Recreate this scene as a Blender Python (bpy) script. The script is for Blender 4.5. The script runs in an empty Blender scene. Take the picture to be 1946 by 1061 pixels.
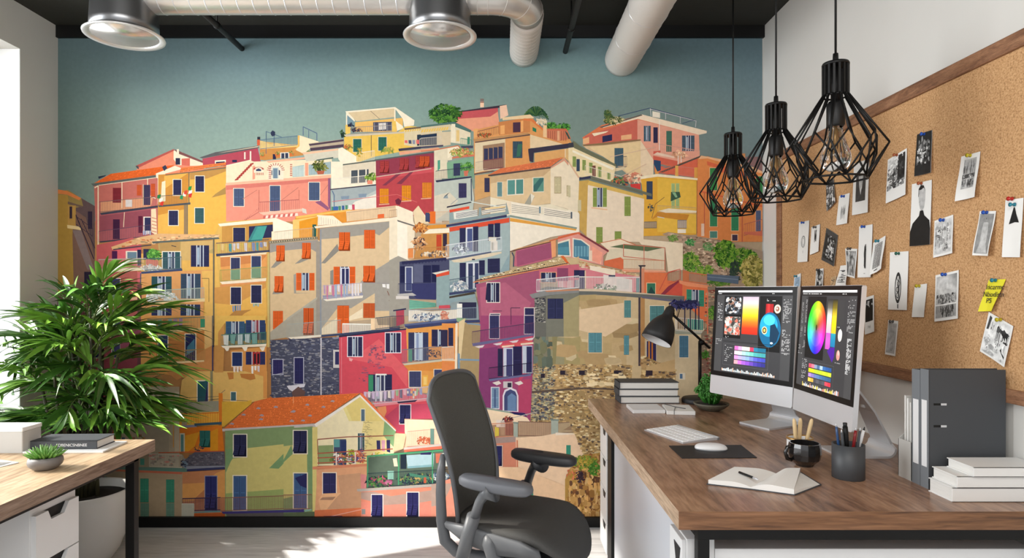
import bpy, bmesh, math, random
from math import sin, cos, pi, radians
from mathutils import Vector, Matrix, noise as mnoise
random.seed(7)
scene = bpy.context.scene
COL = scene.collection
# ------------------------------------------------------------------ measuring
FPX, VX, VY, H = 1200.0, 955.0, 555.0, 1.30      # focal length in pixels, vanishing point, eye height
YB = 3.51                                        # back wall distance
XL, XR = -2.47, 1.45                             # side walls
ZC = 2.775                                       # ceiling
DZ = 0.74                                        # desk height
def at_y(px, py, Y): return Vector(((px-VX)/FPX*Y, Y, H+(VY-py)/FPX*Y))
def at_z(px, py, z):
    Y = (H-z)*FPX/(py-VY); return Vector(((px-VX)/FPX*Y, Y, z))
def at_x(px, py, X):
    Y = X*FPX/(px-VX); return Vector((X, Y, H+(VY-py)/FPX*Y))
# ------------------------------------------------------------------ colours / materials
def lin(h):
    h = h.lstrip('#'); r = [int(h[i:i+2], 16)/255 for i in (0, 2, 4)]
    return tuple(c/12.92 if c <= .04045 else ((c+.055)/1.055)**2.4 for c in r)
def mat(name, col, rough=.6, metal=0., bump=0., bscale=200., var=0., vscale=8., spec=.5, coat=0., trans=0., emit=0., stretch=(1,1,1)):
    m = bpy.data.materials.new(name); m.use_nodes = True
    nt = m.node_tree; N = nt.nodes; L = nt.links; b = N['Principled BSDF']
    c = lin(col) if isinstance(col, str) else col
    b.inputs['Base Color'].default_value = (*c, 1); b.inputs['Roughness'].default_value = rough
    b.inputs['Metallic'].default_value = metal; b.inputs['Specular IOR Level'].default_value = spec
    b.inputs['Coat Weight'].default_value = coat
    b.inputs['Transmission Weight'].default_value = trans
    if emit: b.inputs['Emission Color'].default_value = (*c, 1); b.inputs['Emission Strength'].default_value = emit
    tc = N.new('ShaderNodeTexCoord'); mp = N.new('ShaderNodeMapping'); mp.inputs['Scale'].default_value = stretch
    L.new(tc.outputs['Object'], mp.inputs['Vector'])
    if True:
        n = N.new('ShaderNodeTexNoise'); n.inputs['Scale'].default_value = vscale; n.inputs['Detail'].default_value = 4
        L.new(mp.outputs[0], n.inputs['Vector'])
        mx = N.new('ShaderNodeMix'); mx.data_type = 'RGBA'; v = max(var, .02)
        mx.inputs[6].default_value = (*[x*(1-v) for x in c], 1); mx.inputs[7].default_value = (*[min(1, x*(1+v)) for x in c], 1)
        L.new(n.outputs['Fac'], mx.inputs[0]); L.new(mx.outputs[2], b.inputs['Base Color'])
        if emit: L.new(mx.outputs[2], b.inputs['Emission Color'])
    if bump:
        n2 = N.new('ShaderNodeTexNoise'); n2.inputs['Scale'].default_value = bscale; n2.inputs['Detail'].default_value = 3
        L.new(mp.outputs[0], n2.inputs['Vector'])
        bp = N.new('ShaderNodeBump'); bp.inputs['Strength'].default_value = bump; bp.inputs['Distance'].default_value = .002
        L.new(n2.outputs['Fac'], bp.inputs['Height']); L.new(bp.outputs[0], b.inputs['Normal'])
    return m
def wood(name, cols, scale=(1, 1, 1), grain=9., rough=.45, dist=3.0, fine=60., mul=(.45, .42, .4), ff=.55):
    """cols: dark, mid, light; grain runs along the axis whose scale is small"""
    m = bpy.data.materials.new(name); m.use_nodes = True
    nt = m.node_tree; N = nt.nodes; L = nt.links; b = N['Principled BSDF']
    tc = N.new('ShaderNodeTexCoord'); mp = N.new('ShaderNodeMapping'); mp.inputs['Scale'].default_value = scale
    L.new(tc.outputs['Object'], mp.inputs['Vector'])
    n1 = N.new('ShaderNodeTexNoise'); n1.inputs['Scale'].default_value = grain; n1.inputs['Detail'].default_value = 5; n1.inputs['Distortion'].default_value = dist; n1.inputs['Roughness'].default_value = .6
    n2 = N.new('ShaderNodeTexNoise'); n2.inputs['Scale'].default_value = fine; n2.inputs['Detail'].default_value = 3; n2.inputs['Distortion'].default_value = .3
    L.new(mp.outputs[0], n1.inputs['Vector']); L.new(mp.outputs[0], n2.inputs['Vector'])
    cr = N.new('ShaderNodeValToRGB'); e = cr.color_ramp.elements
    e[0].position = .30; e[0].color = (*lin(cols[0]), 1); e[1].position = .68; e[1].color = (*lin(cols[2]), 1)
    x = e.new(.46); x.color = (*lin(cols[1]), 1)
    L.new(n1.outputs['Fac'], cr.inputs[0])
    mx = N.new('ShaderNodeMix'); mx.data_type = 'RGBA'; mx.blend_type = 'MULTIPLY'; mx.inputs[0].default_value = ff
    c2 = N.new('ShaderNodeValToRGB'); c2.color_ramp.elements[0].position = .35; c2.color_ramp.elements[0].color = (*mul, 1); c2.color_ramp.elements[1].position = .6
    L.new(n2.outputs['Fac'], c2.inputs[0]); L.new(cr.outputs[0], mx.inputs[6]); L.new(c2.outputs[0], mx.inputs[7]); L.new(mx.outputs[2], b.inputs['Base Color'])
    b.inputs['Roughness'].default_value = rough
    bp = N.new('ShaderNodeBump'); bp.inputs['Strength'].default_value = .15; bp.inputs['Distance'].default_value = .001
    L.new(n2.outputs['Fac'], bp.inputs['Height']); L.new(bp.outputs[0], b.inputs['Normal'])
    return m
def vcol_mat(name, rough=.8, emit=0., nz=.12, nscale=30., spec=.3, sat=1., val=1., haze=0.):
    m = bpy.data.materials.new(name); m.use_nodes = True
    nt = m.node_tree; N = nt.nodes; L = nt.links; b = N['Principled BSDF']
    a = N.new('ShaderNodeAttribute'); a.attribute_name = 'col'
    tc = N.new('ShaderNodeTexCoord'); n = N.new('ShaderNodeTexNoise'); n.inputs['Scale'].default_value = nscale; n.inputs['Detail'].default_value = 6
    L.new(tc.outputs['Object'], n.inputs['Vector'])
    mr = N.new('ShaderNodeMapRange'); mr.inputs['From Min'].default_value = .3; mr.inputs['From Max'].default_value = .7
    mr.inputs['To Min'].default_value = 1-nz; mr.inputs['To Max'].default_value = 1+nz
    L.new(n.outputs['Fac'], mr.inputs[0])
    mx = N.new('ShaderNodeVectorMath'); mx.operation = 'SCALE'
    hs = N.new('ShaderNodeHueSaturation'); hs.inputs['Saturation'].default_value = sat; hs.inputs['Value'].default_value = val
    hm = N.new('ShaderNodeMix'); hm.data_type = 'RGBA'; hm.inputs[0].default_value = haze; hm.inputs[7].default_value = (.62, .56, .50, 1)
    L.new(a.outputs['Color'], hs.inputs['Color']); L.new(hs.outputs[0], hm.inputs[6])
    L.new(hm.outputs[2], mx.inputs[0]); L.new(mr.outputs[0], mx.inputs['Scale']); L.new(mx.outputs[0], b.inputs['Base Color'])
    b.inputs['Roughness'].default_value = rough; b.inputs['Specular IOR Level'].default_value = spec
    if emit:
        L.new(a.outputs['Color'], b.inputs['Emission Color']); b.inputs['Emission Strength'].default_value = emit
    return m
# ------------------------------------------------------------------ mesh builder
class MB:
    def __init__(s): s.v = []; s.f = []; s.sm = []; s.mi = []; s.cur = 0; s.M = None
    def add(s, vs, fs, smooth=False):
        o = len(s.v)
        for p in vs:
            p = Vector(p)
            s.v.append(tuple(s.M @ p) if s.M else tuple(p))
        for f in fs: s.f.append(tuple(i+o for i in f)); s.sm.append(smooth); s.mi.append(s.cur)
        return s
    def box(s, x0, x1, y0, y1, z0, z1):
        if x0 > x1: x0, x1 = x1, x0
        if y0 > y1: y0, y1 = y1, y0
        if z0 > z1: z0, z1 = z1, z0
        return s.add([(x0,y0,z0),(x1,y0,z0),(x1,y1,z0),(x0,y1,z0),(x0,y0,z1),(x1,y0,z1),(x1,y1,z1),(x0,y1,z1)],
                     [(3,2,1,0),(4,5,6,7),(0,1,5,4),(1,2,6,5),(2,3,7,6),(3,0,4,7)])
    def rbox(s, x0, x1, y0, y1, z0, z1, r=.004, n=3):
        """box with rounded vertical edges and softened rims"""
        pts = []
        for cx, cy, a0 in ((x1-r, y1-r, 0), (x0+r, y1-r, 90), (x0+r, y0+r, 180), (x1-r, y0+r, 270)):
            for k in range(n+1):
                a = radians(a0+90*k/n); pts.append((cx+r*cos(a), cy+r*sin(a)))
        return s.prism(pts, z0, z1, min(r*.5, (z1-z0)*.3))
    def prism(s, pts, z0, z1, bev=0.):
        n = len(pts); cx = sum(p[0] for p in pts)/n; cy = sum(p[1] for p in pts)/n
        def ins(d):
            out = []
            for x, y in pts:
                l = math.hypot(x-cx, y-cy) or 1; out.append((x-(x-cx)/l*d, y-(y-cy)/l*d))
            return out
        rings = [(pts, z0), (pts, z1)] if not bev else [(ins(bev), z0), (pts, z0+bev), (pts, z1-bev), (ins(bev), z1)]
        vs = [(x, y, z) for ps, z in rings for x, y in ps]; fs = []
        for k in range(len(rings)-1):
            for i in range(n):
                j = (i+1) % n; fs.append((k*n+i, k*n+j, (k+1)*n+j, (k+1)*n+i))
        fs.append(tuple(reversed(range(n)))); fs.append(tuple(range((len(rings)-1)*n, len(rings)*n)))
        return s.add(vs, fs)
    def lathe(s, prof, c=(0,0,0), n=32, smooth=True, close=False, a0=0, sq=None):
        vs = []; fs = []; m = len(prof)
        for r, z in prof:
            for k in range(n):
                a = 2*pi*k/n+a0; vs.append((c[0]+r*cos(a), c[1]+r*sin(a)*(sq or 1), c[2]+z))
        for i in range(m-1):
            for k in range(n):
                j = (k+1) % n; fs.append((i*n+k, i*n+j, (i+1)*n+j, (i+1)*n+k))
        if close:
            for k in range(n):
                j = (k+1) % n; fs.append(((m-1)*n+k, (m-1)*n+j, j, k))
        else:
            if prof[0][0] > 1e-5: fs.append(tuple(reversed(range(n))))
            if prof[-1][0] > 1e-5: fs.append(tuple(range((m-1)*n, m*n)))
        return s.add(vs, fs, smooth)
    def tube(s, path, r, n=8, smooth=True, cap=True, up=None, flat=1.):
        path = [Vector(p) for p in path]; m = len(path); rs = r if isinstance(r, (list, tuple)) else [r]*m
        vs = []; fs = []; prev = Vector(up) if up else None
        for i, p in enumerate(path):
            t = (path[min(i+1, m-1)]-path[max(i-1, 0)]).normalized()
            if prev is None or abs(prev.dot(t)) > .999: prev = Vector((0,0,1)) if abs(t.z) < .9 else Vector((1,0,0))
            u = (prev-t*prev.dot(t)).normalized(); w = t.cross(u); prev = u
            for k in range(n):
                a = 2*pi*k/n; vs.append(p+u*(cos(a)*rs[i])+w*(sin(a)*rs[i]*flat))
        for i in range(m-1):
            for k in range(n):
                j = (k+1) % n; fs.append((i*n+k, i*n+j, (i+1)*n+j, (i+1)*n+k))
        if cap: fs.append(tuple(reversed(range(n)))); fs.append(tuple(range((m-1)*n, m*n)))
        return s.add(vs, fs, smooth)
    def bar(s, a, b, w, h=None, up=(0,0,1)):
        a = Vector(a); b = Vector(b); h = h or w; t = (b-a).normalized(); u = Vector(up)
        if abs(u.dot(t)) > .99: u = Vector((1,0,0))
        u = (u-t*u.dot(t)).normalized(); x = t.cross(u)
        vs = []
        for p in (a, b):
            for i, j in ((-1,-1),(1,-1),(1,1),(-1,1)): vs.append(p+x*(i*w/2)+u*(j*h/2))
        return s.add(vs, [(3,2,1,0),(4,5,6,7),(0,1,5,4),(1,2,6,5),(2,3,7,6),(3,0,4,7)])
    def build(s, name, mats, parent=None, bevel=0., subd=0, loc=None):
        me = bpy.data.meshes.new(name); me.from_pydata(s.v, [], s.f)
        for m in (mats if isinstance(mats, (list, tuple)) else [mats]): me.materials.append(m)
        me.polygons.foreach_set('use_smooth', s.sm); me.polygons.foreach_set('material_index', s.mi)
        bm = bmesh.new(); bm.from_mesh(me); bmesh.ops.recalc_face_normals(bm, faces=bm.faces); bm.to_mesh(me); bm.free()
        me.update()
        o = bpy.data.objects.new(name, me); COL.objects.link(o)
        if parent: o.parent = parent
        if loc: o.location = loc
        if bevel:
            b = o.modifiers.new('bevel', 'BEVEL'); b.width = bevel; b.segments = 2; b.limit_method = 'ANGLE'; b.angle_limit = radians(40)
        if subd:
            b = o.modifiers.new('sub', 'SUBSURF'); b.levels = subd; b.render_levels = subd
        return o
class Flat:
    """collects coloured flat polygons (print on paper / wall / screen) with a per-corner colour"""
    def __init__(s, fn, step): s.fn = fn; s.step = step; s.v = []; s.f = []; s.c = []; s.k = 0; s.grid = None; s.cell = 3.; s.top = 0
    def poly(s, col, pts):
        cs = col if isinstance(col, list) else [lin(col) if isinstance(col, str) else col]*len(pts)
        o = len(s.v); s.k += 1; k = s.k
        if s.grid is not None:                     # stack only where pieces really overlap
            xs = [p[0] for p in pts]; ys = [p[1] for p in pts]; g = s.grid; q = s.cell
            cells = [(i, j) for i in range(int(min(xs)/q), int(max(xs)/q)+1) for j in range(int(min(ys)/q), int(max(ys)/q)+1)]
            k = 1+max((g.get(c, 0) for c in cells), default=0)
            for c in cells: g[c] = k
            s.top = max(s.top, k)
        for p in pts: s.v.append(s.fn(p[0], p[1], k*s.step))
        s.f.append(tuple(range(o, o+len(pts)))); s.c += cs
    def build(s, name, m, parent=None):
        me = bpy.data.meshes.new(name); me.from_pydata([tuple(x) for x in s.v], [], s.f)
        at = me.color_attributes.new('col', 'FLOAT_COLOR', 'CORNER')
        vals = []
        for l in me.loops: vals += [*s.c[l.vertex_index], 1.]
        at.data.foreach_set('color', vals)
        me.materials.append(m); me.update()
        bm = bmesh.new(); bm.from_mesh(me)
        big = [f for f in bm.faces if len(f.verts) > 4]
        bmesh.ops.triangulate(bm, faces=big)
        bm.to_mesh(me); bm.free()
        o = bpy.data.objects.new(name, me); COL.objects.link(o)
        if parent: o.parent = parent
        return o
def tag(o, label=None, cat=None, group=None, kind=None):
    for k, v in (('label', label), ('category', cat), ('group', group), ('kind', kind)):
        if v: o[k] = v
    return o
def thing(name, label, cat, loc=(0,0,0), rz=0., group=None):
    o = bpy.data.objects.new(name, None); COL.objects.link(o); o.empty_display_size = .05
    o.location = loc; o.rotation_euler = (0, 0, rz); return tag(o, label, cat, group)
def copy_tree(o, parent=None):
    c = o.copy(); COL.objects.link(c); c.parent = parent
    for ch in o.children: copy_tree(ch, c)
    return c
# ------------------------------------------------------------------ materials
M = dict(
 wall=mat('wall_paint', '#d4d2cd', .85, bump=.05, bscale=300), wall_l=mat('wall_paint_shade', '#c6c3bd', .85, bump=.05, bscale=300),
 ceil=mat('black_ceiling_paint', '#26251f', .8, bump=.4, bscale=60, var=.15, vscale=20, stretch=(.3,1,1)),
 black=mat('black_powder_coat', '#0c0c0c', .5, bump=.05, spec=.3), blackm=mat('matt_black', '#1a1a1b', .6, bump=.08, bscale=400),
 white=mat('white_lacquer', '#dedede', .35), whitem=mat('white_matt', '#e2e1de', .6), paper=mat('paper', '#e9e8e4', .8, var=.03),
 pages=mat('page_block', '#dcdad5', .85, bump=.5, bscale=500, var=.08, vscale=300, stretch=(.05,.05,1)),
 alu=mat('brushed_aluminium', '#d2d4d7', .35, .45), silver=mat('silver_plastic', '#d9dadd', .3, .35),
 steel=mat('satin_steel', '#8f9092', .32, .95, var=.1, vscale=3, stretch=(1,1,.2)), duct=mat('galvanised_duct', '#d5d2cd', .32, .7, var=.08, vscale=6),
 ductw=mat('pale_duct_wrap', '#cfcbc5', .55, .15, bump=.3, bscale=120), rim=mat('bright_rim', '#d9d8d6', .3, .5), inner=mat('reflector', '#d6d4d0', .25, .75),
 glass=mat('bulb_glass', '#ffffff', .02, trans=1.), fil=mat('filament', '#c9a06a', .4, .6),
 socket=mat('black_socket', '#0f0f10', .5), gold=mat('brass_rim', '#b08a52', .35, .7),
 dgrey=mat('dark_grey_card', '#3f4246', .7, bump=.1, bscale=500), spine=mat('binder_spine_lit', '#6f7377', .65), lgrey=mat('light_grey_card', '#bdbbb6', .75),
 cupg=mat('charcoal_cup', '#3b3d40', .5), mug=mat('glazed_black', '#1c1b1b', .12, coat=.5), bowl=mat('grey_ceramic', '#6e6a68', .45, var=.15, vscale=20),
 stone=mat('speckled_stone', '#5e5a4d', .6, var=.35, vscale=90, bump=.3), pot=mat('white_ceramic', '#d2d1ce', .35), soil=mat('soil', '#1f1813', .95, bump=1., bscale=120, var=.5, vscale=150),
 mesh=mat('chair_mesh', '#4c4c48', .8, bump=.8, bscale=500, stretch=(1,1,.25), var=.2, vscale=300), seatm=mat('chair_seat_mesh', '#403f3d', .75, bump=.5, bscale=500, stretch=(.2,1,1), var=.2, vscale=300),
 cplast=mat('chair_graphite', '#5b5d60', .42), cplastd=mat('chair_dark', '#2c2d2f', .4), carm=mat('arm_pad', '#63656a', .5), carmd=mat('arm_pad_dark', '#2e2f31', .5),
 leaf=mat('leaf_green', '#33591d', .35, var=.5, vscale=9, spec=.5), leafl=mat('leaf_light', '#6c9836', .4, var=.3, vscale=9), stem=mat('stem', '#5c6a35', .6, var=.3, vscale=30), stemd=mat('stem_dark', '#3c3a24', .7, var=.3, vscale=30),
 succ=mat('succulent', '#5f8f3a', .5, var=.35, vscale=40), cact=mat('cactus', '#3b7a2c', .5, var=.3, vscale=60),
 pencil=mat('raw_wood', '#d9bd8e', .6, var=.1, vscale=60), red=mat('red_plastic', '#8c1f22', .35), blue=mat('blue_plastic', '#2c4a74', .35), bluep=mat('blue_pin', '#1f4fa8', .3), tealp=mat('teal_pin', '#23798c', .3),
 yellp=mat('yellow_pin', '#b7a621', .3), redp=mat('red_pin', '#b3231f', .3), greenp=mat('green_pin', '#1f5a4a', .3), greyp=mat('grey_pin', '#4b4846', .4), orangep=mat('orange_pin', '#a0522d', .4),
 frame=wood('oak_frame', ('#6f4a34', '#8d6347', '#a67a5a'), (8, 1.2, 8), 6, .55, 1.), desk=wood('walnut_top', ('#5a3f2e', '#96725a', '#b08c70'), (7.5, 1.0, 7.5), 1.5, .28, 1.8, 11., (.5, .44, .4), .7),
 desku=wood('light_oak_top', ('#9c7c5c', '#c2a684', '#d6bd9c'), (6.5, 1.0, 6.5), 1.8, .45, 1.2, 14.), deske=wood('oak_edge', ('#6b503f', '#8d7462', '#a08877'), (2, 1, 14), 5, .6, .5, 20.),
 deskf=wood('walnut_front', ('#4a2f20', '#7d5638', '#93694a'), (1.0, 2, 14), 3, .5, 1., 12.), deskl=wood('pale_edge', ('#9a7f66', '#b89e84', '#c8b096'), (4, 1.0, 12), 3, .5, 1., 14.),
 screenb=mat('screen_bezel', '#0c0c0d', .3, spec=.3), key=mat('key_caps', '#e8e8e8', .5),
)
print_m = vcol_mat('printed_wallpaper', .9, nz=.05, nscale=45, spec=.1, sat=1.0, val=.97, haze=.0)
photo_m = vcol_mat('photo_print', .6, nz=.25, nscale=60)
lit_m = vcol_mat('lit_screen', .35, emit=.75, nz=.05, spec=.2)
# floor, cork
def floor_mat():
    m = wood('grey_floor', ('#bdbdbe', '#d2d2d3', '#e2e2e3'), (1.2, 14, 1), 2.2, .5, .8, 9., (.78, .78, .79)); return m
def cork_mat():
    m = bpy.data.materials.new('cork'); m.use_nodes = True; nt = m.node_tree; N = nt.nodes; L = nt.links; b = N['Principled BSDF']
    tc = N.new('ShaderNodeTexCoord'); v = N.new('ShaderNodeTexNoise'); v.inputs['Scale'].default_value = 190; v.inputs['Detail'].default_value = 3; v.inputs['Roughness'].default_value = .7
    L.new(tc.outputs['Object'], v.inputs['Vector'])
    cr = N.new('ShaderNodeValToRGB'); e = cr.color_ramp.elements
    e[0].position = .36; e[0].color = (*lin('#9c744c'), 1); e[1].position = .68; e[1].color = (*lin('#d2a97c'), 1)
    x = e.new(.46); x.color = (*lin('#bd9163'), 1)
    L.new(v.outputs['Fac'], cr.inputs[0]); L.new(cr.outputs[0], b.inputs['Base Color']); b.inputs['Roughness'].default_value = .95
    bp = N.new('ShaderNodeBump'); bp.inputs['Strength'].default_value = .4; bp.inputs['Distance'].default_value = .002
    L.new(v.outputs['Fac'], bp.inputs['Height']); L.new(bp.outputs[0], b.inputs['Normal']); return m
def st(name, mb, m, **k): return tag(mb.build(name, m, **k), kind='structure')
# ------------------------------------------------------------------ room
YN = -1.6
st('floor', MB().box(XL-.6, XR+.3, YN, YB+.1, -.06, 0), floor_mat())
st('ceiling', MB().box(XL-.3, XR+.3, YN, YB+.1, ZC, ZC+.06), M['ceil'])
st('wall_back', MB().box(XL-.3, XR+.3, YB, YB+.12, 0, ZC), M['wall'])
st('wall_right', MB().box(XR, XR+.12, YN, YB, 0, ZC), M['wall'])
# left wall with window openings
WZ0, WZ1, WY1, WY0 = .70, 2.545, 3.235, 1.0
lw = MB()
lw.box(XL-.30, XL, WY1, YB, 0, ZC); lw.box(XL-.30, XL, WY0, WY1, 0, WZ0); lw.box(XL-.30, XL, WY0, WY1, WZ1, ZC)
lw.box(XL-.30, XL, YN, WY0, 0, ZC)
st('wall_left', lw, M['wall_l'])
st('trim_1', MB().box(XL-.22, XL+.035, WY0, WY1+.03, WZ0-.03, WZ0+.004), M['white'], bevel=.004)
wf = MB()
for y in (WY0, WY1-.05, (WY0+WY1)/2-.025): wf.box(XL-.24, XL-.19, y, y+.05, WZ0, WZ1)
for z in (WZ0, WZ1-.05): wf.box(XL-.239, XL-.191, WY0, WY1, z, z+.05)
w1 = st('window_1', wf, M['white'])
g = bpy.data.materials.new('window_glass'); g.use_nodes = True
nn = g.node_tree; nn.nodes.clear(); oo = nn.nodes.new('ShaderNodeOutputMaterial'); tb = nn.nodes.new('ShaderNodeBsdfTransparent'); gb = nn.nodes.new('ShaderNodeBsdfGlossy'); gb.inputs['Roughness'].default_value = .02
mxs = nn.nodes.new('ShaderNodeMixShader'); fr = nn.nodes.new('ShaderNodeFresnel'); fr.inputs[0].default_value = 1.3
nn.links.new(fr.outputs[0], mxs.inputs[0]); nn.links.new(tb.outputs[0], mxs.inputs[1]); nn.links.new(gb.outputs[0], mxs.inputs[2]); nn.links.new(mxs.outputs[0], oo.inputs[0])
MB().box(XL-.217, XL-.213, WY0+.05, WY1-.05, WZ0+.05, WZ1-.05).build('pane', g, w1)
st('baseboard_back', MB().box(XL, XR, YB-.03, YB-.0005, 0, .055), M['black'], bevel=.002)
st('baseboard_right', MB().box(XR-.012, XR-.0005, YN, YB-.03, 0, .055), M['black'])
# black fascia above the print, added board brightening the window reveal by its paler white
st('trim_2', MB().box(XL+.001, XR-.001, YB-.022, YB-.0005, 2.709, ZC-.0005), M['black'])
st('reveal_lit_board', MB().box(XL-.185, XL-.001, WY1-.004, WY1-.0002, WZ0+.005, WZ1-.0005), mat('reveal_lit_white', '#f4f5f5', .5))
# cork board on the right wall
cb = thing('cork_board', 'long cork pinboard in a brown oak frame on the right wall', 'pinboard', (XR, 2.2, H+.2))
XC = XR-.012
ct0 = H+.69; cb0 = H-.275; cy1 = at_x(1490, 500, XR).y; cy0 = .3
def rel(o, p):  # keep world placement below a moved empty
    o.parent = p; o.matrix_parent_inverse = Matrix.Translation(-p.location); return o
rel(MB().box(XC, XR-.0005, cy0, cy1, cb0, ct0).build('cork_sheet', cork_mat()), cb)
fb = MB(); fw = .045
fb.box(XR-.022, XR-.0006, cy0, cy1, ct0-.012, ct0+fw-.01); 
fb.box(XR-.022, XR-.0006, cy1-.005, cy1+fw, cb0-.04, ct0+fw-.01); fb.box(XR-.022, XR-.0006, cy0-fw, cy0, cb0-.04, ct0+fw-.01)
rel(fb.build('frame', M['frame'], bevel=.003), cb)
rel(MB().box(XR-.022, XR-.0006, cy0, cy1, cb0-.04, cb0).build('bottom_rail', M['frame'], bevel=.003), cb)
# ------------------------------------------------------------------ the printed mural (flat coloured print on the back wall)
rnd = random.Random(3)
MU = Flat(lambda x, y, d: at_y(x, y, YB)+Vector((0, -.0015-d, 0)), 8e-6); MU.grid = {}
class V2:                                          # drawing frame: lets each quarter of the print use its own ruler
    ox = 0; oy = 0; s = 1.
def F(x0, y0, x1, outw): V2.ox, V2.oy, V2.s = x0, y0, (x1-x0)/outw
def clampx(x, y): return (min(1448.5, max(109.5, x)), min(984, max(69, y)))
def P(c, *a):
    pts = [clampx(V2.ox+a[i]*V2.s, V2.oy+a[i+1]*V2.s) for i in range(0, len(a), 2)]
    MU.poly(c, pts)
def R(c, x, y, w, h, sk=0): P(c, x, y, x+w, y+w*sk, x+w, y+h+w*sk, x, y+h)
def hx(c): return lin(c) if isinstance(c, str) else c
def sh(c, f): c = hx(c); return tuple(min(1, v*f) for v in c)
def mixc(a, b, t): a = hx(a); b = hx(b); return tuple(a[i]*(1-t)+b[i]*t for i in range(3))
def L(c, w, *a):
    p = [(a[i], a[i+1]) for i in range(0, len(a), 2)]
    for (x0, y0), (x1, y1) in zip(p, p[1:]):
        d = math.hypot(x1-x0, y1-y0) or 1; nx, ny = -(y1-y0)/d*w/2, (x1-x0)/d*w/2
        P(c, x0+nx, y0+ny, x1+nx, y1+ny, x1-nx, y1-ny, x0-nx, y0-ny)
NV, GR, DG, OR, BL, TE = '#2f3050', '#47705f', '#2f5348', '#d8602a', '#4c5a78', '#5f9090'
CRM = '#e6dcc8'
def leaf(c, x, y, w, h, sk=0, mid=True):
    R(c, x, y, w, h, sk)
    n = max(3, int(h*V2.s/3.2))
    for i in range(n):
        yy = y+h*(.06+.88*i/n); R(sh(c, .74), x+w*.16, yy, w*.68, h*.36/n, sk)
    if mid: R(sh(c, 1.18), x+w*.08, y+h*.47, w*.84, h*.035, sk)
    R(sh(c, 1.25), x, y, w*.07, h, sk)
def W(x, y, w, h, c=NV, fc=CRM, k='c', sk=0, fw=None, gl='#3a3d58'):
    fw = 5*(.245/V2.s) if fw is None else fw
    if fc and fw: R(fc, x-fw, y-fw, w+2*fw, h+2*fw, sk)
    if k == 'c':
        R(sh(c, .6), x, y, w, h, sk); leaf(c, x+w*.03, y+h*.02, w*.44, h*.96, sk); leaf(c, x+w*.53, y+h*.02+w*.5*sk, w*.44, h*.96, sk)
    elif k == 'o':       # open leaves left and right, glazed middle
        R(gl, x, y, w, h, sk)
        leaf(c, x, y, w*.28, h, sk); leaf(c, x+w*.72, y+w*.72*sk, w*.28, h, sk)
        for a in (.3, .49, .66): R('#cdd3d8', x+w*a, y+w*a*sk, w*.045, h, sk)
        R('#9fb0c0', x+w*.36, y+h*.1+w*.3*sk, w*.1, h*.8, sk)
    elif k == 'a':       # lower halves pushed out
        R(sh(c, .35), x, y, w, h, sk); leaf(c, x+w*.03, y, w*.44, h*.52, sk, False); leaf(c, x+w*.53, y+w*.5*sk, w*.44, h*.52, sk, False)
        for a in (0, .5):
            X = x+w*a; dx = w*.16; yy = y+h*.5+w*a*sk
            P(sh(c, 1.12), X+w*.08, yy, X+w*.46, yy, X+w*.46-dx, yy+h*.42, X+w*.08-dx, yy+h*.42)
            for q in range(4):
                t = (q+.5)/4.4; P(sh(c, .7), X+w*.14-dx*t, yy+h*.42*t, X+w*.40-dx*t, yy+h*.42*t, X+w*.40-dx*t, yy+h*.42*t+h*.03, X+w*.14-dx*t, yy+h*.42*t+h*.03)
    elif k == 'g':       # glass
        R(gl, x, y, w, h, sk); R(sh(gl, 1.5), x+w*.1, y+h*.08, w*.32, h*.84, sk)
        R(fc or CRM, x+w*.47, y, w*.06, h, sk); R(fc or CRM, x, y+h*.45, w, h*.03, sk)
def B(x0, y0, x1, y1, h, n, c='#4a4550', w=None, rails=2):
    w = w or 1.3/V2.s*.55
    for i in range(n+1):
        t = i/n; X = x0+(x1-x0)*t; Y = y0+(y1-y0)*t; R(c, X-w*.35, Y, w*.7, h)
    L(c, w*1.5, x0, y0, x1, y1)
    if rails > 1: L(c, w*1.5, x0, y0+h, x1, y1+h)
def SLAB(x0, y0, x1, y1, h, c='#d9c3a0', c2='#5a5560'):
    P(c, x0, y0, x1, y1, x1, y1+h, x0, y0+h); P(c2, x0, y0+h, x1, y1+h, x1-6, y1+h*1.7, x0+8, y0+h*1.7)
def ROOF(c, ax, ay, bx, by, cx, cy, dx, dy, rows=8, cols=30, c2=None):
    """a-b ridge, d-c eave; rows of tiles"""
    P(c, ax, ay, bx, by, cx, cy, dx, dy)
    c2 = c2 or sh(c, .62)
    for r in range(rows):
        t0 = (r+.62)/rows; t1 = (r+1)/rows
        for q in range(cols):
            u0 = (q+rnd.random()*.1)/cols; u1 = (q+.72)/cols
            def pt(u, t): return (ax+(bx-ax)*u)*(1-t)+(dx+(cx-dx)*u)*t, (ay+(by-ay)*u)*(1-t)+(dy+(cy-dy)*u)*t
            a = pt(u0, t0); b = pt(u1, t0); e = pt(u1, t1); f = pt(u0, t1)
            P(sh(c2, .8+rnd.random()*.5) if rnd.random() < .85 else sh(c, 1.25), *a, *b, *e, *f)
def STONE(cols, pts, n, sx, sy, base=None):
    if base: P(base, *[v for p in pts for v in p])
    (ax, ay), (bx, by), (cx, cy), (dx, dy) = pts
    for _ in range(n):
        u, t = rnd.random(), rnd.random()
        X = (ax+(bx-ax)*u)*(1-t)+(dx+(cx-dx)*u)*t; Y = (ay+(by-ay)*u)*(1-t)+(dy+(cy-dy)*u)*t
        w = sx*(.4+rnd.random()); h = sy*(.4+rnd.random()*.8); c = sh(rnd.choice(cols), .8+rnd.random()*.4)
        P(c, X-w/2, Y-h*.3, X-w*.2, Y-h/2, X+w*.4, Y-h*.4, X+w/2, Y+h*.2, X+w*.1, Y+h/2, X-w*.4, Y+h*.4)
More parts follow.
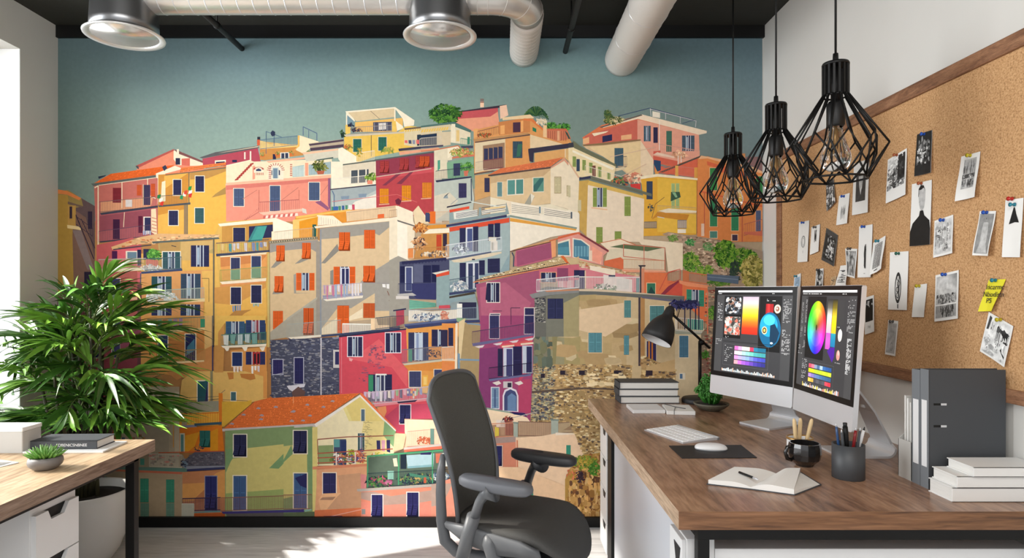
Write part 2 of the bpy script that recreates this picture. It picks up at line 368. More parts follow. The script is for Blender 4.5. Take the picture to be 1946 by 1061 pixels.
def VEG(cols, x, y, rx, ry, n, sz):
    for _ in range(n):
        a = rnd.random()*2*pi; r = rnd.random()**.5; X = x+rx*r*cos(a); Y = y+ry*r*sin(a); s = sz*(.5+rnd.random()); b = rnd.random()*pi
        P(sh(rnd.choice(cols), .7+rnd.random()*.6), X, Y, X+s*cos(b), Y+s*sin(b), X+s*.7*cos(b+1), Y+s*.7*sin(b+1), X-s*.5*cos(b), Y-s*.5*sin(b))
def WASH(x0, y0, x1, y1, n, h, cols=('#d8d4d4','#b8c4d0','#c890a0','#8fa0b8','#e0dcd0')):
    for i in range(n):
        t = (i+.1)/n; w = abs(x1-x0)/n*.75; X = x0+(x1-x0)*t; Y = y0+(y1-y0)*t; hh = h*(.5+rnd.random()*.6)
        P(rnd.choice(cols), X, Y, X+w, Y, X+w*(.8+rnd.random()*.3), Y+hh, X+w*.1, Y+hh*.9)
# sky, with the dimmer light at the left edge put into the colours
F(0, 0, 1946, 1946)
SKG = .16
sx = [109.5, 250, 480, 760, 1000, 1250, 1448.5]; sy = [69, 130, 220, 300, 420]
sk = [['#50686e', '#5c757e', '#66848e', '#5f8288', '#60808a', '#5d7a86', '#5b7682'],
      ['#566f70', '#6b8388', '#77949a', '#7a9896', '#71908f', '#6a8689', '#67808a'],
      ['#5f7671', '#7d958f', '#8ca69f', '#87a299', '#768c84', '#71857f', '#6e8286'],
      ['#5e736c', '#7f9388', '#93aa9d', '#92a89a', '#7f9084', '#76857c', '#6f8083'],
      ['#5c7068', '#7d9084', '#93a898', '#92a898', '#80907f', '#788478', '#717f7f']]
for j in range(len(sy)-1):
    for i in range(len(sx)-1):
        N4 = 3
        for a in range(N4):
            for b in range(N4):
                def cc(u, t):
                    top = mixc(sk[j][i], sk[j][i+1], u); bot = mixc(sk[j+1][i], sk[j+1][i+1], u); return mixc(mixc(top, bot, t), '#8c9692', SKG)
                us = (a/N4, (a+1)/N4); ts = (b/N4, (b+1)/N4)
                X = [sx[i]+(sx[i+1]-sx[i])*u for u in us]; Y = [sy[j]+(sy[j+1]-sy[j])*t for t in ts]
                MU.poly([cc(us[0], ts[0]), cc(us[1], ts[0]), cc(us[1], ts[1]), cc(us[0], ts[1])], [(X[0], Y[0]), (X[1], Y[0]), (X[1], Y[1]), (X[0], Y[1])])
# ---- large wall masses, back to front (photo ruler)
P('#b07d4c', 110, 420, 1448, 420, 1448, 984, 110, 984)
P('#b9a285', 640, 330, 1448, 420, 1448, 984, 640, 984)
# ---- far left: ochre house with stair slab
F(100, 350, 430, 1297)
P('#8f7a48', 40, 50, 120, 45, 220, 110, 318, 175, 318, 800, 40, 800)
P('#cf7a45', 40, 40, 110, 52, 215, 105, 200, 122, 110, 80, 40, 72)
P('#5e4b4c', 215, 105, 318, 165, 318, 640, 180, 640, 165, 180, 230, 165)
P('#a8843f', 42, 80, 115, 85, 160, 400, 160, 800, 42, 800)
P('#7a5c50', 160, 190, 250, 250, 318, 560, 318, 800, 160, 800, 150, 380)
R('#33283a', 265, 205, 32, 130); P('#6d584c', 115, 130, 230, 165, 220, 175, 115, 150); R('#b38a4a', 115, 160, 60, 160); R('#3a2c38', 128, 168, 20, 90)
P('#e0c490', 110, 305, 205, 318, 215, 345, 112, 330)
P('#83706e', 150, 345, 215, 345, 312, 640, 262, 640)
L('#2e2538', 7, 175, 230, 310, 560); L('#2e2538', 5, 215, 260, 318, 480); R('#2e2538', 238, 655, 75, 125)
B(175, 240, 300, 330, 60, 8, '#3d3040')
P('#48504a', 40, 815, 330, 790, 330, 830, 40, 835); P('#9a4338', 40, 835, 320, 830, 320, 1061, 40, 1061)
for q in ((70, 880), (190, 880), (70, 980), (190, 980)): R('#2d4a5a', q[0], q[1], 42, 90)
# ---- roofs at the upper left
F(170, 260, 520, 1547)
P('#e0876a', 400, 262, 700, 110, 960, 212, 960, 330, 400, 330)
P('#b4564e', 390, 245, 710, 103, 712, 118, 412, 262); P('#ecdcc0', 708, 118, 780, 130, 840, 165, 840, 240, 745, 240, 708, 190)
P('#cf6a5a', 775, 185, 845, 180, 845, 245, 775, 240); P('#e8d8bc', 845, 180, 955, 222, 955, 245, 845, 245); P('#7d4f4e', 712, 103, 955, 205, 955, 222, 845, 180, 740, 140)
P('#4a4a50', 388, 245, 412, 245, 418, 275, 400, 265)
R('#e6d8c0', 735, 105, 18, 80); R('#2e2f45', 725, 180, 38, 55)
P('#b04a58', 950, 185, 1415, 95, 1440, 210, 1250, 245, 955, 245)
P('#5c5a5c', 925, 175, 1060, 130, 1420, 75, 1425, 95, 950, 183); P('#c4b49c', 1140, 127, 1420, 78, 1420, 88, 1080, 140)
R(CRM, 1055, 200, 92, 32, -.06); R(NV, 1063, 212, 75, 24, -.06); R('#e8dcc8', 1300, 130, 12, 60); R('#e8dcc8', 1348, 122, 12, 80); R(NV, 1200, 195, 40, 20)
# terracotta long roof
ROOF('#e0682e', 180, 312, 720, 236, 575, 325, 25, 400, 5, 46, '#c8501c')
P('#5b615d', 14, 395, 560, 322, 570, 348, 40, 418)
P('#2e3448', 75, 335, 145, 322, 130, 335, 80, 355)
P('#eadbc0', 560, 310, 720, 245, 790, 270, 640, 310, 625, 330, 620, 580, 565, 560)
# pink building left
P('#bd6a60', 40, 415, 560, 345, 575, 350, 575, 840, 60, 880)
P('#a85a5e', 85, 640, 520, 580, 560, 830, 90, 885)
P('#dd9a72', 95, 545, 540, 500, 515, 590, 95, 640)
P('#8f4a55', 88, 668, 515, 612, 522, 740, 90, 790)
L('#e8d6b8', 9, 45, 430, 75, 412, 75, 1061); L('#e8d6b8', 7, 275, 380, 275, 600); L('#e8d6b8', 7, 490, 350, 490, 490, 560, 520)
L('#e8d6b8', 5, 80, 408, 560, 345); L('#e0c8a8', 6, 296, 635, 288, 760)
W(198, 430, 70, 125, '#7d2a32', None); W(400, 405, 40, 90, '#c4542c', None); R('#3d3550', 452, 405, 60, 170); R('#b9a890', 450, 400, 8, 180); W(518, 395, 36, 110, '#c4542c', None)
B(85, 548, 555, 505, 85, 34, '#6b5058'); P('#3f3e4c', 90, 640, 575, 578, 580, 595, 100, 658); R('#cfc4c0', 305, 530, 55, 60)
W(200, 695, 56, 165, '#40203c', None); W(412, 668, 35, 140, '#5a2038', None); R('#e0d4c8', 455, 672, 60, 120); R(NV, 465, 680, 50, 115)
P('#e8cda8', 520, 610, 560, 605, 570, 835, 520, 800)
for i in range(5): L('#c06858', 6, 525, 680+i*28, 565, 690+i*28)
B(80, 795, 520, 740, 90, 30, '#5e4658'); L('#3f3e4c', 12, 90, 885, 360, 858)
WASH(450, 790, 520, 790, 5, 40, ('#d8d4d4', '#9fb0c8'))
# yellow tall building
P('#c98a3c', 580, 320, 850, 300, 850, 840, 575, 840)
P('#e2ab52', 578, 660, 800, 610, 800, 840, 575, 840); P('#e2ab52', 630, 330, 840, 300, 690, 400, 630, 440)
P('#8f7658', 795, 570, 828, 570, 828, 830, 795, 830)
P('#e4ad50', 845, 295, 1150, 262, 1158, 700, 1110, 830, 828, 835, 828, 560)
P('#b98a4c', 845, 295, 1150, 265, 1150, 290, 990, 352, 848, 360); P('#a8844c', 1028, 512, 1060, 480, 1158, 415, 1158, 480)
P('#d87a40', 640, 312, 880, 290, 1150, 245, 1150, 262, 850, 298, 640, 325); P('#6a6458', 640, 318, 850, 296, 1150, 256, 1150, 265, 850, 304, 640, 326)
L('#5e6058', 7, 838, 300, 838, 560); L('#5e6058', 5, 826, 560, 826, 835)
ROOF('#e07a44', 770, 262, 1150, 215, 1145, 240, 760, 300, 2, 30); P('#f0e0c4', 1150, 240, 1350, 195, 1380, 215, 1240, 380, 1160, 385)
W(706, 362, 66, 130, NV, CRM); W(892, 332, 72, 130, NV, CRM); W(668, 622, 78, 122, NV, CRM); W(888, 600, 74, 126, '#3c5c5e', CRM)
P('#e8d8b8', 610, 380, 640, 370, 640, 540, 600, 560); B(580, 500, 840, 480, 80, 24, '#5a4c50'); P('#4d5054', 580, 580, 850, 552, 850, 570, 585, 592)
for c, x, y in (('#2e7a4a', 575, 490), ('#e8e4d8', 590, 520), ('#c83a30', 600, 548), ('#2e8a5a', 765, 495), ('#e8e4d8', 790, 470), ('#d04a38', 800, 455), ('#2e8a4a', 835, 420), ('#ece8dc', 838, 455), ('#c83a30', 838, 480)): P(c, x, y, x+28, y-6, x+18, y+34, x-6, y+26)
P('#333a50', 612, 255, 640, 238, 655, 265, 630, 290)
P('#e09a6a', 580, 860, 790, 820, 1110, 825, 1090, 850, 540, 885)
# salmon building
P('#e28f78', 1145, 408, 1547, 360, 1547, 720, 1155, 720)
P('#f0b49c', 1145, 395, 1547, 352, 1547, 372, 1145, 412)
# ---- crop C : upper middle
F(430, 180, 840, 1673)
P('#ecd9b8', 0, 560, 190, 512, 215, 520, 820, 500, 820, 640, 0, 690)
P('#e58f7a', 0, 705, 805, 645, 805, 900, 690, 985, 0, 985)
P('#d2776a', 0, 705, 805, 645, 805, 668, 0, 740)
P('#f2b294', 0, 685, 820, 622, 820, 645, 0, 705)
P('#8f5a78', 790, 650, 808, 650, 808, 900, 790, 860); P('#8f5a78', 690, 835, 730, 820, 800, 880, 790, 900)
for i in range(9):
    t = i/9; P('#a8433c', 65+t*130, 668-t*135, 95+t*130, 662-t*135, 100+t*130, 648-t*135, 72+t*130, 655-t*135)
P('#e79c80', 205, 555, 225, 552, 225, 655, 205, 660); R('#f0a080', 612, 530, 25, 100); P('#f0b090', 310, 515, 610, 485, 610, 500, 330, 530)
for cx, cy, w, h in ((252, 585, 36, 36), (385, 600, 60, 100)):
    P('#eedcc4', cx-w, cy+h*.6, cx-w, cy-h*.2, cx, cy-h*.7, cx+w, cy-h*.2, cx+w, cy+h*.6)
    for i in range(11):
        a = pi*i/10; L('#b0453e', 5, cx+w*.75*cos(a), cy-h*.15-h*.35*sin(a), cx+w*1.15*cos(a), cy-h*.15-h*.55*sin(a))
    P('#3d4560', cx-w*.55, cy+h*.25, cx-w*.55, cy-h*.1, cx, cy-h*.35, cx+w*.55, cy-h*.1, cx+w*.55, cy+h*.25)
for i in range(7): R('#b0453e', 330, 555+i*15, 20, 6); R('#b0453e', 495, 540+i*14, 18, 6); R('#b0453e', 232+i*9, 605, 4, 20)
R('#c8ccc4', 358, 565, 50, 85); R('#708494', 365, 572, 34, 78)
P('#a9bcb8', 515, 560, 605, 545, 605, 635, 515, 640); P('#8da4a8', 640, 545, 812, 520, 812, 615, 640, 625)
for i in range(9): L('#dfe4dc', 3, 522+i*11, 562-i, 522+i*11, 634)
for i in range(14): L('#c9d2d0', 3, 645+i*12, 548-i*2, 645+i*12, 622)
VEG(['#5d6b30', '#8a8a4a', '#3f4a28'], 730, 545, 50, 38, 60, 26); P('#b06048', 700, 592, 765, 590, 755, 618, 710, 620)
P('#c98a4a', 262, 420, 560, 395, 600, 470, 300, 510, 262, 505); P('#e6b45c', 255, 360, 560, 395, 560, 402, 262, 425); P('#eec878', 255, 355, 300, 365, 340, 385, 400, 375, 430, 395, 560, 385, 560, 405, 262, 425)
R('#d06040', 240, 350, 22, 45); R('#33343f', 242, 328, 22, 22)
R('#e8e0d0', 420, 450, 70, 45, -.05); R('#3a3f55', 428, 455, 24, 40); R('#3a3f55', 458, 453, 24, 40); R('#2c2c48', 362, 462, 25, 40)
for x in (280, 400, 510, 640, 760): P('#d0703c', x-22, 462-x*.05+20, x+22, 460-x*.05+20, x+16, 490-x*.05+10, x-16, 492-x*.05+10); VEG(['#6a7a3a', '#a09a5a'], x, 452-x*.05+20, 22, 12, 12, 14)
B(265, 352, 553, 320, 70, 26, '#56708a'); L('#4a6484', 4, 310, 285, 310, 460); L('#4a6484', 4, 310, 287, 430, 330); L('#4a6484', 4, 372, 300, 372, 400)
P('#333a52', 345, 295, 360, 278, 380, 290, 378, 318, 358, 325, 348, 312)
L('#4a5c84', 5, 597, 318, 597, 250, 703, 300, 703, 360); L('#4a5c84', 4, 640, 275, 640, 340)
P('#eedcb8', 565, 315, 720, 365, 600, 460, 540, 430, 560, 400); P('#e8b864', 555, 318, 570, 318, 570, 400, 520, 440, 556, 400)
P('#b9a890', 640, 380, 910, 345, 915, 400, 660, 440); P('#50404e', 640, 385, 910, 347, 912, 362, 650, 398); P('#50404e', 650, 415, 912, 385, 912, 408, 655, 438)
P('#cfc8b4', 600, 460, 870, 425, 870, 490, 620, 520); P('#f0bc9a', 590, 450, 870, 418, 880, 430, 600, 466)
P('#55655e', 700, 505, 830, 485, 832, 495, 700, 515)
# yellow terrace house + awning
P('#e4bc58', 915, 320, 1320, 300, 1400, 240, 1480, 250, 1480, 420, 1160, 480, 1010, 530, 915, 420)
P('#f2dfb8', 930, 235, 965, 235, 965, 300, 930, 310); P('#e8b868', 1000, 215, 1370, 180, 1370, 240, 1320, 290, 1000, 290)
P('#f3e6cc', 925, 130, 1310, 97, 1460, 200, 1455, 240, 1380, 250, 1370, 190, 1310, 110, 960, 140, 1000, 205, 990, 210, 940, 160)
P('#d9c29a', 945, 140, 1300, 108, 1310, 175, 1010, 208); L('#8a7a68', 4, 1120, 128, 1190, 190)
P('#7a95a0', 940, 160, 990, 205, 990, 250, 940, 235); L('#f3e6cc', 9, 934, 130, 934, 235); L('#f3e6cc', 10, 1308, 100, 1308, 205)
R('#4a4a5c', 1140, 215, 145, 70, -.03); P('#d8d0c8', 1180, 222, 1240, 218, 1240, 270, 1180, 275)
for i in range(5): L('#8f93a0', 4, 1150+i*33, 218, 1150+i*33, 280)
P('#e8c060', 925, 235, 962, 235, 962, 300, 925, 310); P('#e8c060', 1285, 210, 1315, 206, 1315, 285, 1285, 288); P('#f5e6c6', 1315, 205, 1370, 245, 1375, 262, 1325, 282)
P('#cdbfa8', 915, 312, 1380, 288, 1380, 300, 915, 328); B(965, 255, 1285, 238, 50, 22, '#9a9088')
VEG(['#2f3044', '#3f4058'], 968, 235, 22, 18, 20, 16); VEG(['#6a4a4a', '#3f3a4a'], 1010, 275, 45, 15, 30, 14)
W(985, 345, 64, 100, '#2f6658', CRM, fw=3); W(1180, 330, 64, 105, '#2f6658', CRM, fw=3); L('#6b5a48', 5, 1125, 315, 1125, 480)
B(1010, 455, 1150, 435, 80, 16, '#e4dccc'); VEG(['#7a8a40', '#c8a040'], 1035, 440, 18, 40, 30, 16); VEG(['#c06a40', '#6a7a3a'], 940, 405, 35, 18, 30, 16); VEG(['#7a9040', '#b0a050'], 1260, 430, 45, 25, 40, 18)
P('#f0e4cc', 870, 420, 900, 410, 1010, 480, 1010, 540, 900, 540, 870, 500); P('#2e3448', 885, 300, 915, 290, 915, 330, 895, 338)
VEG(['#3a5a30', '#26402a'], 905, 300, 14, 30, 20, 14)
P('#d8c8a4', 1380, 280, 1673, 235, 1673, 400, 1480, 410, 1380, 390); P('#6a5c50', 1380, 262, 1673, 232, 1673, 245, 1385, 275)
for i in range(16): P('#e0b850', 1385+i*18, 292-i*2, 1396+i*18, 290-i*2, 1404+i*18, 272-i*2, 1394+i*18, 274-i*2)
P('#2d3a48', 1480, 312, 1640, 300, 1640, 385, 1480, 398); B(1500, 345, 1673, 330, 55, 18, '#e0d8c8', rails=1)
WASH(1380, 355, 1500, 350, 4, 35, ('#4a5068', '#e07a70', '#d86a68', '#8a90a0'))
P('#3f3e50', 1335, 420, 1673, 385, 1673, 400, 1340, 440); P('#e0a080', 1340, 445, 1640, 410, 1673, 425, 1345, 470)
# white terraces centre
P('#efe2c8', 815, 520, 1160, 520, 1160, 720, 815, 735); P('#d9cbb2', 905, 545, 1155, 520, 1155, 640, 905, 650)
R('#4a5058', 965, 590, 140, 100, -.08); 
for x in (960, 1020, 1080): R(CRM, x, 588-(x-960)*.08, 10, 110)
B(820, 655, 1165, 620, 80, 30, '#e6ddcc'); P('#3f3a48', 805, 733, 1165, 695, 1170, 705, 810, 742); P('#5a6058', 905, 540, 1150, 508, 1150, 518, 905, 550)
VEG(['#6a8a30', '#8aa848', '#3f5a28'], 1130, 635, 45, 28, 70, 18); R('#e08a70', 1095, 665, 40, 30)
P('#b7bdb6', 815, 740, 1165, 705, 1170, 900, 820, 900); P('#9fa8a8', 815, 740, 1165, 705, 1165, 740, 1090, 780, 1050, 800, 830, 840)
P('#e6dccc', 1000, 830, 1165, 770, 1165, 900, 940, 890); P('#8090a0', 888, 790, 955, 785, 950, 810, 895, 812); P('#8090a0', 1025, 772, 1090, 768, 1085, 795, 1030, 798); L('#56708a', 7, 822, 745, 838, 780, 838, 900)
WASH(815, 870, 1000, 850, 7, 60, ('#3f68a0', '#c04a60', '#e0dcd8', '#4f8a68', '#3f5f90')); P('#3f68a0', 830, 870, 870, 868, 868, 935, 845, 945, 832, 940)
# red building
P('#b5474c', 1160, 512, 1612, 452, 1612, 1000, 1330, 900, 1165, 900)
P('#8f3c4c', 1160, 512, 1612, 452, 1612, 570, 1165, 640); P('#c8545a', 1165, 640, 1612, 560, 1612, 600, 1165, 660)
P('#7f3a4a', 1210, 705, 1340, 600, 1375, 600, 1240, 705); P('#7f3a4a', 1320, 692, 1440, 590, 1460, 590, 1360, 695)
P('#585c5c', 1150, 505, 1610, 440, 1612, 452, 1150, 515); P('#c8a898', 1165, 635, 1590, 570, 1592, 577, 1165, 643)
for x, y in ((1192, 515), (1345, 495), (1468, 478)): W(x, y, 72, 95, '#a23c3c', None, 'a')
W(1500, 478, 78, 85, '#c0502c', None, 'a')
W(1190, 730, 70, 115, '#dd8a28', None); W(1362, 705, 72, 118, '#dd8a28', None); W(1520, 682, 74, 120, '#d88030', None)
for x, y in ((1190, 850), (1362, 825), (1515, 805)): R('#e0a888', x-5, y, 80, 8, -.07)
P('#6a2a3c', 1310, 820, 1335, 803, 1360, 825, 1345, 858, 1318, 850)
L('#d06a68', 4, 820, 830, 1325, 775, 1480, 835)
# left salmon windows
W(60, 730, 78, 135, BL, CRM); W(340, 708, 78, 196, BL, CRM); W(642, 682, 82, 138, BL, CRM)
B(255, 835, 565, 815, 85, 22, '#a05858'); L('#b8685c', 5, 255, 740, 255, 910, 130, 985); L('#b8685c', 4, 565, 740, 565, 820)
P('#e8b8a0', 250, 915, 590, 885, 600, 905, 290, 935); 
for i in range(14): P('#f0d8c8' if i % 2 else '#c86860', 290+i*19, 940-i*1.5, 308+i*19, 938-i*1.5, 312+i*19, 960-i*1.5, 285+i*19, 962-i*1.5)
for i in range(12): L('#a05858', 3, 120+i*12, 980-i*8, 120+i*12, 1010-i*12)
for a in ((130, 810, 240, 740), (430, 820, 560, 720), (730, 780, 790, 700)): L('#c07868', 5, *a)
P('#d8d0c0', 590, 880, 620, 890, 625, 925, 592, 915)
# terraces
P('#dc9038', 540, 950, 820, 900, 970, 895, 1330, 870, 1330, 960, 700, 1010, 560, 1061, 510, 1061); P('#f0b860', 540, 945, 960, 888, 965, 902, 545, 962)
P('#e6c8a0', 930, 905, 1325, 860, 1325, 945, 935, 985); B(935, 915, 1310, 870, 80, 32, '#b0907c'); P('#e06a3a', 1175, 930, 1225, 925, 1225, 955, 1175, 960)
P('#f2e2c8', 705, 935, 830, 940, 905, 1000, 705, 1015); 
for i in range(10): L('#c8b8a0', 3, 720+i*18, 945+i*4, 720+i*18, 1010)
P('#efdcc0', 1325, 870, 1450, 925, 1450, 1030, 1325, 960); P('#e2cba8', 1450, 925, 1490, 865, 1590, 1000, 1480, 1000)
L('#f0e0c8', 8, 1490, 868, 1580, 1000); P('#e07838', 1545, 915, 1622, 905, 1622, 1000, 1560, 1000); R('#3f4460', 1555, 925, 25, 65)
# light houses right of red
P('#cfc6b4', 1612, 440, 1673, 430, 1673, 1000, 1612, 1000)
# ---- crop D
F(800, 170, 1160, 1528)
# pink top house
P('#c0565a', 282, 185, 620, 150, 625, 240, 280, 240); P('#e39a7c', 280, 240, 560, 220, 620, 180, 635, 300, 420, 340, 280, 280)
P('#3f3440', 282, 180, 620, 132, 690, 122, 690, 130, 625, 150, 285, 187); P('#eac0a4', 635, 135, 690, 125, 705, 210, 640, 240); R('#f0c8a8', 478, 100, 30, 45); 
for i in range(3): R('#7a4038', 478, 78+i*12, 30, 6)
VEG(['#2f5a2a', '#4a7a30', '#1f3f26', '#5f8f3a'], 195, 195, 120, 72, 420, 22); VEG(['#2f5a2a', '#3f6a2a'], 300, 180, 40, 30, 40, 18)
def palm(x, y, n, r, cols=('#2f5538', '#4a6a3a', '#23422e')):
    for i in range(n):
        a = pi*(.02+.96*i/(n-1)); c = rnd.choice(cols)
        ex, ey = x+r*cos(a), y-r*sin(a)*.75+r*.3*abs(cos(a))
        mx_, my_ = x+r*.55*cos(a), y-r*.62*sin(a)-r*.12
        L(c, r*.09, x, y, mx_, my_, ex, ey)
        for q in range(7):
            t = .25+q*.11; X = x+(ex-x)*t; Y = y+(ey-y)*t-r*.16*sin(pi*t)
            L(sh(c, .9), r*.035, X, Y, X+r*.06*cos(a), Y+r*.16)
palm(925, 215, 15, 105)
VEG(['#3f7a34', '#5f9a40', '#2f5a2a'], 1050, 290, 45, 28, 60, 20); VEG(['#3f7a34', '#5f9a40', '#2f5a2a'], 1155, 305, 55, 30, 80, 20)
VEG(['#3f5a34', '#8f9a50', '#2f4a2a'], 1515, 225, 35, 55, 60, 20)
# cream pergola terrace left
P('#e0d2b4', 240, 285, 280, 270, 400, 340, 400, 450, 240, 430); P('#d2c0a0', 0, 355, 240, 340, 240, 450, 0, 480); P('#52706a', 280, 268, 405, 330, 400, 350, 240, 290, 0, 320, 0, 295, 270, 262)
P('#cfbf9c', 0, 310, 240, 282, 240, 330, 0, 352)
for i in range(11): P('#e8bc50', i*20, 350-i*2, 12+i*20, 348-i*2, 24+i*20, 322-i*2, 12+i*20, 324-i*2)
P('#26344a', 0, 370, 128, 355, 128, 448, 0, 455); B(0, 395, 165, 380, 65, 20, '#c8beae', rails=1); R('#e8dcc0', 245, 280, 32, 150); R('#e0c080', 285, 330, 25, 90)
B(320, 395, 410, 410, 60, 10, '#4f8a74'); R('#3f8068', 375, 385, 20, 60); P('#4a485c', 0, 462, 180, 448, 180, 462, 0, 478); P('#4a485c', 320, 460, 420, 455, 420, 475, 330, 475)
# orange terrace house
P('#d8985c', 425, 330, 830, 240, 900, 235, 1000, 340, 1200, 400, 1220, 440, 880, 470, 880, 600, 640, 640, 430, 680)
P('#c8824e', 625, 265, 880, 225, 880, 345, 630, 370); P('#e6c89c', 655, 228, 880, 203, 915, 232, 720, 245, 660, 250); P('#d87a48', 830, 235, 900, 238, 1000, 330, 985, 335, 890, 258, 820, 250)
R('#4a3344', 742, 268, 60, 80, -.05); P('#e8a868', 805, 255, 825, 252, 825, 340, 805, 345); P('#e8a868', 640, 295, 675, 288, 675, 360, 640, 365); P('#2f7a58', 900, 305, 930, 318, 930, 348, 900, 335)
P('#e0a468', 425, 320, 458, 315, 458, 385, 425, 392); B(458, 340, 625, 300, 60, 12, '#7a4a48', rails=1); VEG(['#b05030', '#8a3a30', '#6a6a40'], 520, 365, 60, 15, 40, 16)
P('#b98a5c', 415, 405, 860, 350, 880, 362, 440, 425); P('#5a4a48', 430, 425, 880, 362, 880, 372, 440, 432)
P('#e2c8a0', 880, 365, 1140, 440, 1140, 470, 880, 475); P('#e8c090', 985, 290, 1015, 290, 1015, 390, 985, 385)
P('#c87858', 1015, 320, 1180, 330, 1210, 400, 1100, 420, 1015, 390); P('#c86a50', 1020, 318, 1170, 318, 1185, 335, 1020, 330)
for i in range(9): L('#8f4a40', 4, 1025+i*18, 335, 1025+i*18, 395+i*3)
R('#e0a880', 1098, 335, 20, 80); P('#35504a', 1160, 338, 1180, 350, 1205, 400, 1190, 400)
VEG(['#e6d8c0', '#d8c4a0'], 970, 255, 50, 20, 30, 20); L('#e0cfb0', 10, 930, 240, 1015, 262)
W(740, 420, 78, 135, '#3f5260', None, 'c'); P('#3f6a58', 780, 445, 820, 440, 800, 540, 770, 545)
P('#dcc8a4', 435, 435, 680, 400, 680, 640, 500, 660, 435, 675); P('#9a7a60', 500, 455, 675, 430, 675, 640, 500, 640); 
for i in range(4): R('#383a55', 508+i*39, 478-i*5, 33, 98)
B(505, 575, 660, 555, 75, 18, '#7a4a50', w=5); B(440, 590, 500, 580, 70, 6, '#b0a090'); P('#6a5048', 430, 680, 580, 655, 600, 662, 430, 690)
P('#3c3848', 865, 480, 1225, 432, 1228, 468, 910, 512, 905, 590, 875, 580, 865, 500); P('#d9a468', 915, 515, 1165, 480, 1165, 560, 915, 588)
P('#d8b078', 1165, 480, 1215, 475, 1200, 590, 1165, 560); L('#f0e0c8', 4, 1163, 480, 1163, 550)
# white/grey houses left in this crop
P('#dcd0b4', 108, 490, 300, 455, 350, 510, 260, 540, 250, 570, 215, 575, 215, 720, 110, 720); P('#ece0c4', 215, 475, 300, 455, 345, 505, 250, 530, 215, 560); L('#c87a58', 9, 0, 500, 100, 492, 300, 455, 345, 512)
P('#7fa888', 210, 590, 425, 545, 425, 715, 215, 720, 210, 620); P('#d0765a', 250, 548, 430, 515, 430, 540, 252, 560); VEG(['#d8b070', '#7a8a40', '#9ab060', '#c86a50'], 330, 505, 90, 28, 120, 20)
VEG(['#3f7a3a', '#6a9a4a'], 365, 625, 55, 35, 80, 20); R('#39405a', 262, 600, 55, 100, -.08); B(120, 660, 412, 625, 85, 24, '#35304a'); P('#c8705a', 345, 660, 385, 655, 375, 700, 350, 700)
P('#8a98a4', 115, 740, 400, 700, 412, 712, 130, 755); P('#33344a', 120, 735, 405, 702, 410, 712, 125, 750); P('#4f9a80', 135, 575, 155, 570, 155, 640, 135, 660)
P('#b9bfb4', 110, 755, 405, 715, 430, 880, 410, 1061, 110, 1061); P('#d4cab4', 110, 860, 230, 830, 300, 900, 200, 1000, 112, 1061)
P('#8f9ca0', 215, 840, 235, 830, 190, 860, 180, 880, 220, 880, 215, 860); W(304, 758, 64, 118, '#3d3a5c', None); L('#9aa0a0', 5, 240, 930, 300, 880, 370, 875); L('#3f4a5c', 8, 405, 720, 408, 900)
P('#33303f', 210, 945, 400, 908, 402, 916, 215, 955)
# tan house centre
P('#cf9f68', 435, 695, 560, 680, 560, 860, 435, 900); W(512, 715, 42, 115, '#3f3c55', None)
P('#dcc096', 560, 705, 1045, 635, 1045, 920, 900, 940, 720, 910, 560, 870)
P('#c8a880', 560, 705, 1045, 635, 1045, 650, 985, 700, 560, 760)
P('#ead9bc', 1045, 632, 1155, 575, 1265, 720, 1265, 990, 1045, 925)
ROOF('#dd7a4e', 640, 640, 1150, 548, 1045, 625, 545, 690, 5, 40, '#b8563a')
P('#5a4440', 540, 692, 1045, 628, 1050, 638, 545, 702); P('#d89c80', 1045, 632, 1155, 553, 1280, 700, 1272, 712, 1155, 578, 1048, 640)
W(616, 750, 38, 115, '#6a8f90', CRM, fw=3); R(CRM, 694, 728, 134, 130, -.06); R('#5c9088', 700, 735, 58, 115, -.06); R('#568a82', 768, 730, 56, 115, -.06); R(CRM, 900, 712, 92, 120, -.03); R('#5f9080', 906, 716, 84, 110, -.03); P('#3f6a68', 906, 780, 960, 716, 990, 716, 990, 730, 930, 826, 906, 826)
W(1078, 708, 50, 130, '#ccbf98', '#b09878', fw=3); W(1177, 778, 27, 82, '#ccbf98', '#b09878', fw=3); P('#a4a090', 830, 935, 885, 840, 915, 870, 880, 935); P('#e4dcc8', 885, 840, 915, 860, 890, 920)
P('#e8dcc0', 560, 870, 900, 940, 1045, 925, 1265, 995, 1265, 1061, 560, 1061)
# ---- green-shutter long house (D/E)
F(1080, 180, 1460, 1440)
P('#d9784f', 100, 310, 240, 220, 530, 145, 940, 280, 940, 450, 750, 520, 620, 490, 500, 330, 130, 360)
P('#e2a088', 497, 178, 940, 290, 945, 450, 780, 500, 612, 480, 520, 440, 497, 330)
P('#d06450', 610, 440, 790, 480, 780, 510, 612, 500)
P('#c86858', 118, 300, 497, 178, 497, 325, 120, 362); P('#efd8bc', 530, 143, 997, 262, 995, 278, 940, 290, 500, 175, 250, 240, 240, 232)
P('#6a6058', 220, 235, 525, 143, 535, 150, 240, 240)
VEG(['#4a5a34', '#a8a06a', '#c8b890'], 330, 180, 75, 22, 90, 18); VEG(['#3f5a3a', '#5a6a3a'], 290, 140, 26, 28, 30, 22)
L('#3a4868', 5, 360, 155, 585, 98, 915, 185); L('#d8d4d0', 4, 590, 100, 595, 155); L('#c8c4c4', 4, 590, 105, 920, 190, 915, 235); L('#c8c4c4', 4, 700, 130, 700, 180); L('#c8c4c4', 4, 805, 160, 805, 208); L('#3a4868', 4, 820, 208, 900, 185)
P('#ece0cc', 605, 120, 660, 130, 660, 170, 605, 160)
W(543, 225, 50, 112, '#3f5a6a', None, 'o'); R('#342f4a', 612, 236, 32, 112); W(705, 262, 40, 150, '#4a7060', None); W(818, 295, 90, 112, '#4a5c6a', None, 'o')
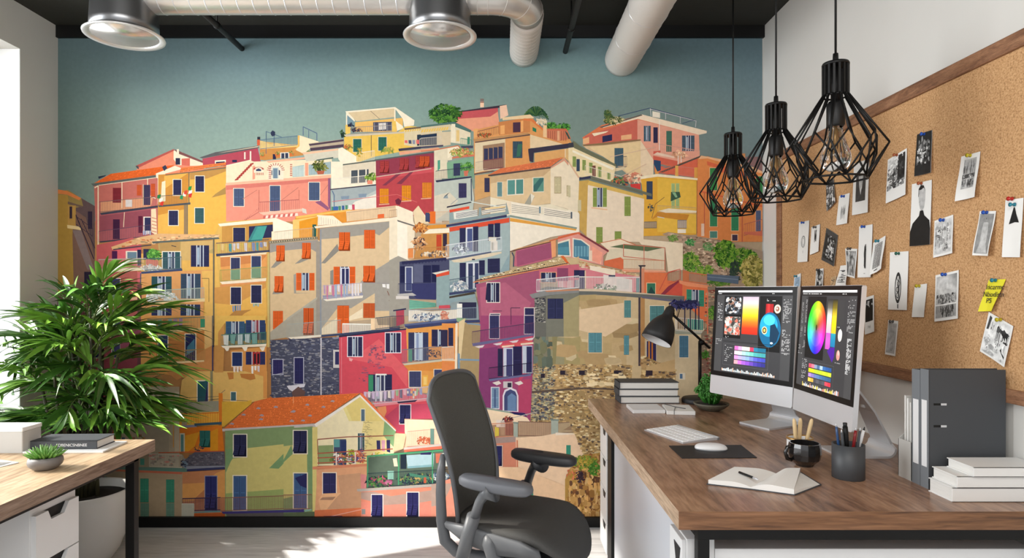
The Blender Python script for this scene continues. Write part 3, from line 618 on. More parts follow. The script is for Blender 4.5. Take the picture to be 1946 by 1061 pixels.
B(615, 350, 945, 405, 65, 26, '#d09a88', w=3); P('#d06050', 612, 408, 665, 405, 660, 425, 612, 430); P('#e8c8b0', 640, 415, 780, 450, 760, 458, 612, 432); L('#f0e8dc', 4, 655, 180, 655, 400)
P('#d8b890', 100, 365, 520, 325, 520, 580, 420, 570, 300, 470, 130, 390); P('#8a7050', 100, 362, 520, 322, 522, 332, 250, 365, 110, 372)
P('#e4c898', 150, 380, 520, 340, 520, 580, 430, 570, 400, 540, 430, 500, 330, 500, 180, 400); P('#e8cfae', 520, 330, 612, 470, 612, 600, 520, 580)
R('#2f2f52', 245, 300, 70, 45, -.2); P('#efdcbc', 170, 280, 290, 262, 270, 275, 185, 300); P('#e8b080', 380, 295, 455, 285, 455, 320, 380, 328); P('#e8b080', 105, 320, 150, 305, 150, 350, 105, 360)
W(332, 385, 64, 130, '#4a6470', None); B(340, 450, 420, 445, 75, 8, '#3f4a60'); P('#d8c4a0', 300, 535, 400, 520, 420, 535, 310, 560)
VEG(['#e8c8a0', '#c89070', '#d8a888'], 800, 430, 45, 22, 40, 22); L('#e8d8c8', 6, 790, 440, 790, 510); L('#e8d8c8', 6, 812, 440, 812, 490)
P('#d86a50', 780, 510, 955, 440, 935, 520, 930, 600, 620, 560, 620, 500, 700, 530); P('#5a5048', 650, 560, 955, 438, 960, 448, 680, 562); P('#dd9a50', 625, 500, 650, 495, 650, 575, 625, 575)
R('#e0a858', 768, 512, 24, 80); R('#e0a050', 905, 525, 26, 80); B(650, 520, 768, 510, 60, 10, '#c86050'); B(792, 518, 905, 530, 60, 10, '#d08070', w=3)
P('#2f4868', 615, 470, 665, 478, 665, 545, 640, 555, 615, 500)
# green roofed long house
P('#e8d4a8', 0, 345, 40, 370, 340, 520, 320, 640, 250, 620, 60, 590, 0, 470)
P('#6f7058', 30, 330, 80, 370, 345, 505, 345, 520, 240, 478, 40, 385); P('#3f4048', 0, 350, 35, 345, 40, 380, 0, 385)
for x, y, k in ((30, 445, 0), (100, 470, 0), (148, 490, 0), (212, 520, 0), (278, 560, 0)): leaf('#8a9a58', x, y, 26, 75 if x < 250 else 50, .1)
R('#3d4a5c', 58, 465, 24, 88); R('#7a4a40', 172, 512, 24, 78); P('#f2e8d0', 30, 400, 330, 530, 320, 545, 30, 415)
B(120, 512, 380, 590, 60, 16, '#e0d4c0'); VEG(['#3f6a4a', '#2f3a4a', '#c06040', '#6a8a50'], 375, 620, 60, 25, 80, 20); P('#d04440', 445, 645, 520, 640, 520, 685, 450, 665); VEG(['#d8b090', '#c07860', '#e8c8a8'], 470, 595, 70, 30, 60, 24)
L('#d8b8a0', 4, 380, 590, 560, 500); L('#d8b8a0', 4, 300, 450, 620, 380)
# yellow building
P('#dfa840', 520, 600, 635, 590, 935, 618, 920, 860, 920, 1010, 540, 1020, 540, 750); P('#e6b84c', 640, 600, 920, 625, 920, 1000, 640, 990)
P('#f0e0c0', 515, 590, 640, 572, 942, 605, 940, 618, 640, 592, 520, 610)
R('#3c465c', 562, 625, 44, 130); leaf('#a8bc80', 740, 640, 26, 180); leaf('#a8bc80', 772, 640, 26, 180); P('#3f5a48', 738, 702, 800, 702, 808, 740, 735, 770)
P('#8ab088', 745, 705, 770, 705, 785, 740, 770, 742); P('#c88838', 600, 900, 640, 845, 870, 865, 850, 910, 640, 880)
B(640, 800, 918, 815, 45, 26, '#c8a070', w=3); P('#ecdcc0', 650, 838, 720, 820, 922, 838, 920, 852, 700, 852); L('#7a6040', 4, 600, 890, 625, 790, 690, 740)
VEG(['#3f4a4a', '#6a6a60'], 598, 810, 20, 22, 20, 14); R('#b8a080', 545, 915, 90, 48); B(545, 918, 635, 916, 44, 14, '#6a6058'); R('#c0b0a0', 785, 905, 65, 58); B(785, 905, 850, 905, 58, 8, '#7a6a64'); R('#f0e4d0', 785, 970, 60, 28); L('#d8ccc0', 6, 640, 880, 690, 890)
# orange right building
P('#df8a50', 930, 460, 1000, 445, 1395, 560, 1395, 1061, 925, 1061); P('#e8b488', 955, 440, 1120, 470, 1395, 540, 1395, 570, 1000, 460, 935, 465)
P('#d86a48', 995, 480, 1060, 500, 1395, 600, 1395, 620, 1100, 560, 1100, 540, 1000, 510)
P('#8a6a68', 1270, 450, 1395, 448, 1395, 555, 1270, 490); R('#c88858', 1248, 425, 24, 30)
for x, y, h in ((1018, 530, 160), (1350, 590, 130), (1018, 760, 190), (1172, 795, 185)): W(x, y, 52, h, '#3f8a50' if y < 700 else '#3f8a60', '#e8b890', fw=4)
W(1348, 835, 36, 150, '#5a6480', '#e8b890', fw=3); W(1018, 985, 52, 48, '#5a8f80', '#e8c8a8', fw=4); R('#e8c0a0', 1170, 1005, 50, 50); R('#4a3a4c', 1178, 1010, 38, 42)
L('#c0604a', 6, 978, 700, 978, 1000); L('#c0604a', 7, 1250, 780, 1250, 1061); L('#b07048', 5, 925, 620, 925, 1000); P('#d86848', 940, 690, 1395, 800, 1395, 812, 940, 700)
B(1262, 935, 1395, 900, 80, 10, '#b06058'); P('#d07058', 1262, 990, 1395, 985, 1395, 1020, 1262, 1005); R('#e8c8b0', 955, 930, 22, 90)
# cream house w/ green shutters
P('#ead6bc', 135, 640, 545, 740, 540, 1061, 130, 1061); P('#c8a258', 70, 625, 150, 615, 140, 660, 130, 1020, 70, 960); P('#d8b260', 150, 620, 545, 730, 545, 752, 135, 650)
P('#6f7060', 75, 600, 160, 585, 600, 715, 600, 735, 160, 612, 70, 615); P('#3a3c55', 70, 600, 158, 588, 162, 604, 72, 616)
W(176, 672, 100, 138, '#8a9a50', None, 'o'); W(403, 735, 45, 140, '#8a9a50', None); W(200, 955, 46, 120, '#8a9a50', None); W(333, 985, 48, 70, '#8a9a50', None)
R('#e8b890', 165, 812, 115, 8, .12)
P('#e8d8bc', 0, 480, 78, 600, 66, 920, 0, 900); P('#d8b090', 0, 478, 80, 595, 72, 605, 0, 492); R('#c8bc98', 0, 655, 15, 85); R('#c8bc98', 68, 760, 24, 80); P('#f0e6d0', 0, 830, 30, 840, 80, 860, 80, 1061, 0, 1061)
# ---- right hill and terraces (crop I)
F(1060, 420, 1460, 1415)
P('#a8907a', 700, 90, 740, 75, 1070, 125, 1380, 205, 1380, 460, 840, 460, 838, 140)
STONE(['#c0a890', '#8f7a68', '#d8c0a4', '#7a6450', '#b89880'], [(720, 85), (1150, 140), (1150, 380), (840, 300)], 420, 22, 14)
VEG(['#6a8a44', '#8aa058'], 780, 115, 30, 20, 40, 14); VEG(['#5a9a58', '#3f7a48'], 890, 143, 26, 24, 50, 14); VEG(['#5a8a50', '#7aa068'], 1010, 172, 34, 28, 60, 14)
VEG(['#4a7a2a', '#6a9a34', '#2f5a24', '#86aa44'], 1130, 220, 75, 90, 420, 20); VEG(['#4a7a2a', '#6a9a34', '#2f5a24', '#86aa44'], 1240, 260, 110, 75, 420, 20)
VEG(['#5a8a34', '#8aa844', '#3f6a2a'], 895, 270, 55, 65, 220, 18); VEG(['#5a8a34', '#8aa844'], 990, 330, 60, 30, 120, 16); VEG(['#2f3f38', '#3a4a3a'], 1190, 330, 30, 60, 60, 22)
VEG(['#b0a058', '#8f8a44', '#6f6a34', '#c8b870'], 1310, 340, 75, 110, 420, 24); VEG(['#6a8a3a', '#4f7a34'], 1080, 415, 75, 20, 80, 16)
P('#5c6a7c', 1000, 358, 1215, 372, 1210, 425, 1050, 405, 1000, 398); L('#8090a0', 4, 1000, 375, 1210, 395); B(880, 345, 1000, 362, 60, 10, '#c88858'); P('#c87a50', 838, 330, 880, 340, 880, 410, 838, 405)
P('#f0dcc0', 285, 150, 410, 120, 480, 150, 540, 170, 340, 200); P('#ead8bc', 530, 120, 838, 150, 838, 330, 740, 345, 720, 180, 560, 160); P('#ded0b4', 340, 190, 720, 180, 720, 340, 440, 330, 310, 290)
L('#d0805a', 5, 280, 150, 420, 122, 520, 160); P('#5f6f50', 350, 175, 440, 158, 715, 180, 600, 205)
L('#c8705a', 5, 440, 158, 440, 240); L('#c8705a', 5, 578, 165, 578, 330); L('#c8705a', 5, 718, 180, 718, 340); L('#c8705a', 5, 440, 158, 718, 182); L('#c8705a', 5, 440, 240, 718, 268)
P('#d8704c', 310, 270, 420, 245, 440, 260, 440, 330, 310, 300); B(440, 258, 715, 268, 62, 26, '#c89070', w=3); P('#e8a080', 430, 325, 720, 335, 730, 348, 430, 345)
# pink gable
P('#e09a8c', 0, 105, 135, 75, 340, 205, 305, 235, 305, 300, 0, 235); P('#d86a48', 0, 110, 135, 72, 342, 198, 340, 212, 135, 88, 0, 125); P('#7a4048', 150, 82, 342, 200, 335, 210, 150, 95)
P(CRM, 0, 145, 80, 120, 88, 240, 0, 240); P('#4f7f90', 0, 155, 72, 135, 78, 232, 0, 228); P('#5a90a0', 0, 180, 74, 175, 74, 226, 0, 222)
P(CRM, 98, 240, 98, 115, 160, 125, 215, 165, 215, 270, 98, 245); P('#4a7890', 106, 240, 106, 125, 155, 132, 208, 172, 208, 265, 106, 242)
for i in range(5): R('#6f9fb0', 112+i*20, 170, 14, 70)
P('#ead0b8', 215, 200, 235, 200, 290, 260, 290, 290, 215, 270); P('#f0a088', 230, 170, 300, 215, 285, 290, 230, 270)
# red stairs house
P('#e0784e', 558, 345, 735, 350, 735, 400, 870, 420, 1030, 440, 1005, 470, 1005, 700, 860, 560, 558, 500); P('#cf5848', 680, 510, 810, 405, 835, 430, 835, 525, 700, 520)
P('#8f3a48', 680, 505, 740, 440, 810, 400, 812, 412, 700, 512); L('#c85a4a', 5, 680, 470, 740, 345, 820, 325, 820, 400); B(740, 350, 820, 325, 70, 7, '#c86050'); P('#e8946c', 815, 400, 1040, 440, 1035, 455, 870, 440, 815, 420)
B(840, 345, 1000, 365, 60, 12, '#d06a4c'); W(598, 420, 55, 80, '#3f7a60', '#e8c8a0'); P('#2f4a48', 600, 500, 625, 440, 660, 500)
W(863, 460, 118, 110, '#3f8a70', None, 'o', sk=.06)
# pink house with tile roof
P('#d8828a', 0, 300, 100, 290, 550, 370, 550, 480, 0, 470); P('#a8506a', 0, 300, 68, 305, 68, 380, 0, 380)
P('#ccb088', 0, 240, 80, 245, 440, 345, 545, 360, 545, 376, 390, 350, 200, 305, 0, 300); STONE(['#d8c098', '#a8885c', '#e8d8b8', '#c87a50'], [(20, 250), (520, 355), (540, 372), (10, 290)], 140, 22, 7)
L('#d86a38', 14, 28, 238, 66, 285); P('#f0e0c8', 215, 300, 385, 330, 385, 370, 215, 330); R('#3a3058', 110, 330, 72, 130, .03); R('#e0c8a8', 180, 335, 8, 120)
P('#e8d8d0', 305, 360, 500, 395, 500, 480, 305, 465); VEG(['#4a6a50', '#8aa080', '#d8d0c8', '#5a4a5a'], 330, 445, 90, 18, 80, 18); R('#dcd4cc', 395, 390, 80, 70); R('#33405a', 340, 365, 45, 18)
B(0, 375, 550, 380, 92, 52, '#e6e0d8', w=4, rails=1); R('#8aa0a0', 525, 385, 22, 95); R('#3f4048', 550, 300, 12, 185); P('#d89070', 560, 320, 580, 320, 580, 490, 560, 490); P('#3f3a40', 538, 298, 590, 298, 585, 308, 545, 308)
# big tower front (lower middle right)
F(1060, 420, 1460, 1415)
towc = [mixc('#c8aa7c', '#d8bd94', .5)]
F(0, 0, 1946, 1946)
P('#a89878', 1008, 575, 1030, 560, 1125, 552, 1220, 560, 1222, 720, 1008, 720)
for i, c in enumerate(['#84806c', '#9a9474', '#aa9a6c', '#b69f70', '#c0a678', '#c8ac80', '#c9ab80']):
    x0 = 1012+i*30; P(c, x0, 562, x0+31, 560, x0+31, 700, x0, 700)
P('#d0b890', 1190, 560, 1285, 568, 1285, 740, 1190, 730); P('#dcc8a4', 1282, 625, 1352, 625, 1352, 760, 1282, 760)
STONE(['#c8b088', '#bfa478', '#d8c49c', '#b0946a'], [(1040, 570), (1210, 570), (1210, 690), (1040, 690)], 26, 40, 22)
P('#e4c8a4', 1090, 590, 1190, 575, 1200, 610, 1150, 640, 1090, 625)
# concrete rim
P('#6a6c68', 1013, 553, 1040, 545, 1130, 550, 1300, 563, 1300, 572, 1130, 560, 1040, 562, 1016, 566); P('#d8c4a8', 1018, 552, 1130, 549, 1300, 564, 1130, 554)
P('#3f3f48', 1016, 566, 1036, 562, 1036, 612, 1018, 612); STONE(['#8a8a80', '#2f2f3a', '#6a6a68'], [(1016, 566), (1036, 562), (1036, 612), (1018, 612)], 40, 5, 4)
F(1060, 420, 1460, 1415)
W(445, 535, 45, 115, TE, '#d8c0a0', fw=4); W(205, 752, 90, 132, '#5f929c', '#e0c8a4', fw=5); W(443, 770, 34, 130, '#5f929c', None); W(617, 572, 96, 108, '#5a8a8c', CRM, fw=4)
R('#2f2f55', -6, 512, 42, 145); W(815, 772, 60, 145, '#56809a', CRM, fw=4); R(CRM, 592, 805, 70, 170)
for i, c in enumerate(['#3a3560', '#d89050', '#3a3560', '#c87838', '#3a3560', '#3a3560']): R(c, 596+i*10.5, 808, 10.5, 164)
R('#4a4048', 540, 515, 14, 460); R('#b88a58', 555, 515, 28, 460); P('#6a6878', 560, 505, 830, 535, 830, 552, 565, 520); R('#e6d8c0', 785, 655, 15, 100)
R(CRM, 812, 1022, 42, 45); R('#5a7a9a', 818, 1028, 18, 32)
P('#a4a898', 785, 730, 975, 742, 975, 765, 785, 760); R('#4f9080', 868, 660, 105, 70, .05); B(790, 650, 975, 665, 85, 14, '#d8d0c8', w=3)
for x in (848, 885, 920, 942): R('#2a2a48', x, 540, 7, 190)
VEG(['#2f2f58', '#4a4a78', '#23234a'], 850, 560, 95, 28, 140, 22); P('#2f3050', 780, 545, 940, 530, 935, 548, 800, 560)
P('#8a7a68', 1005, 440, 1080, 440, 1070, 1061, 955, 1061, 960, 760, 1005, 700); STONE(['#6a5c50', '#b09a80', '#8f4a40', '#c8a888'], [(1000, 450), (1075, 450), (1065, 1050), (965, 1050)], 200, 22, 12); VEG(['#4f8a34', '#3f6a2a', '#7aa044'], 1040, 620, 35, 45, 120, 14); VEG(['#4f8a34', '#3f6a2a'], 990, 900, 25, 30, 50, 14)
P('#e08060', 1000, 470, 1008, 470, 1008, 760, 1000, 760); B(960, 930, 1010, 925, 90, 6, '#a04a48')
# stonework at tower foot
F(840, 600, 1200, 1469)
STC = ['#d8bc88', '#b8986a', '#a08458', '#e4d0a4', '#8a6c48', '#c8a46c', '#6a5a50']
STD = ['#8a8878', '#5e5e64', '#a8a084', '#6f6a58', '#4a4a58', '#c0b48c']
STONE(STC, [(700, 375), (1469, 385), (1469, 560), (690, 590)], 700, 26, 15, base='#b39468')
STONE(STC, [(690, 580), (1469, 560), (1469, 700), (1240, 860), ], 10, 20, 12, base='#a88c62')
STONE(STC, [(690, 590), (1469, 560), (1469, 1061), (1080, 1061)], 900, 26, 16, base='#b09268')
STONE(STC, [(690, 590), (1100, 580), (1240, 1061), (680, 830)], 600, 26, 16, base='#a58a60')
STONE(STD, [(690, 385), (880, 385), (860, 590), (690, 600)], 260, 22, 12); STONE(STD, [(690, 600), (880, 590), (860, 800), (685, 820)], 300, 24, 14)
P('#5e5048', 690, 585, 1100, 555, 1469, 570, 1469, 580, 1100, 568, 690, 602); 
for x, y in ((765, 450), (915, 425), (1060, 425), (1330, 425)): R('#332c38', x, y, 30+(x-700)*.07, 32+(x-700)*.01); R('#8f7a60', x+28+(x-700)*.05, y+4, 14, 26)
STONE(['#eed8ae', '#e8cfa0'], [(1100, 450), (1469, 450), (1469, 540), (1100, 540)], 22, 60, 28)
STONE(['#5f685c', '#7c7c60', '#6d7a70'], [(710, 30), (850, 40), (850, 375), (710, 375)], 40, 50, 90)
P('#8e8660', 850, 60, 900, 40, 880, 375, 860, 375)
F(1060, 420, 1460, 1415)
STONE(STC, [(560, 900), (790, 1000), (790, 1200), (560, 1200)], 260, 24, 14, base='#c09c6c'); P('#cfae7e', 590, 980, 785, 930, 785, 1010, 600, 1010); R('#3a303a', 590, 1005, 45, 35)
# ---- crop G : beige houses
F(400, 400, 760, 1469)
P('#d8ab5a', 0, 260, 80, 90, 515, 60, 515, 220, 450, 240, 460, 900, 460, 1061, 0, 1061)
P('#e0b05c', 0, 280, 45, 330, 75, 600, 60, 1061, 0, 1061); R('#4c4a44', 20, 220, 12, 841); P('#c08c48', 90, 120, 485, 90, 485, 240, 90, 260)
P('#f0e2c8', 60, 105, 500, 60, 525, 75, 510, 88, 75, 125); P('#f4e8d0', 505, 58, 640, 110, 640, 220, 490, 230, 485, 90)
W(178, 135, 92, 108, NV, '#d8b878'); R(NV, 300, 125, 185, 100, -.08); P('#4a9a90', 300, 225, 350, 125, 440, 120, 400, 235, 290, 248); P('#3f7f80', 350, 125, 370, 122, 310, 245, 290, 248)
WASH(50, 262, 440, 245, 13, 65, ('#d8d0d0', '#e8c880', '#8a90b0', '#3a3a60', '#5a9a98', '#d8b858')); B(45, 255, 455, 225, 85, 46, '#35405a'); P('#3f4458', 45, 340, 460, 308, 462, 322, 48, 358); P('#e8d4b0', 75, 355, 440, 325, 430, 345, 80, 365)
P('#df9a58', 75, 365, 440, 340, 440, 520, 420, 530, 95, 548); P('#c8804c', 80, 365, 440, 345, 395, 400, 80, 440)
W(160, 368, 70, 170, '#3c4060', CRM); W(320, 355, 72, 170, '#3c4466', CRM); P('#4f8f80', 320, 440, 392, 435, 392, 520, 320, 525); P('#4f8f80', 160, 460, 230, 455, 230, 535, 160, 538)
B(75, 465, 435, 440, 85, 44, '#a89858', w=4); P('#f0dcc0', 75, 555, 435, 525, 432, 548, 95, 576); P('#d89058', 75, 575, 430, 550, 430, 575, 90, 640)
P('#e6b058', 30, 600, 430, 570, 440, 840, 60, 870); P('#cf9450', 30, 600, 430, 560, 430, 600, 250, 700, 240, 740, 30, 720)
W(160, 598, 78, 130, NV, CRM); W(318, 582, 78, 136, NV, CRM); WASH(170, 740, 240, 735, 4, 80, ('#8090b0', '#3f6f90', '#d8d8d8')); WASH(330, 725, 380, 722, 3, 25, ('#5fa098', '#8fb0b8')); P('#b88448', 110, 850, 190, 780, 320, 770, 265, 800, 150, 900)
W(125, 862, 150, 150, '#3f6a78', None, 'o'); W(285, 855, 145, 150, '#35405f', None, 'o', gl='#7a3840'); WASH(95, 960, 375, 950, 5, 95, ('#e8e4dc', '#d8dcd8', '#98b8b8', '#7fa8a0')); B(90, 955, 435, 945, 95, 40, '#4a6a68', w=4)
L('#c8b070', 14, 452, 330, 452, 1061); L('#8a7a58', 5, 462, 330, 462, 1061)
P('#ecc070', 640, 75, 835, 45, 830, 205, 640, 215); P('#e0952c', 690, 85, 835, 50, 825, 205, 690, 212); R('#2f5a50', 792, 110, 30, 95); B(480, 170, 800, 135, 80, 34, '#c8a888', w=3, rails=1); P('#f0e0c0', 475, 165, 495, 160, 495, 230, 475, 232)
# left beige house
P('#d3b68e', 462, 260, 830, 225, 855, 240, 860, 985, 600, 985, 465, 1005); P('#989088', 462, 262, 835, 228, 835, 330, 780, 300, 700, 300, 500, 320, 462, 330); R('#9a9084', 820, 240, 40, 745)
P('#8a806c', 455, 240, 830, 205, 832, 222, 460, 262); 
for i in range(40): P('#5a5448' if i % 2 else '#c0b090', 462+i*9, 244-i*.9, 468+i*9, 243-i*.9, 468+i*9, 252-i*.9, 462+i*9, 253-i*.9)
for a in ((470, 445, 510, 395, 560, 400, 500, 445), (655, 415, 712, 370, 760, 380, 690, 410), (480, 650, 500, 610, 570, 640, 520, 650)): P('#8f8a80', *a)
P('#9a948a', 645, 500, 665, 490, 665, 640, 800, 640, 650, 645); W(512, 272, 66, 125, OR, None, 'a'); W(712, 252, 68, 126, OR, None, 'a'); W(498, 510, 70, 128, OR, None, 'a'); W(666, 486, 142, 135, OR, None, 'o'); W(486, 780, 78, 142, OR, None); W(722, 758, 80, 210, OR, None, 'a')
P('#a8a090', 465, 945, 570, 860, 820, 680, 820, 985, 600, 985, 465, 1005); P('#b0a898', 590, 840, 830, 670, 830, 690, 600, 850); W(722, 758, 80, 210, '#c85828', None, 'a')
# right beige house
P('#d6ba93', 850, 140, 1450, 75, 1469, 90, 1469, 345, 1469, 830, 1390, 830, 1020, 870, 1005, 960, 860, 975)
P('#9c968c', 850, 140, 1450, 80, 1310, 195, 1280, 180, 990, 215, 855, 225); P('#eadcc0', 1450, 75, 1469, 70, 1469, 350, 1455, 345)
P('#f0dfc4', 805, 125, 1469, 48, 1469, 75, 815, 140); P('#a09a90', 1275, 465, 1469, 345, 1469, 780, 1275, 780); P('#a09a90', 1160, 560, 1280, 440, 1280, 640, 1090, 760, 1000, 740, 860, 920, 860, 700, 880, 660, 1170, 660)
P('#8a857c', 860, 410, 985, 260, 1000, 310, 890, 412); P('#8a857c', 930, 470, 955, 460, 955, 575, 930, 575); P('#e6d4b4', 860, 920, 985, 830, 985, 950, 862, 960); P('#ead8b8', 1070, 830, 1180, 760, 1180, 830, 1020, 870)
R('#8a8e94', 850, 150, 12, 830)
W(998, 170, 86, 145, OR, None, 'a'); W(1192, 152, 86, 145, OR, None); W(956, 437, 168, 145, OR, '#e8e0d0', 'o', fw=0); W(1186, 430, 92, 130, OR, None, 'a'); W(984, 738, 92, 215, OR, None); W(1186, 720, 90, 115, '#c25a2e', None)
R('#d8d8e0', 1012, 445, 68, 130); R('#33345a', 1020, 452, 22, 120); R('#33345a', 1050, 452, 24, 120)
P('#8a8ca0', 870, 660, 1180, 640, 1185, 665, 880, 700); P('#e8dcc8', 875, 690, 1185, 660, 1180, 680, 900, 705); WASH(875, 580, 1180, 560, 14, 110, ('#e0d8e0', '#c86a90', '#8fa8c8', '#e8e0dc', '#d8d0d8', '#b090b0')); B(870, 585, 1175, 565, 95, 30, '#b0a8b0', w=3); L('#8a8890', 3, 1175, 560, 1469, 570); WASH(1330, 572, 1460, 572, 4, 40, ('#e8e4e0',))
L('#7a4a38', 5, 1372, 625, 1400, 690, 1385, 700)
B(595, 885, 1010, 850, 105, 40, '#9aa09c', w=3); B(1025, 880, 1245, 885, 75, 26, '#f0ece0', w=6); P('#f0d0a8', 1245, 840, 1290, 840, 1300, 890, 1390, 890, 1390, 920, 1245, 925)
B(1280, 835, 1469, 815, 85, 18, '#4a5a6a', w=4); P('#3f4864', 600, 988, 1000, 955, 1400, 915, 1469, 905, 1469, 925, 1020, 968, 620, 1005); P('#e8dcc8', 600, 985, 860, 965, 860, 980, 640, 1005)
F(100, 350, 430, 1297)
P('#c05a5c', 330, 455, 600, 400, 665, 440, 665, 640, 330, 660); P('#d8606a', 480, 490, 660, 480, 660, 590, 480, 600); R('#4a2048', 445, 500, 40, 65)
P('#d8a878', 440, 470, 660, 395, 800, 370, 1000, 375, 1255, 378, 1240, 405, 760, 440, 600, 455, 450, 492); STONE(['#e8c090', '#8a7458', '#c86a40', '#b89868'], [(600, 405), (1240, 378), (1230, 398), (480, 480)], 90, 26, 8)
P('#58605c', 745, 430, 1240, 398, 1250, 410, 750, 445); L('#3f3e4c', 8, 455, 490, 740, 455)
P('#b39a60', 790, 445, 960, 430, 1205, 420, 1205, 530, 960, 500, 800, 520); P('#dcaa58', 665, 520, 800, 510, 960, 490, 1205, 520, 1205, 1061, 665, 1061); P('#b08a54', 800, 440, 955, 430, 955, 500, 805, 505); P('#c8a468', 960, 430, 1205, 420, 1205, 480, 1040, 570, 960, 570)
R('#e8d8c4', 548, 500, 90, 85); R('#6a8090', 560, 508, 70, 60); leaf(NV, 635, 490, 28, 120); R('#33304a', 680, 485, 60, 80); VEG(['#4f8a3a', '#7ab050', '#3a6a30'], 760, 525, 48, 38, 120, 22); P('#dd8068', 700, 560, 790, 570, 790, 620, 700, 620); VEG(['#e8e4dc', '#c8c0b8'], 740, 625, 75, 18, 60, 20)
W(825, 508, 130, 125, '#33555a', CRM, 'o', fw=6); W(1035, 458, 136, 160, NV, '#e0d8c8', 'o', fw=0); L('#3f3a40', 6, 890, 460, 925, 468)
B(345, 565, 700, 555, 70, 34, '#b8a8a0', w=4); B(690, 560, 965, 545, 85, 30, '#4f6068', w=4); P('#e0d0b0', 345, 640, 670, 625, 670, 645, 345, 665); P('#3f4a6a', 660, 655, 970, 632, 972, 648, 670, 672); P('#d89a60', 665, 672, 960, 650, 1205, 640, 1205, 880, 660, 900); P('#e0b060', 1115, 650, 1205, 645, 1205, 1061, 1140, 1061, 1140, 870)
W(742, 690, 150, 145, '#33545a', '#e8dcc8', 'o', fw=0); W(960, 670, 148, 185, '#3a4a5e', '#e8dcc8', 'o', fw=0)
P('#e09a68', 330, 665, 640, 650, 640, 900, 330, 900); P('#c86468', 600, 660, 665, 655, 665, 1061, 600, 1061); L('#4f5a70', 8, 662, 665, 655, 1061)
VEG(['#ece8e0', '#d8d8d8', '#c8ccd0'], 870, 835, 60, 35, 60, 24); VEG(['#ece8e0', '#d8d8d8'], 750, 840, 40, 35, 40, 24); B(715, 800, 1135, 775, 80, 44, '#a8b0a0', w=4); P('#e8cc98', 700, 885, 1140, 855, 1140, 878, 720, 905); P('#d89860', 665, 900, 1130, 878, 1130, 1000, 665, 1010)
W(742, 912, 150, 110, '#2f3358', '#e8dcc8', 'o', fw=0); W(958, 900, 148, 120, '#2f3a58', '#e8dcc8', 'o', fw=0); B(700, 1020, 1135, 990, 80, 44, '#4f7068', w=4); WASH(740, 1025, 980, 1010, 7, 60, ('#8aa8a8', '#b080a0', '#2f2f55', '#c06a40', '#7fa088'))
R('#6a6456', 1200, 410, 10, 651); L('#6a5a40', 4, 1115, 705, 1170, 705, 1170, 880)
F(0, 0, 1946, 1946)
P('#6a3f44', 110, 560, 270, 540, 270, 984, 110, 984); P('#a85a52', 185, 520, 262, 515, 262, 640, 185, 650); P('#8f8066', 110, 640, 130, 640, 130, 830, 110, 830); P('#8a3f48', 130, 640, 262, 620, 262, 760, 130, 780); 
for x in (178, 214): 
    for y in (530, 590, 650, 715): W(x, y, 15, 30, '#3a3560', CRM, fw=1.2)
    B(170, y+22, 240, y+20, 14, 16, '#4a3a4c', w=1)
for y in (575, 640): P('#d8a888', 165, y-6, 262, y-10, 262, y-5, 165, y-1)
P('#b5a184', 235, 735, 342, 735, 342, 984, 235, 984)
# ---- crop H : blue houses
F(740, 380, 1100, 1469)
P('#eadbc0', 0, 160, 180, 150, 200, 200, 190, 460, 140, 470, 60, 440, 0, 470); P('#f4e8d4', 62, 160, 140, 200, 140, 470, 62, 430); P('#a09a8e', 0, 470, 70, 435, 160, 475, 160, 900, 0, 900); P('#6a6460', 60, 155, 200, 200, 200, 210, 65, 168)
P('#efe0c6', 50, 50, 70, 48, 185, 95, 185, 195, 60, 150); P('#e6cfa8', 185, 90, 225, 45, 310, 185, 200, 190)
B(0, 85, 60, 75, 55, 6, '#b09078'); R('#e07030', 320, 90, 38, 95); R('#404868', 280, 100, 30, 70); B(360, 95, 465, 92, 85, 14, '#d0b090', w=3)
P('#d8923c', 285, 200, 440, 190, 440, 215, 300, 228); P('#c89050', 250, 260, 465, 235, 465, 450, 190, 450); P('#f2e4c8', 260, 265, 310, 228, 465, 220, 465, 255)
VEG(['#c07038', '#8a4a2c', '#e09850', '#d8a060'], 245, 215, 55, 28, 80, 20); VEG(['#4a3a40', '#c08050', '#e0b080'], 235, 335, 50, 45, 90, 20); R('#c04a30', 365, 270, 40, 120); R('#3a2f40', 415, 262, 32, 130); B(150, 380, 465, 362, 80, 36, '#b88048', w=4); VEG(['#d8c8b0', '#6a5a58', '#e8b880'], 350, 415, 100, 22, 70, 18)
P('#e08a50', 145, 380, 185, 378, 185, 450, 145, 452)
# pale blue building
P('#8fa4a8', 465, 190, 935, 120, 935, 400, 930, 560, 660, 640, 670, 780, 450, 830, 465, 600)
P('#a3b3b2', 465, 250, 930, 180, 930, 420, 860, 550, 465, 640); P('#d8543a', 465, 215, 930, 140, 930, 175, 468, 248); P('#3a3f60', 440, 195, 910, 115, 910, 135, 445, 212)
P('#8fa0a0', 465, 95, 490, 92, 500, 155, 690, 125, 695, 60, 712, 60, 715, 120, 900, 92, 905, 18, 935, 15, 935, 110, 465, 185)
P('#e0543a', 465, 78, 620, 50, 620, 70, 468, 100); P('#e8e4d8', 500, 100, 685, 75, 685, 125, 505, 150); P('#e8e0d0', 715, 85, 905, 40, 905, 70, 718, 115); 
for k in range(4): L('#4f5868', 4, 515, 110+k*10, 685, 84+k*10); L('#4f5868', 4, 718, 62+k*14, 903, 35+k*14)
L('#33303f', 7, 445, 60, 635, 20); L('#d8e0d8', 6, 640, 18, 905, 62)
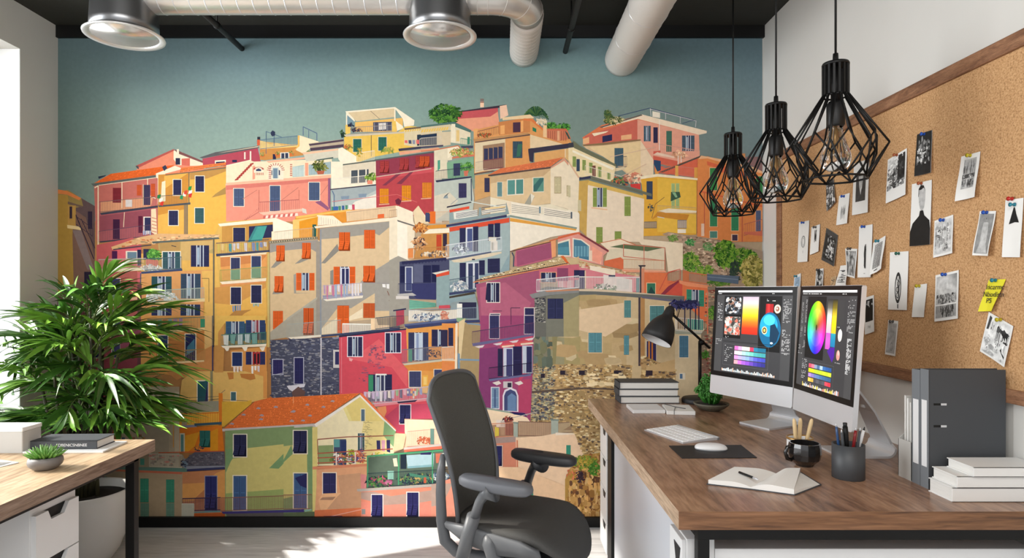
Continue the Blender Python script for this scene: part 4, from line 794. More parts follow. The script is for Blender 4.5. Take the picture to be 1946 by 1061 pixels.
P('#efe4d0', 935, 15, 1469, 100, 1469, 250, 1250, 290, 935, 400); P('#88988c', 935, 118, 1455, 215, 1450, 228, 935, 135); P('#e0a048', 935, 140, 1450, 228, 1445, 240, 935, 168); P('#ead8bc', 905, 15, 945, 12, 945, 110, 930, 112); P('#e4d8c0', 1170, 60, 1195, 62, 1195, 115, 1170, 110); R('#5f8090', 1160, 55, 12, 50)
for k in range(5): L('#a8a090', 5, 948, 40+k*14, 1165, 70+k*12)
for k in range(4): L('#6a6a68', 4, 1200, 72+k*14, 1418, 110+k*12)
R('#56606a', 1405, 95, 12, 48); R('#e8c890', 740, 65, 160, 12, -.1)
R(NV, 545, 220, 46, 180, -.06); R('#d8dce0', 594, 215, 55, 185, -.06); R('#4a5480', 604, 225, 40, 175, -.06); leaf(NV, 648, 208, 42, 195, -.06); leaf(NV, 765, 188, 44, 130, -.05); leaf(NV, 815, 182, 44, 130, -.05)
R('#e8dcc4', 770, 290, 60, 30); R('#e4d8c8', 785, 320, 55, 75); R('#b0a898', 790, 330, 20, 60)
VEG(['#d8dce0', '#3a3f58', '#8a94a8'], 560, 380, 60, 35, 50, 20); B(440, 352, 870, 290, 100, 40, '#d8dadc', w=4); P('#5a6278', 455, 455, 790, 400, 790, 415, 470, 470); P('#dcccb0', 480, 470, 790, 412, 870, 402, 870, 415, 790, 440, 560, 485, 500, 485)
R(NV, 545, 490, 48, 150, -.04); R('#d4d8dc', 598, 485, 100, 210, -.04); R('#3a4060', 612, 495, 36, 200, -.04); R('#3a4060', 662, 492, 30, 190, -.04); leaf(NV, 695, 470, 45, 115, -.04); leaf(NV, 762, 458, 95, 110, -.05)
R('#33304a', 640, 458, 24, 10)
VEG(['#f0ece4', '#d8d8d8', '#8a98a8'], 550, 670, 65, 35, 70, 22); B(440, 625, 665, 590, 100, 22, '#4f6070'); P('#3f4666', 445, 725, 670, 695, 672, 712, 450, 742); P('#4a4238', 380, 765, 660, 712, 665, 730, 400, 775)
# dark navy house
P('#4a4c66', 80, 480, 465, 460, 465, 640, 362, 770, 165, 770, 80, 730); P('#2f3050', 95, 478, 440, 448, 445, 468, 100, 500)
for i in range(14): P('#2f3050', 100+i*25, 492-i*2, 118+i*25, 490-i*2, 108+i*25, 506-i*2)
leaf('#26284a', 82, 515, 42, 130); R('#c8ccd4', 122, 518, 60, 190); R('#4a5078', 130, 525, 44, 180); R('#5d607a', 190, 500, 75, 140); leaf('#26284a', 262, 508, 62, 135); leaf('#26284a', 328, 505, 62, 135)
P('#3a3c66', 175, 650, 360, 645, 362, 775, 215, 770, 178, 735); B(70, 652, 185, 650, 80, 12, '#2f3458'); P('#b8b4b0', 62, 730, 180, 722, 210, 740, 190, 745, 65, 742)
P('#8fa4a4', 365, 580, 465, 560, 465, 830, 365, 830); P('#d8543a', 362, 575, 465, 552, 465, 580, 365, 600); P('#d8d4c8', 330, 568, 460, 542, 462, 552, 360, 580)
P('#7fb8a0', 155, 775, 360, 800, 360, 830, 155, 850)
for i in range(7): L('#4a8a78', 3, 155, 780+i*9, 360, 805+i*4)
# purple-pink house
P('#a35872', 670, 655, 1160, 545, 1170, 700, 1125, 760, 1125, 1061, 705, 1061, 690, 800); P('#b4647c', 700, 680, 900, 640, 1100, 800, 1000, 1000, 720, 1000)
P('#c06a7c', 980, 395, 1255, 330, 1260, 460, 1000, 520, 965, 510); P('#9f5470', 985, 400, 1255, 335, 1255, 450, 990, 515); P('#e8a070', 1250, 310, 1290, 300, 1290, 440, 1260, 450)
ROOF('#d8a474', 1000, 375, 1469, 255, 1250, 325, 940, 395, 2, 24); L('#d06a48', 9, 1240, 320, 1469, 255); L('#6a4a40', 7, 935, 402, 1250, 328); L('#3f4a60', 9, 950, 408, 965, 440, 962, 520)
ROOF('#c9b084', 730, 600, 1340, 440, 1385, 490, 660, 628, 4, 44, '#8f7650'); P('#d86a38', 1325, 438, 1350, 435, 1400, 495, 1375, 495); L('#e08a60', 8, 650, 640, 1380, 500); L('#4a3a44', 5, 660, 632, 1385, 490); STONE(['#f0e0c4', '#4a3f38', '#e8d8b8'], [(720, 605), (1340, 450), (1360, 470), (700, 620)], 50, 18, 10)
P('#cdb48a', 1375, 470, 1469, 440, 1469, 500, 1400, 500)
P('#c86878', 1160, 540, 1390, 505, 1469, 500, 1469, 620, 1160, 640); R('#8f4a68', 1300, 530, 85, 100); W(1175, 565, 115, 75, NV, '#e0a880', 'o'); R(NV, 1430, 545, 40, 60)
B(1140, 620, 1469, 590, 90, 32, '#d8d4d4', w=5); P('#8a8a88', 1085, 735, 1200, 705, 1469, 695, 1469, 720, 1230, 740, 1110, 765); P('#c88a68', 1200, 705, 1469, 690, 1469, 702, 1220, 715)
P('#7c7c70', 1215, 745, 1469, 720, 1469, 1061, 1215, 1061); P('#a89c74', 1350, 800, 1469, 740, 1469, 1061, 1350, 1061); P('#6d6c66', 1125, 760, 1215, 745, 1215, 1061, 1125, 1061); STONE(['#2f2f3c', '#8a8a84', '#4a4a50', '#a8a498'], [(1125, 765), (1205, 755), (1205, 950), (1130, 950)], 130, 16, 10)
W(1225, 765, 122, 158, '#35385a', '#8a866f', fw=4)
W(758, 645, 95, 148, '#2c2b48', '#e8d8cc', 'o', fw=6, gl='#2f2f4c'); P('#2c2b48', 755, 650, 785, 700, 775, 785, 745, 775)
W(783, 885, 72, 180, '#3a3a5c', '#e0d4cc', fw=6); W(1050, 840, 70, 220, '#35355a', '#e0d4cc', fw=6); L('#3a2f48', 4, 800, 862, 872, 862); L('#3a2f48', 5, 942, 970, 942, 838, 1015, 838)
# rooftop terrace centre
P('#8f9c9c', 475, 800, 670, 750, 690, 830, 695, 930, 480, 930); R('#2f2f48', 540, 795, 135, 125); P('#b04a58', 52, 860, 115, 850, 115, 960, 55, 980); P('#c8505a', 385, 820, 470, 815, 470, 850, 385, 850)
P('#ece0cc', 150, 850, 330, 865, 525, 850, 525, 930, 150, 945); P('#f0ece0', 525, 805, 565, 805, 565, 915, 525, 915); VEG(['#3a4260', '#e8e0d8', '#5a6a88', '#c8d0d0'], 290, 905, 110, 30, 90, 20); VEG(['#e08a60', '#c86a4a'], 432, 895, 30, 38, 50, 18); R('#d8d0c8', 52, 745, 100, 25)
B(150, 855, 690, 835, 85, 48, '#8a98a4', w=3); P('#5a6488', 115, 965, 520, 920, 520, 940, 125, 990); P('#3f4468', 120, 978, 520, 938, 700, 930, 705, 950, 540, 955, 150, 1000); P('#8fae88', 520, 915, 600, 920, 580, 950, 525, 945)
P('#e8b070', 520, 950, 545, 955, 545, 1061, 525, 1061); P('#b8a078', 595, 955, 705, 965, 705, 1061, 570, 1061); P('#d8c8a8', 545, 955, 595, 950, 565, 1061, 540, 1061)
B(0, 905, 110, 900, 90, 12, '#4a3f50'); P('#2f3450', 30, 855, 130, 840, 130, 852, 30, 865)
# ---- crop K : red / orange front houses
F(500, 600, 860, 1469)
STONE(['#5e6276', '#3f4258', '#7c7f8c', '#4c4e62', '#8f8d90'], [(60, 190), (592, 165), (592, 640), (65, 640)], 900, 24, 11, base='#4c4e60')
R('#c8c4c8', 446, 175, 10, 440); W(78, 342, 76, 112, '#35315f', '#b8b8c8', fw=6); W(245, 328, 68, 200, '#302f5a', '#b8b8c8', fw=6); L('#b0b0c0', 5, 70, 462, 160, 445); R('#c8c4c0', 545, 265, 48, 140); R('#33335a', 560, 280, 30, 100)
P('#d8d4dc', 185, 545, 330, 530, 320, 555, 270, 560, 230, 590, 200, 570); P('#6a504c', 225, 590, 275, 550, 330, 590, 320, 625, 230, 625)
P('#cf4f5c', 592, 165, 780, 140, 1110, 108, 1125, 330, 1130, 560, 1310, 630, 1330, 800, 1100, 800, 1100, 920, 1010, 900, 900, 700, 760, 600, 595, 610)
P('#dd6268', 640, 330, 1000, 400, 1120, 560, 1120, 420, 900, 180, 700, 330); STONE(['#8a5068', '#7a5a70', '#b05060'], [(840, 230), (970, 240), (950, 400), (800, 400)], 60, 22, 12); STONE(['#8a5068', '#b05a68'], [(780, 380), (950, 390), (800, 520), (740, 500)], 25, 22, 10); P('#e8a0a0', 668, 325, 700, 335, 690, 355, 672, 350)
P('#2f3048', 590, 155, 1110, 100, 1112, 110, 592, 168); L('#d8707a', 8, 610, 170, 610, 600)
W(660, 165, 112, 150, NV, '#e8dce0', 'o', fw=6); W(952, 135, 116, 150, NV, '#e8dce0', 'o', fw=6); W(818, 455, 184, 210, NV, None, 'o'); R('#3f8a68', 820, 460, 36, 125); R('#e8e4dc', 875, 450, 85, 12)
P('#e09a50', 1110, 105, 1469, 70, 1469, 640, 1130, 560); P('#d88a44', 1090, 385, 1469, 340, 1469, 430, 1130, 425)
W(1128, 130, 155, 220, '#3a3f5e', None, 'o'); R('#4f9078', 1128, 260, 30, 95); R('#c0ccd8', 1180, 135, 60, 210); R('#8a98b8', 1190, 140, 18, 200); W(1308, 108, 160, 130, NV, CRM, 'o', fw=0); R('#33304a', 1378, 112, 50, 120)
VEG(['#d89048', '#8a5a38', '#3a3040'], 1330, 290, 60, 25, 50, 18); B(1080, 265, 1469, 230, 100, 40, '#7a7880', w=4); P('#c8c0a8', 1080, 372, 1469, 330, 1469, 345, 1100, 385)
W(1135, 432, 90, 120, '#44486a', CRM); W(1328, 418, 85, 60, '#44486a', CRM); P('#e8b050', 1238, 465, 1280, 460, 1280, 600, 1238, 600); R('#f0c878', 1245, 475, 25, 60)
WASH(780, 590, 1240, 560, 15, 80, ('#2f2f58', '#e0a0a8', '#e8dcc8', '#7fae68', '#c8b0d0', '#8a98c0', '#e8e0e0')); 
for i in range(5):
    for j in range(4): R(rnd.choice(['#e0502c', '#e8a030', '#d8d0c0', '#4a5088', '#c83a50']), 1115+i*15, 565+j*19, 15, 19)
B(785, 600, 1300, 548, 90, 56, '#c8b8c0', w=4); P('#e08a90', 860, 685, 1310, 640, 1310, 655, 870, 705); P('#3a3048', 1040, 668, 1200, 652, 1180, 668, 1050, 680)
P('#b8485e', 950, 780, 1060, 690, 1330, 680, 1330, 800, 1100, 800, 1095, 905, 1010, 890); W(1062, 692, 82, 145, '#30305a', '#e0ccd0', 'a', fw=6)
P('#f2d4b8', 1098, 800, 1335, 810, 1400, 980, 1120, 1010, 1100, 900); P('#e8bc9c', 1015, 908, 1120, 915, 1120, 1020, 1015, 1061); L('#b88870', 5, 1098, 800, 1335, 808)
B(1125, 900, 1380, 880, 105, 22, '#e8a890', w=3); VEG(['#d07048', '#b05a40'], 1260, 960, 60, 28, 60, 16); R('#6a8078', 1302, 878, 30, 115); P('#c8b8b0', 1100, 1025, 1390, 995, 1390, 1010, 1100, 1045)
# green house with the tiled roof
ROOF('#e2763c', 40, 640, 755, 600, 410, 832, 20, 862, 17, 62, '#c0542a')
F(200, 600, 560, 1469)
ROOF('#e2763c', 1180, 650, 1300, 632, 1240, 862, 925, 876, 17, 26, '#c0542a')
for x, y in ((1075, 765), (1190, 715), (1325, 705), (1215, 770), (1210, 800), (985, 835), (1455, 742), (1450, 815)): P('#a89aa0', x-18, y+6, x, y-8, x+20, y, x+14, y+10)
P('#c8bcb8', 905, 876, 1469, 845, 1469, 870, 912, 896)
F(500, 600, 860, 1469)
for x, y in ((540, 660), (345, 688), (470, 705), (240, 738), (100, 705), (365, 772), (225, 812), (312, 810)): P('#a89aa0', x-18, y+6, x, y-8, x+18, y, x+12, y+10)
L('#f0a878', 5, 238, 625, 238, 680)
P('#c8bcb8', 0, 862, 400, 835, 430, 850, 425, 862, 0, 880)
P('#e8d890', 412, 845, 755, 612, 1030, 890, 1010, 1061, 430, 1061); P('#eee0b8', 412, 845, 620, 710, 780, 1061, 430, 1061); P('#e2cc80', 640, 690, 760, 612, 940, 800, 930, 1061, 800, 1061)
P('#7fa070', 935, 795, 1030, 890, 1015, 1061, 950, 1061, 930, 900); P('#e8744a', 755, 598, 770, 600, 1035, 880, 1025, 890, 755, 612); P('#f0e8dc', 400, 840, 755, 612, 1030, 888, 1018, 898, 755, 628, 415, 862)
P('#e09060', 885, 710, 955, 700, 960, 745, 940, 790, 900, 745)
R('#e0d8b8', 758, 718, 38, 120); R('#5a7080', 764, 726, 26, 110); W(738, 905, 55, 160, '#4a6a68', CRM, 'o', fw=3)
for k in range(26): a = rnd.random()*5; L('#8a7a60', 3, 775+rnd.random()*50, 850+k*8, 795+rnd.random()*50, 856+k*8)
P('#8a9c6a', 430, 990, 555, 985, 555, 1061, 430, 1061); W(552, 958, 98, 110, '#35406a', None, 'o')
P('#4f8a80', 552, 958, 590, 958, 590, 1010, 552, 1020)
L('#9a6a58', 7, 430, 955, 640, 940, 1010, 930); L('#9a6a58', 5, 640, 940, 760, 948, 1005, 925); WASH(880, 965, 1000, 960, 3, 110, ('#d8a0b0', '#3a3860', '#35305a'))
P('#8aa070', 0, 880, 400, 860, 400, 1061, 0, 1061); P('#d6c878', 0, 1015, 400, 975, 400, 1061, 0, 1061); P('#d4c070', 385, 862, 430, 862, 430, 1061, 385, 1061); L('#8aa070', 12, 385, 865, 388, 1061)
# ---- crop J
F(200, 600, 560, 1469)
P('#d89a54', 280, 0, 800, 0, 840, 60, 840, 500, 600, 480, 280, 420); P('#c07c44', 400, 150, 770, 115, 770, 360, 400, 380)
P('#c88850', 600, 360, 840, 230, 850, 430, 690, 430, 560, 500, 480, 440); P('#dcb070', 770, 0, 835, 0, 835, 230, 775, 260); P('#e0b468', 600, 500, 690, 432, 850, 430, 1260, 430, 1260, 640, 1100, 680, 900, 660, 580, 660)
P('#c89050', 850, 240, 905, 60, 930, 50, 930, 200, 920, 440, 850, 440); P('#d89450', 975, 270, 1255, 240, 1260, 640, 1230, 640, 1230, 470, 980, 400)
P('#c07c40', 950, 440, 1000, 440, 1000, 490, 965, 495); P('#c07c40', 1050, 450, 1160, 450, 1170, 490, 1130, 500, 1060, 480); P('#e2b45c', 860, 0, 1250, 0, 1250, 60, 930, 60, 880, 130, 880, 230, 850, 230)
R('#3f3f60', 833, 230, 10, 200); R('#6f6a60', 833, 0, 8, 230); R('#8a8060', 820, 430, 20, 300)
W(415, 155, 72, 200, '#2f3a68', CRM, fw=6); W(625, 145, 78, 205, '#2c2f58', CRM, fw=6); P('#4a7a90', 640, 240, 695, 180, 700, 270, 630, 310)
WASH(365, 35, 610, 20, 6, 85, ('#8aa8a8', '#b080a0', '#2f2f55', '#c06a40', '#7fa088')); B(330, 30, 775, 10, 90, 40, '#4f6a60', w=4); P('#e8c890', 330, 120, 775, 95, 775, 112, 420, 135)
P('#3f8a68', 742, 25, 775, 25, 775, 90, 742, 92)
B(495, 275, 775, 260, 85, 22, '#a88850', w=4); P('#e8c898', 450, 362, 770, 345, 770, 358, 460, 378)
W(940, 45, 145, 95, '#3c5a78', None, 'o'); W(1095, 35, 150, 100, '#35456a', None, 'o', gl='#8a3f48'); WASH(915, 150, 1190, 140, 5, 85, ('#e8e4dc', '#c8d0d0', '#a8c8c8', '#7fa8a0')); B(905, 150, 1250, 130, 85, 30, '#4a7a70', w=4); P('#f0e0c8', 905, 235, 1255, 218, 1250, 238, 920, 250)
for x in (950, 1090, 1225): P('#f0e4d0', x-25, 245, x+20, 240, x+10, 272, x-5, 275)
W(990, 285, 76, 105, '#2c3866', CRM, fw=5); W(1095, 280, 150, 100, '#33355f', '#e0c8a0', 'o', fw=0, gl='#7a2c30'); P('#b03838', 1148, 285, 1205, 282, 1205, 375, 1148, 378); R('#33202c', 1158, 295, 16, 78); R('#33202c', 1184, 294, 16, 78)
WASH(995, 395, 1070, 390, 3, 60, ('#f0dcd0', '#e8d8c8')); WASH(1135, 390, 1205, 388, 3, 60, ('#f0ece4', '#e0d0d0'))
W(980, 592, 38, 66, '#4a6a70', CRM, fw=5); R(CRM, 715, 500, 92, 240); R('#3f6a68', 722, 508, 50, 232); R('#35305a', 768, 508, 34, 232); P('#2f5a60', 722, 520, 800, 500, 780, 660, 722, 740)
P('#98937f', 585, 670, 885, 660, 885, 750, 585, 760); L('#3f4048', 3, 580, 640, 890, 625); L('#3f4048', 3, 580, 660, 900, 650, 1110, 660); L('#3f4048', 3, 560, 690, 900, 640); L('#5a5a58', 4, 905, 600, 935, 575)
P('#d87a2c', 885, 600, 915, 600, 920, 830, 885, 830); P('#e09a38', 580, 760, 885, 750, 885, 850, 580, 860); P('#d8aa40', 910, 665, 1100, 665, 1140, 650, 1140, 680, 925, 860, 910, 860); B(590, 760, 885, 745, 85, 16, '#e8c050', w=4); L('#c04a28', 6, 580, 762, 885, 750)
P('#8c8ca0', 580, 850, 700, 845, 720, 862, 715, 872, 580, 868); P('#3f5a68', 695, 835, 910, 822, 905, 842, 700, 855); P('#df7c28', 582, 870, 910, 850, 930, 1061, 582, 1061)
P('#e6a030', 620, 930, 740, 900, 700, 1010, 640, 1061, 620, 1061); P('#e09828', 820, 900, 880, 870, 880, 1061, 820, 1061); R('#cfc8b0', 585, 910, 38, 150); R('#5f8a88', 592, 920, 22, 140)
W(738, 890, 82, 130, '#35706a', None, 'a'); VEG(['#c06a40', '#3a3a4a', '#d88a30'], 730, 1030, 30, 22, 50, 16)
P('#b3a48c', 250, 580, 440, 540, 580, 590, 582, 1061, 0, 1061, 0, 900); P('#a69a86', 250, 700, 500, 700, 500, 1061, 250, 1061); R('#d89840', 532, 600, 6, 420); R('#c4b69c', 545, 590, 36, 470)
P('#8f4a5a', 120, 0, 280, 0, 280, 250, 120, 250); P('#b05a50', 0, 880, 100, 880, 150, 1061, 0, 1061)
for i in range(9): R(['#a8705c', '#586a80', '#8a5a48', '#c88a60'][i % 4], 110+i*26, 920+(i % 3)*22, 24, 20)
# ---- crop N
F(200, 800, 560, 1469)
P('#958771', 0, 250, 340, 240, 610, 260, 650, 370, 605, 400, 605, 745, 0, 745); P('#a89478', 150, 400, 605, 400, 605, 745, 150, 745); P('#5f8074', 60, 350, 650, 365, 645, 395, 60, 372); P('#c06a50', 80, 374, 605, 395, 600, 412, 80, 388)
P('#a8967c', 600, 0, 640, 0, 640, 30, 600, 30)
R('#a89c88', 348, 250, 230, 105); STONE(['#8a8074', '#b0a490', '#7a706a', '#c06a60'], [(350, 255), (575, 265), (575, 350), (350, 345)], 50, 30, 16); B(348, 252, 600, 262, 98, 26, '#bdb3a0', w=4)
W(278, 445, 66, 185, '#3f8a70', None); W(478, 452, 64, 180, '#3f8a70', None); W(280, 635, 66, 105, '#6a8f7c', None); W(478, 635, 64, 105, '#6a8f7c', None); R('#4a8a78', 278, 290, 32, 50); R('#3f8a70', 0, 430, 20, 140)
P('#5d5a64', 660, 270, 700, 240, 930, 232, 935, 350, 640, 352, 605, 360, 600, 320); STONE(['#4a4854', '#77737c', '#6a6068'], [(660, 262), (930, 240), (930, 340), (640, 345)], 160, 16, 9); L('#c05a38', 7, 420, 245, 610, 240, 930, 232); P('#8a8c98', 605, 350, 935, 345, 935, 358, 640, 372); P('#3a3c5e', 640, 372, 930, 355, 935, 372, 640, 390); VEG(['#2f3040', '#6a7a88'], 620, 320, 25, 30, 40, 16)
P('#bf8058', 605, 395, 935, 375, 940, 745, 605, 745); P('#d89a58', 605, 485, 770, 478, 870, 400, 935, 375, 940, 600, 605, 625); P('#b87850', 700, 600, 775, 530, 775, 620, 700, 640)
W(782, 428, 88, 265, '#33356a', '#8088a8', 'a', fw=6); B(605, 600, 900, 592, 95, 32, '#3a2f4c', w=5); R('#a8a898', 600, 640, 95, 100); B(600, 640, 695, 640, 95, 14, '#c8c4b4', w=4, rails=1); P('#6a8a8a', 695, 700, 900, 692, 900, 705, 695, 712); P('#b0582c', 695, 715, 950, 708, 950, 745, 695, 745)
P('#83996a', 935, 75, 1469, 40, 1469, 745, 935, 745); P('#cdc078', 1100, 210, 1469, 170, 1469, 700, 940, 700, 940, 400, 990, 290, 1100, 280); P('#7a9a6c', 940, 220, 990, 215, 995, 290, 942, 360); P('#7a9a6c', 1275, 365, 1455, 185, 1462, 250, 1350, 368)
P('#9aa868', 940, 560, 1469, 520, 1469, 700, 940, 700)
W(1002, 105, 98, 170, NV, CRM, 'a', fw=7); W(1000, 425, 98, 265, '#46628c', CRM, fw=8); P('#5f5a58', 940, 710, 1469, 690, 1469, 745, 950, 745)
B(900, 595, 1469, 575, 100, 52, '#8a5a50', w=4); P('#443c78', 905, 700, 1469, 685, 1469, 705, 920, 718)
# ---- crop O
F(540, 800, 900, 1469)
P('#83996a', 0, 60, 225, 40, 255, 745, 0, 745); P('#cdc078', 0, 195, 180, 170, 185, 560, 0, 600); P('#7a9a6c', 0, 300, 60, 185, 75, 250, 0, 320); P('#dccb80', 222, 50, 268, 45, 262, 150, 262, 745, 225, 745); P('#78956a', 185, 60, 222, 55, 222, 560, 200, 640, 185, 560)
W(78, 75, 102, 175, NV, CRM, 'a', fw=7); W(80, 405, 100, 270, '#46628c', CRM, fw=8); P('#2f2f5c', 88, 440, 180, 405, 180, 520, 130, 500)
B(0, 572, 218, 568, 110, 22, '#8a5a50', w=4); P('#443c78', 0, 688, 160, 682, 160, 705, 0, 708); P('#8ab0a0', 155, 690, 215, 678, 215, 690, 170, 702); P('#5f6a50', 0, 712, 240, 700, 240, 745, 0, 745)
P('#e8dcb0', 262, 60, 860, 80, 850, 340, 262, 345)
P('#e8d490', 262, 60, 620, 0, 780, 0, 860, 80, 780, 330, 262, 345); P('#eee0b8', 262, 40, 480, 0, 620, 0, 560, 340, 262, 345); P('#86a878', 780, 0, 868, 80, 850, 200, 770, 110)
L('#f0e8e0', 9, 790, 0, 868, 75); W(575, 95, 50, 140, '#3f5a5c', CRM, 'o', fw=3)
for k in range(24): L('#8a7a60', 3, 605+rnd.random()*60, k*9, 630+rnd.random()*60, 5+k*9)
R('#46506a', 388, 140, 96, 200); R('#5f9a98', 390, 142, 44, 60); leaf('#35406a', 440, 150, 46, 185)
P('#8a9c6a', 268, 190, 385, 185, 385, 330, 268, 335); L('#9a5a4a', 8, 262, 142, 500, 122, 850, 112); L('#9a5a4a', 6, 262, 145, 270, 340)
WASH(715, 150, 830, 145, 3, 110, ('#d8a0b0', '#3a3860', '#35305a'))
VEG(['#e8e0d8', '#c0504a', '#d8a060', '#6a7a40', '#4a5a80'], 480, 290, 110, 35, 140, 22); VEG(['#c86a48', '#3a4a80', '#d89070'], 597, 265, 32, 50, 80, 18); VEG(['#c8c040', '#6a8a40', '#d87a60'], 740, 275, 60, 30, 80, 20); VEG(['#a8b040', '#6a7a30'], 530, 238, 25, 18, 30, 16)
for y0, y1 in ((250, 215), (285, 262), (325, 300)): L('#b05a48', 8, 262, y0, 845, y1)
for x in (408, 555, 700): L('#e8dcd0', 9, x, 240, x, 340)
P('#d88a68', 225, 352, 850, 318, 850, 340, 225, 375); P('#dfa47c', 255, 375, 850, 335, 850, 420, 600, 430, 600, 745, 240, 745, 255, 500); P('#c99a78', 420, 420, 600, 400, 600, 680, 300, 680, 440, 560)
P('#f0c8a0', 860, 95, 950, 100, 925, 215, 850, 235); P('#f0ceb0', 950, 30, 960, 0, 1180, 0, 1220, 190, 950, 195); B(960, 80, 1200, 60, 118, 22, '#d89080', w=3); VEG(['#c86a48', '#b05a40'], 1090, 150, 65, 28, 60, 16); R('#6a8a80', 1135, 58, 30, 122); P('#c8bcb4', 930, 205, 1220, 175, 1220, 192, 930, 222); P('#d07058', 930, 222, 1225, 192, 1225, 215, 935, 240)
W(305, 402, 100, 178, '#35345f', '#e8d8c8', fw=7); P('#e8b488', 270, 608, 305, 560, 445, 556, 410, 590, 320, 700, 290, 700); P('#a88068', 300, 590, 405, 585, 380, 610, 280, 610)
P('#d87850', 240, 690, 600, 670, 600, 745, 240, 745); L('#e8b0a0', 5, 350, 740, 620, 680); P('#4a3a58', 310, 735, 455, 733, 455, 745, 310, 745); R('#a8a0a0', 605, 680, 30, 45)
P('#d88a88', 595, 410, 640, 415, 640, 520, 600, 530); R('#46486a', 675, 385, 100, 20)
# green trellis balcony
P('#5a6a5c', 645, 280, 1240, 230, 1260, 480, 650, 515); VEG(['#3f6a3a', '#2f4a34', '#5f8f44', '#b04a6a', '#23303a'], 745, 465, 95, 40, 220, 20); VEG(['#b0507a', '#c87a98'], 815, 470, 32, 14, 40, 14); VEG(['#2f3a48', '#3f6a58', '#5f8a50', '#b8a060', '#23283a'], 1060, 450, 170, 45, 300, 22)
R('#8fc0b0', 805, 385, 48, 65); R('#26303c', 905, 250, 45, 120); P('#a8c4cc', 950, 265, 1165, 250, 1160, 350, 960, 365); P('#7fa8b0', 955, 350, 1160, 335, 1160, 352, 960, 366); P('#c8705a', 1175, 250, 1225, 248, 1230, 320, 1180, 325); P('#d8dcd8', 1225, 248, 1290, 245, 1310, 350, 1240, 350)
R('#35305a', 1060, 232, 80, 28); P('#4f8a70', 970, 400, 1130, 430, 1120, 450, 980, 425); VEG(['#c8d0d0', '#5a7090'], 1220, 430, 60, 40, 80, 22); R('#c86040', 1085, 435, 20, 45)
L('#4f9a70', 13, 648, 272, 1240, 225); L('#4f9a70', 11, 650, 270, 650, 515); L('#4f9a70', 11, 890, 260, 890, 495); L('#4f9a70', 11, 1152, 235, 1152, 480); B(650, 405, 1290, 370, 105, 58, '#2f4048', w=3); P('#e0d0b8', 845, 290, 875, 285, 885, 350, 855, 350)
P('#b0a8a0', 568, 525, 1240, 480, 1245, 500, 605, 545, 570, 542); P('#dd8870', 600, 545, 1240, 502, 1240, 745, 600, 745); P('#b09488', 830, 580, 1240, 520, 1240, 600, 1000, 640, 780, 650, 680, 620, 600, 600, 600, 550, 700, 545)
P('#e08a78', 600, 620, 780, 650, 1240, 620, 1240, 745, 600, 745)
W(682, 570, 84, 172, '#2f2d5e', '#e8dcd8', 'a', fw=6); W(956, 552, 88, 188, '#2f2d5e', '#e8dcd8', 'a', fw=7); R('#8a8888', 605, 680, 28, 40)
# ---- crop M : purple and peach terraces
F(840, 600, 1200, 1469)
P('#a89068', 130, 50, 300, 70, 300, 680, 150, 440, 125, 430); P('#dcc498', 130, 50, 180, 20, 150, 300, 130, 440); L('#7a94a8', 9, 195, 60, 300, 72); L('#7a94a8', 14, 130, 340, 305, 345); P('#7a94a8', 120, 290, 140, 295, 140, 440, 125, 440)
P('#e0924e', 0, 60, 125, 60, 118, 440, 0, 440); leaf(NV, 50, 95, 38, 140); R('#33304a', 0, 110, 45, 130); B(0, 245, 90, 240, 95, 8, '#c8ccc8', w=4); P('#e8c8a8', 0, 335, 108, 340, 105, 352, 0, 350); R(NV, 0, 410, 22, 30)
P('#f0dcc0', 105, 60, 122, 60, 118, 440, 100, 440); P('#e08850', 0, 355, 100, 360, 95, 440, 0, 440)
P('#9c4a70', 300, 0, 712, 0, 705, 400, 685, 820, 290, 720, 285, 500); P('#84406e', 290, 260, 430, 240, 440, 720, 290, 720); P('#c24c64', 430, 180, 700, 150, 690, 400, 580, 540, 600, 480, 430, 200); P('#b44868', 590, 500, 690, 490, 685, 760, 590, 740); P('#d05a5c', 440, 230, 700, 185, 700, 215, 470, 250)
W(370, 0, 72, 175, '#3a3a60', '#d8ccd0', fw=5); W(640, 0, 72, 140, '#35355c', '#d8ccd0', fw=5); L('#2f2540', 4, 535, 0, 535, 70)
B(235, 125, 712, 55, 95, 46, '#5a3f5c', w=4); P('#6a6488', 235, 215, 712, 140, 712, 155, 240, 238)
for x in (300, 440, 565, 685): P('#dccfd0', x-45, 245-x*.15+40, x+30, 232-x*.15+40, x+15, 252-x*.15+40, x-15, 256-x*.15+40)
leaf('#2f2c4c', 432, 255, 40, 215); R('#c8ccd8', 475, 248, 78, 225); R('#4a4a78', 500, 258, 45, 210); leaf('#2f2c50', 550, 238, 70, 225); R('#c0c8d4', 622, 232, 78, 215); R('#33335a', 655, 240, 42, 200); R('#e8d0b8', 465, 235, 95, 12, -.1); R('#e8d0b8', 610, 215, 98, 14, -.1)
B(365, 405, 695, 365, 85, 32, '#2a2440', w=4); P('#6a6a90', 362, 492, 690, 450, 690, 465, 370, 508)
for x in (410, 580): P('#e0d4cc', x-20, 520, x+30, 505, x+50, 525, x+15, 540)
R('#c8c0c0', 475, 510, 70, 50); R('#2f2c40', 508, 520, 30, 35); W(385, 558, 55, 160, '#7a94b0', '#e0dce0', fw=6); R('#4a5a80', 405, 570, 12, 140)
P('#dcd4dc', 470, 740, 470, 620, 485, 575, 530, 555, 575, 575, 592, 620, 592, 745); P('#454c74', 482, 735, 482, 620, 495, 588, 530, 570, 568, 588, 580, 620, 580, 740); P('#6a84a8', 508, 735, 508, 625, 540, 600, 575, 625, 575, 738)
P('#f2d8b8', 290, 735, 350, 718, 540, 745, 660, 790, 690, 830, 350, 850, 300, 850); P('#e88a60', 290, 735, 345, 722, 345, 840, 300, 850); P('#8fa090', 290, 722, 350, 712, 660, 768, 660, 778, 350, 725); P('#2a2a58', 520, 745, 640, 755, 660, 780, 560, 765)
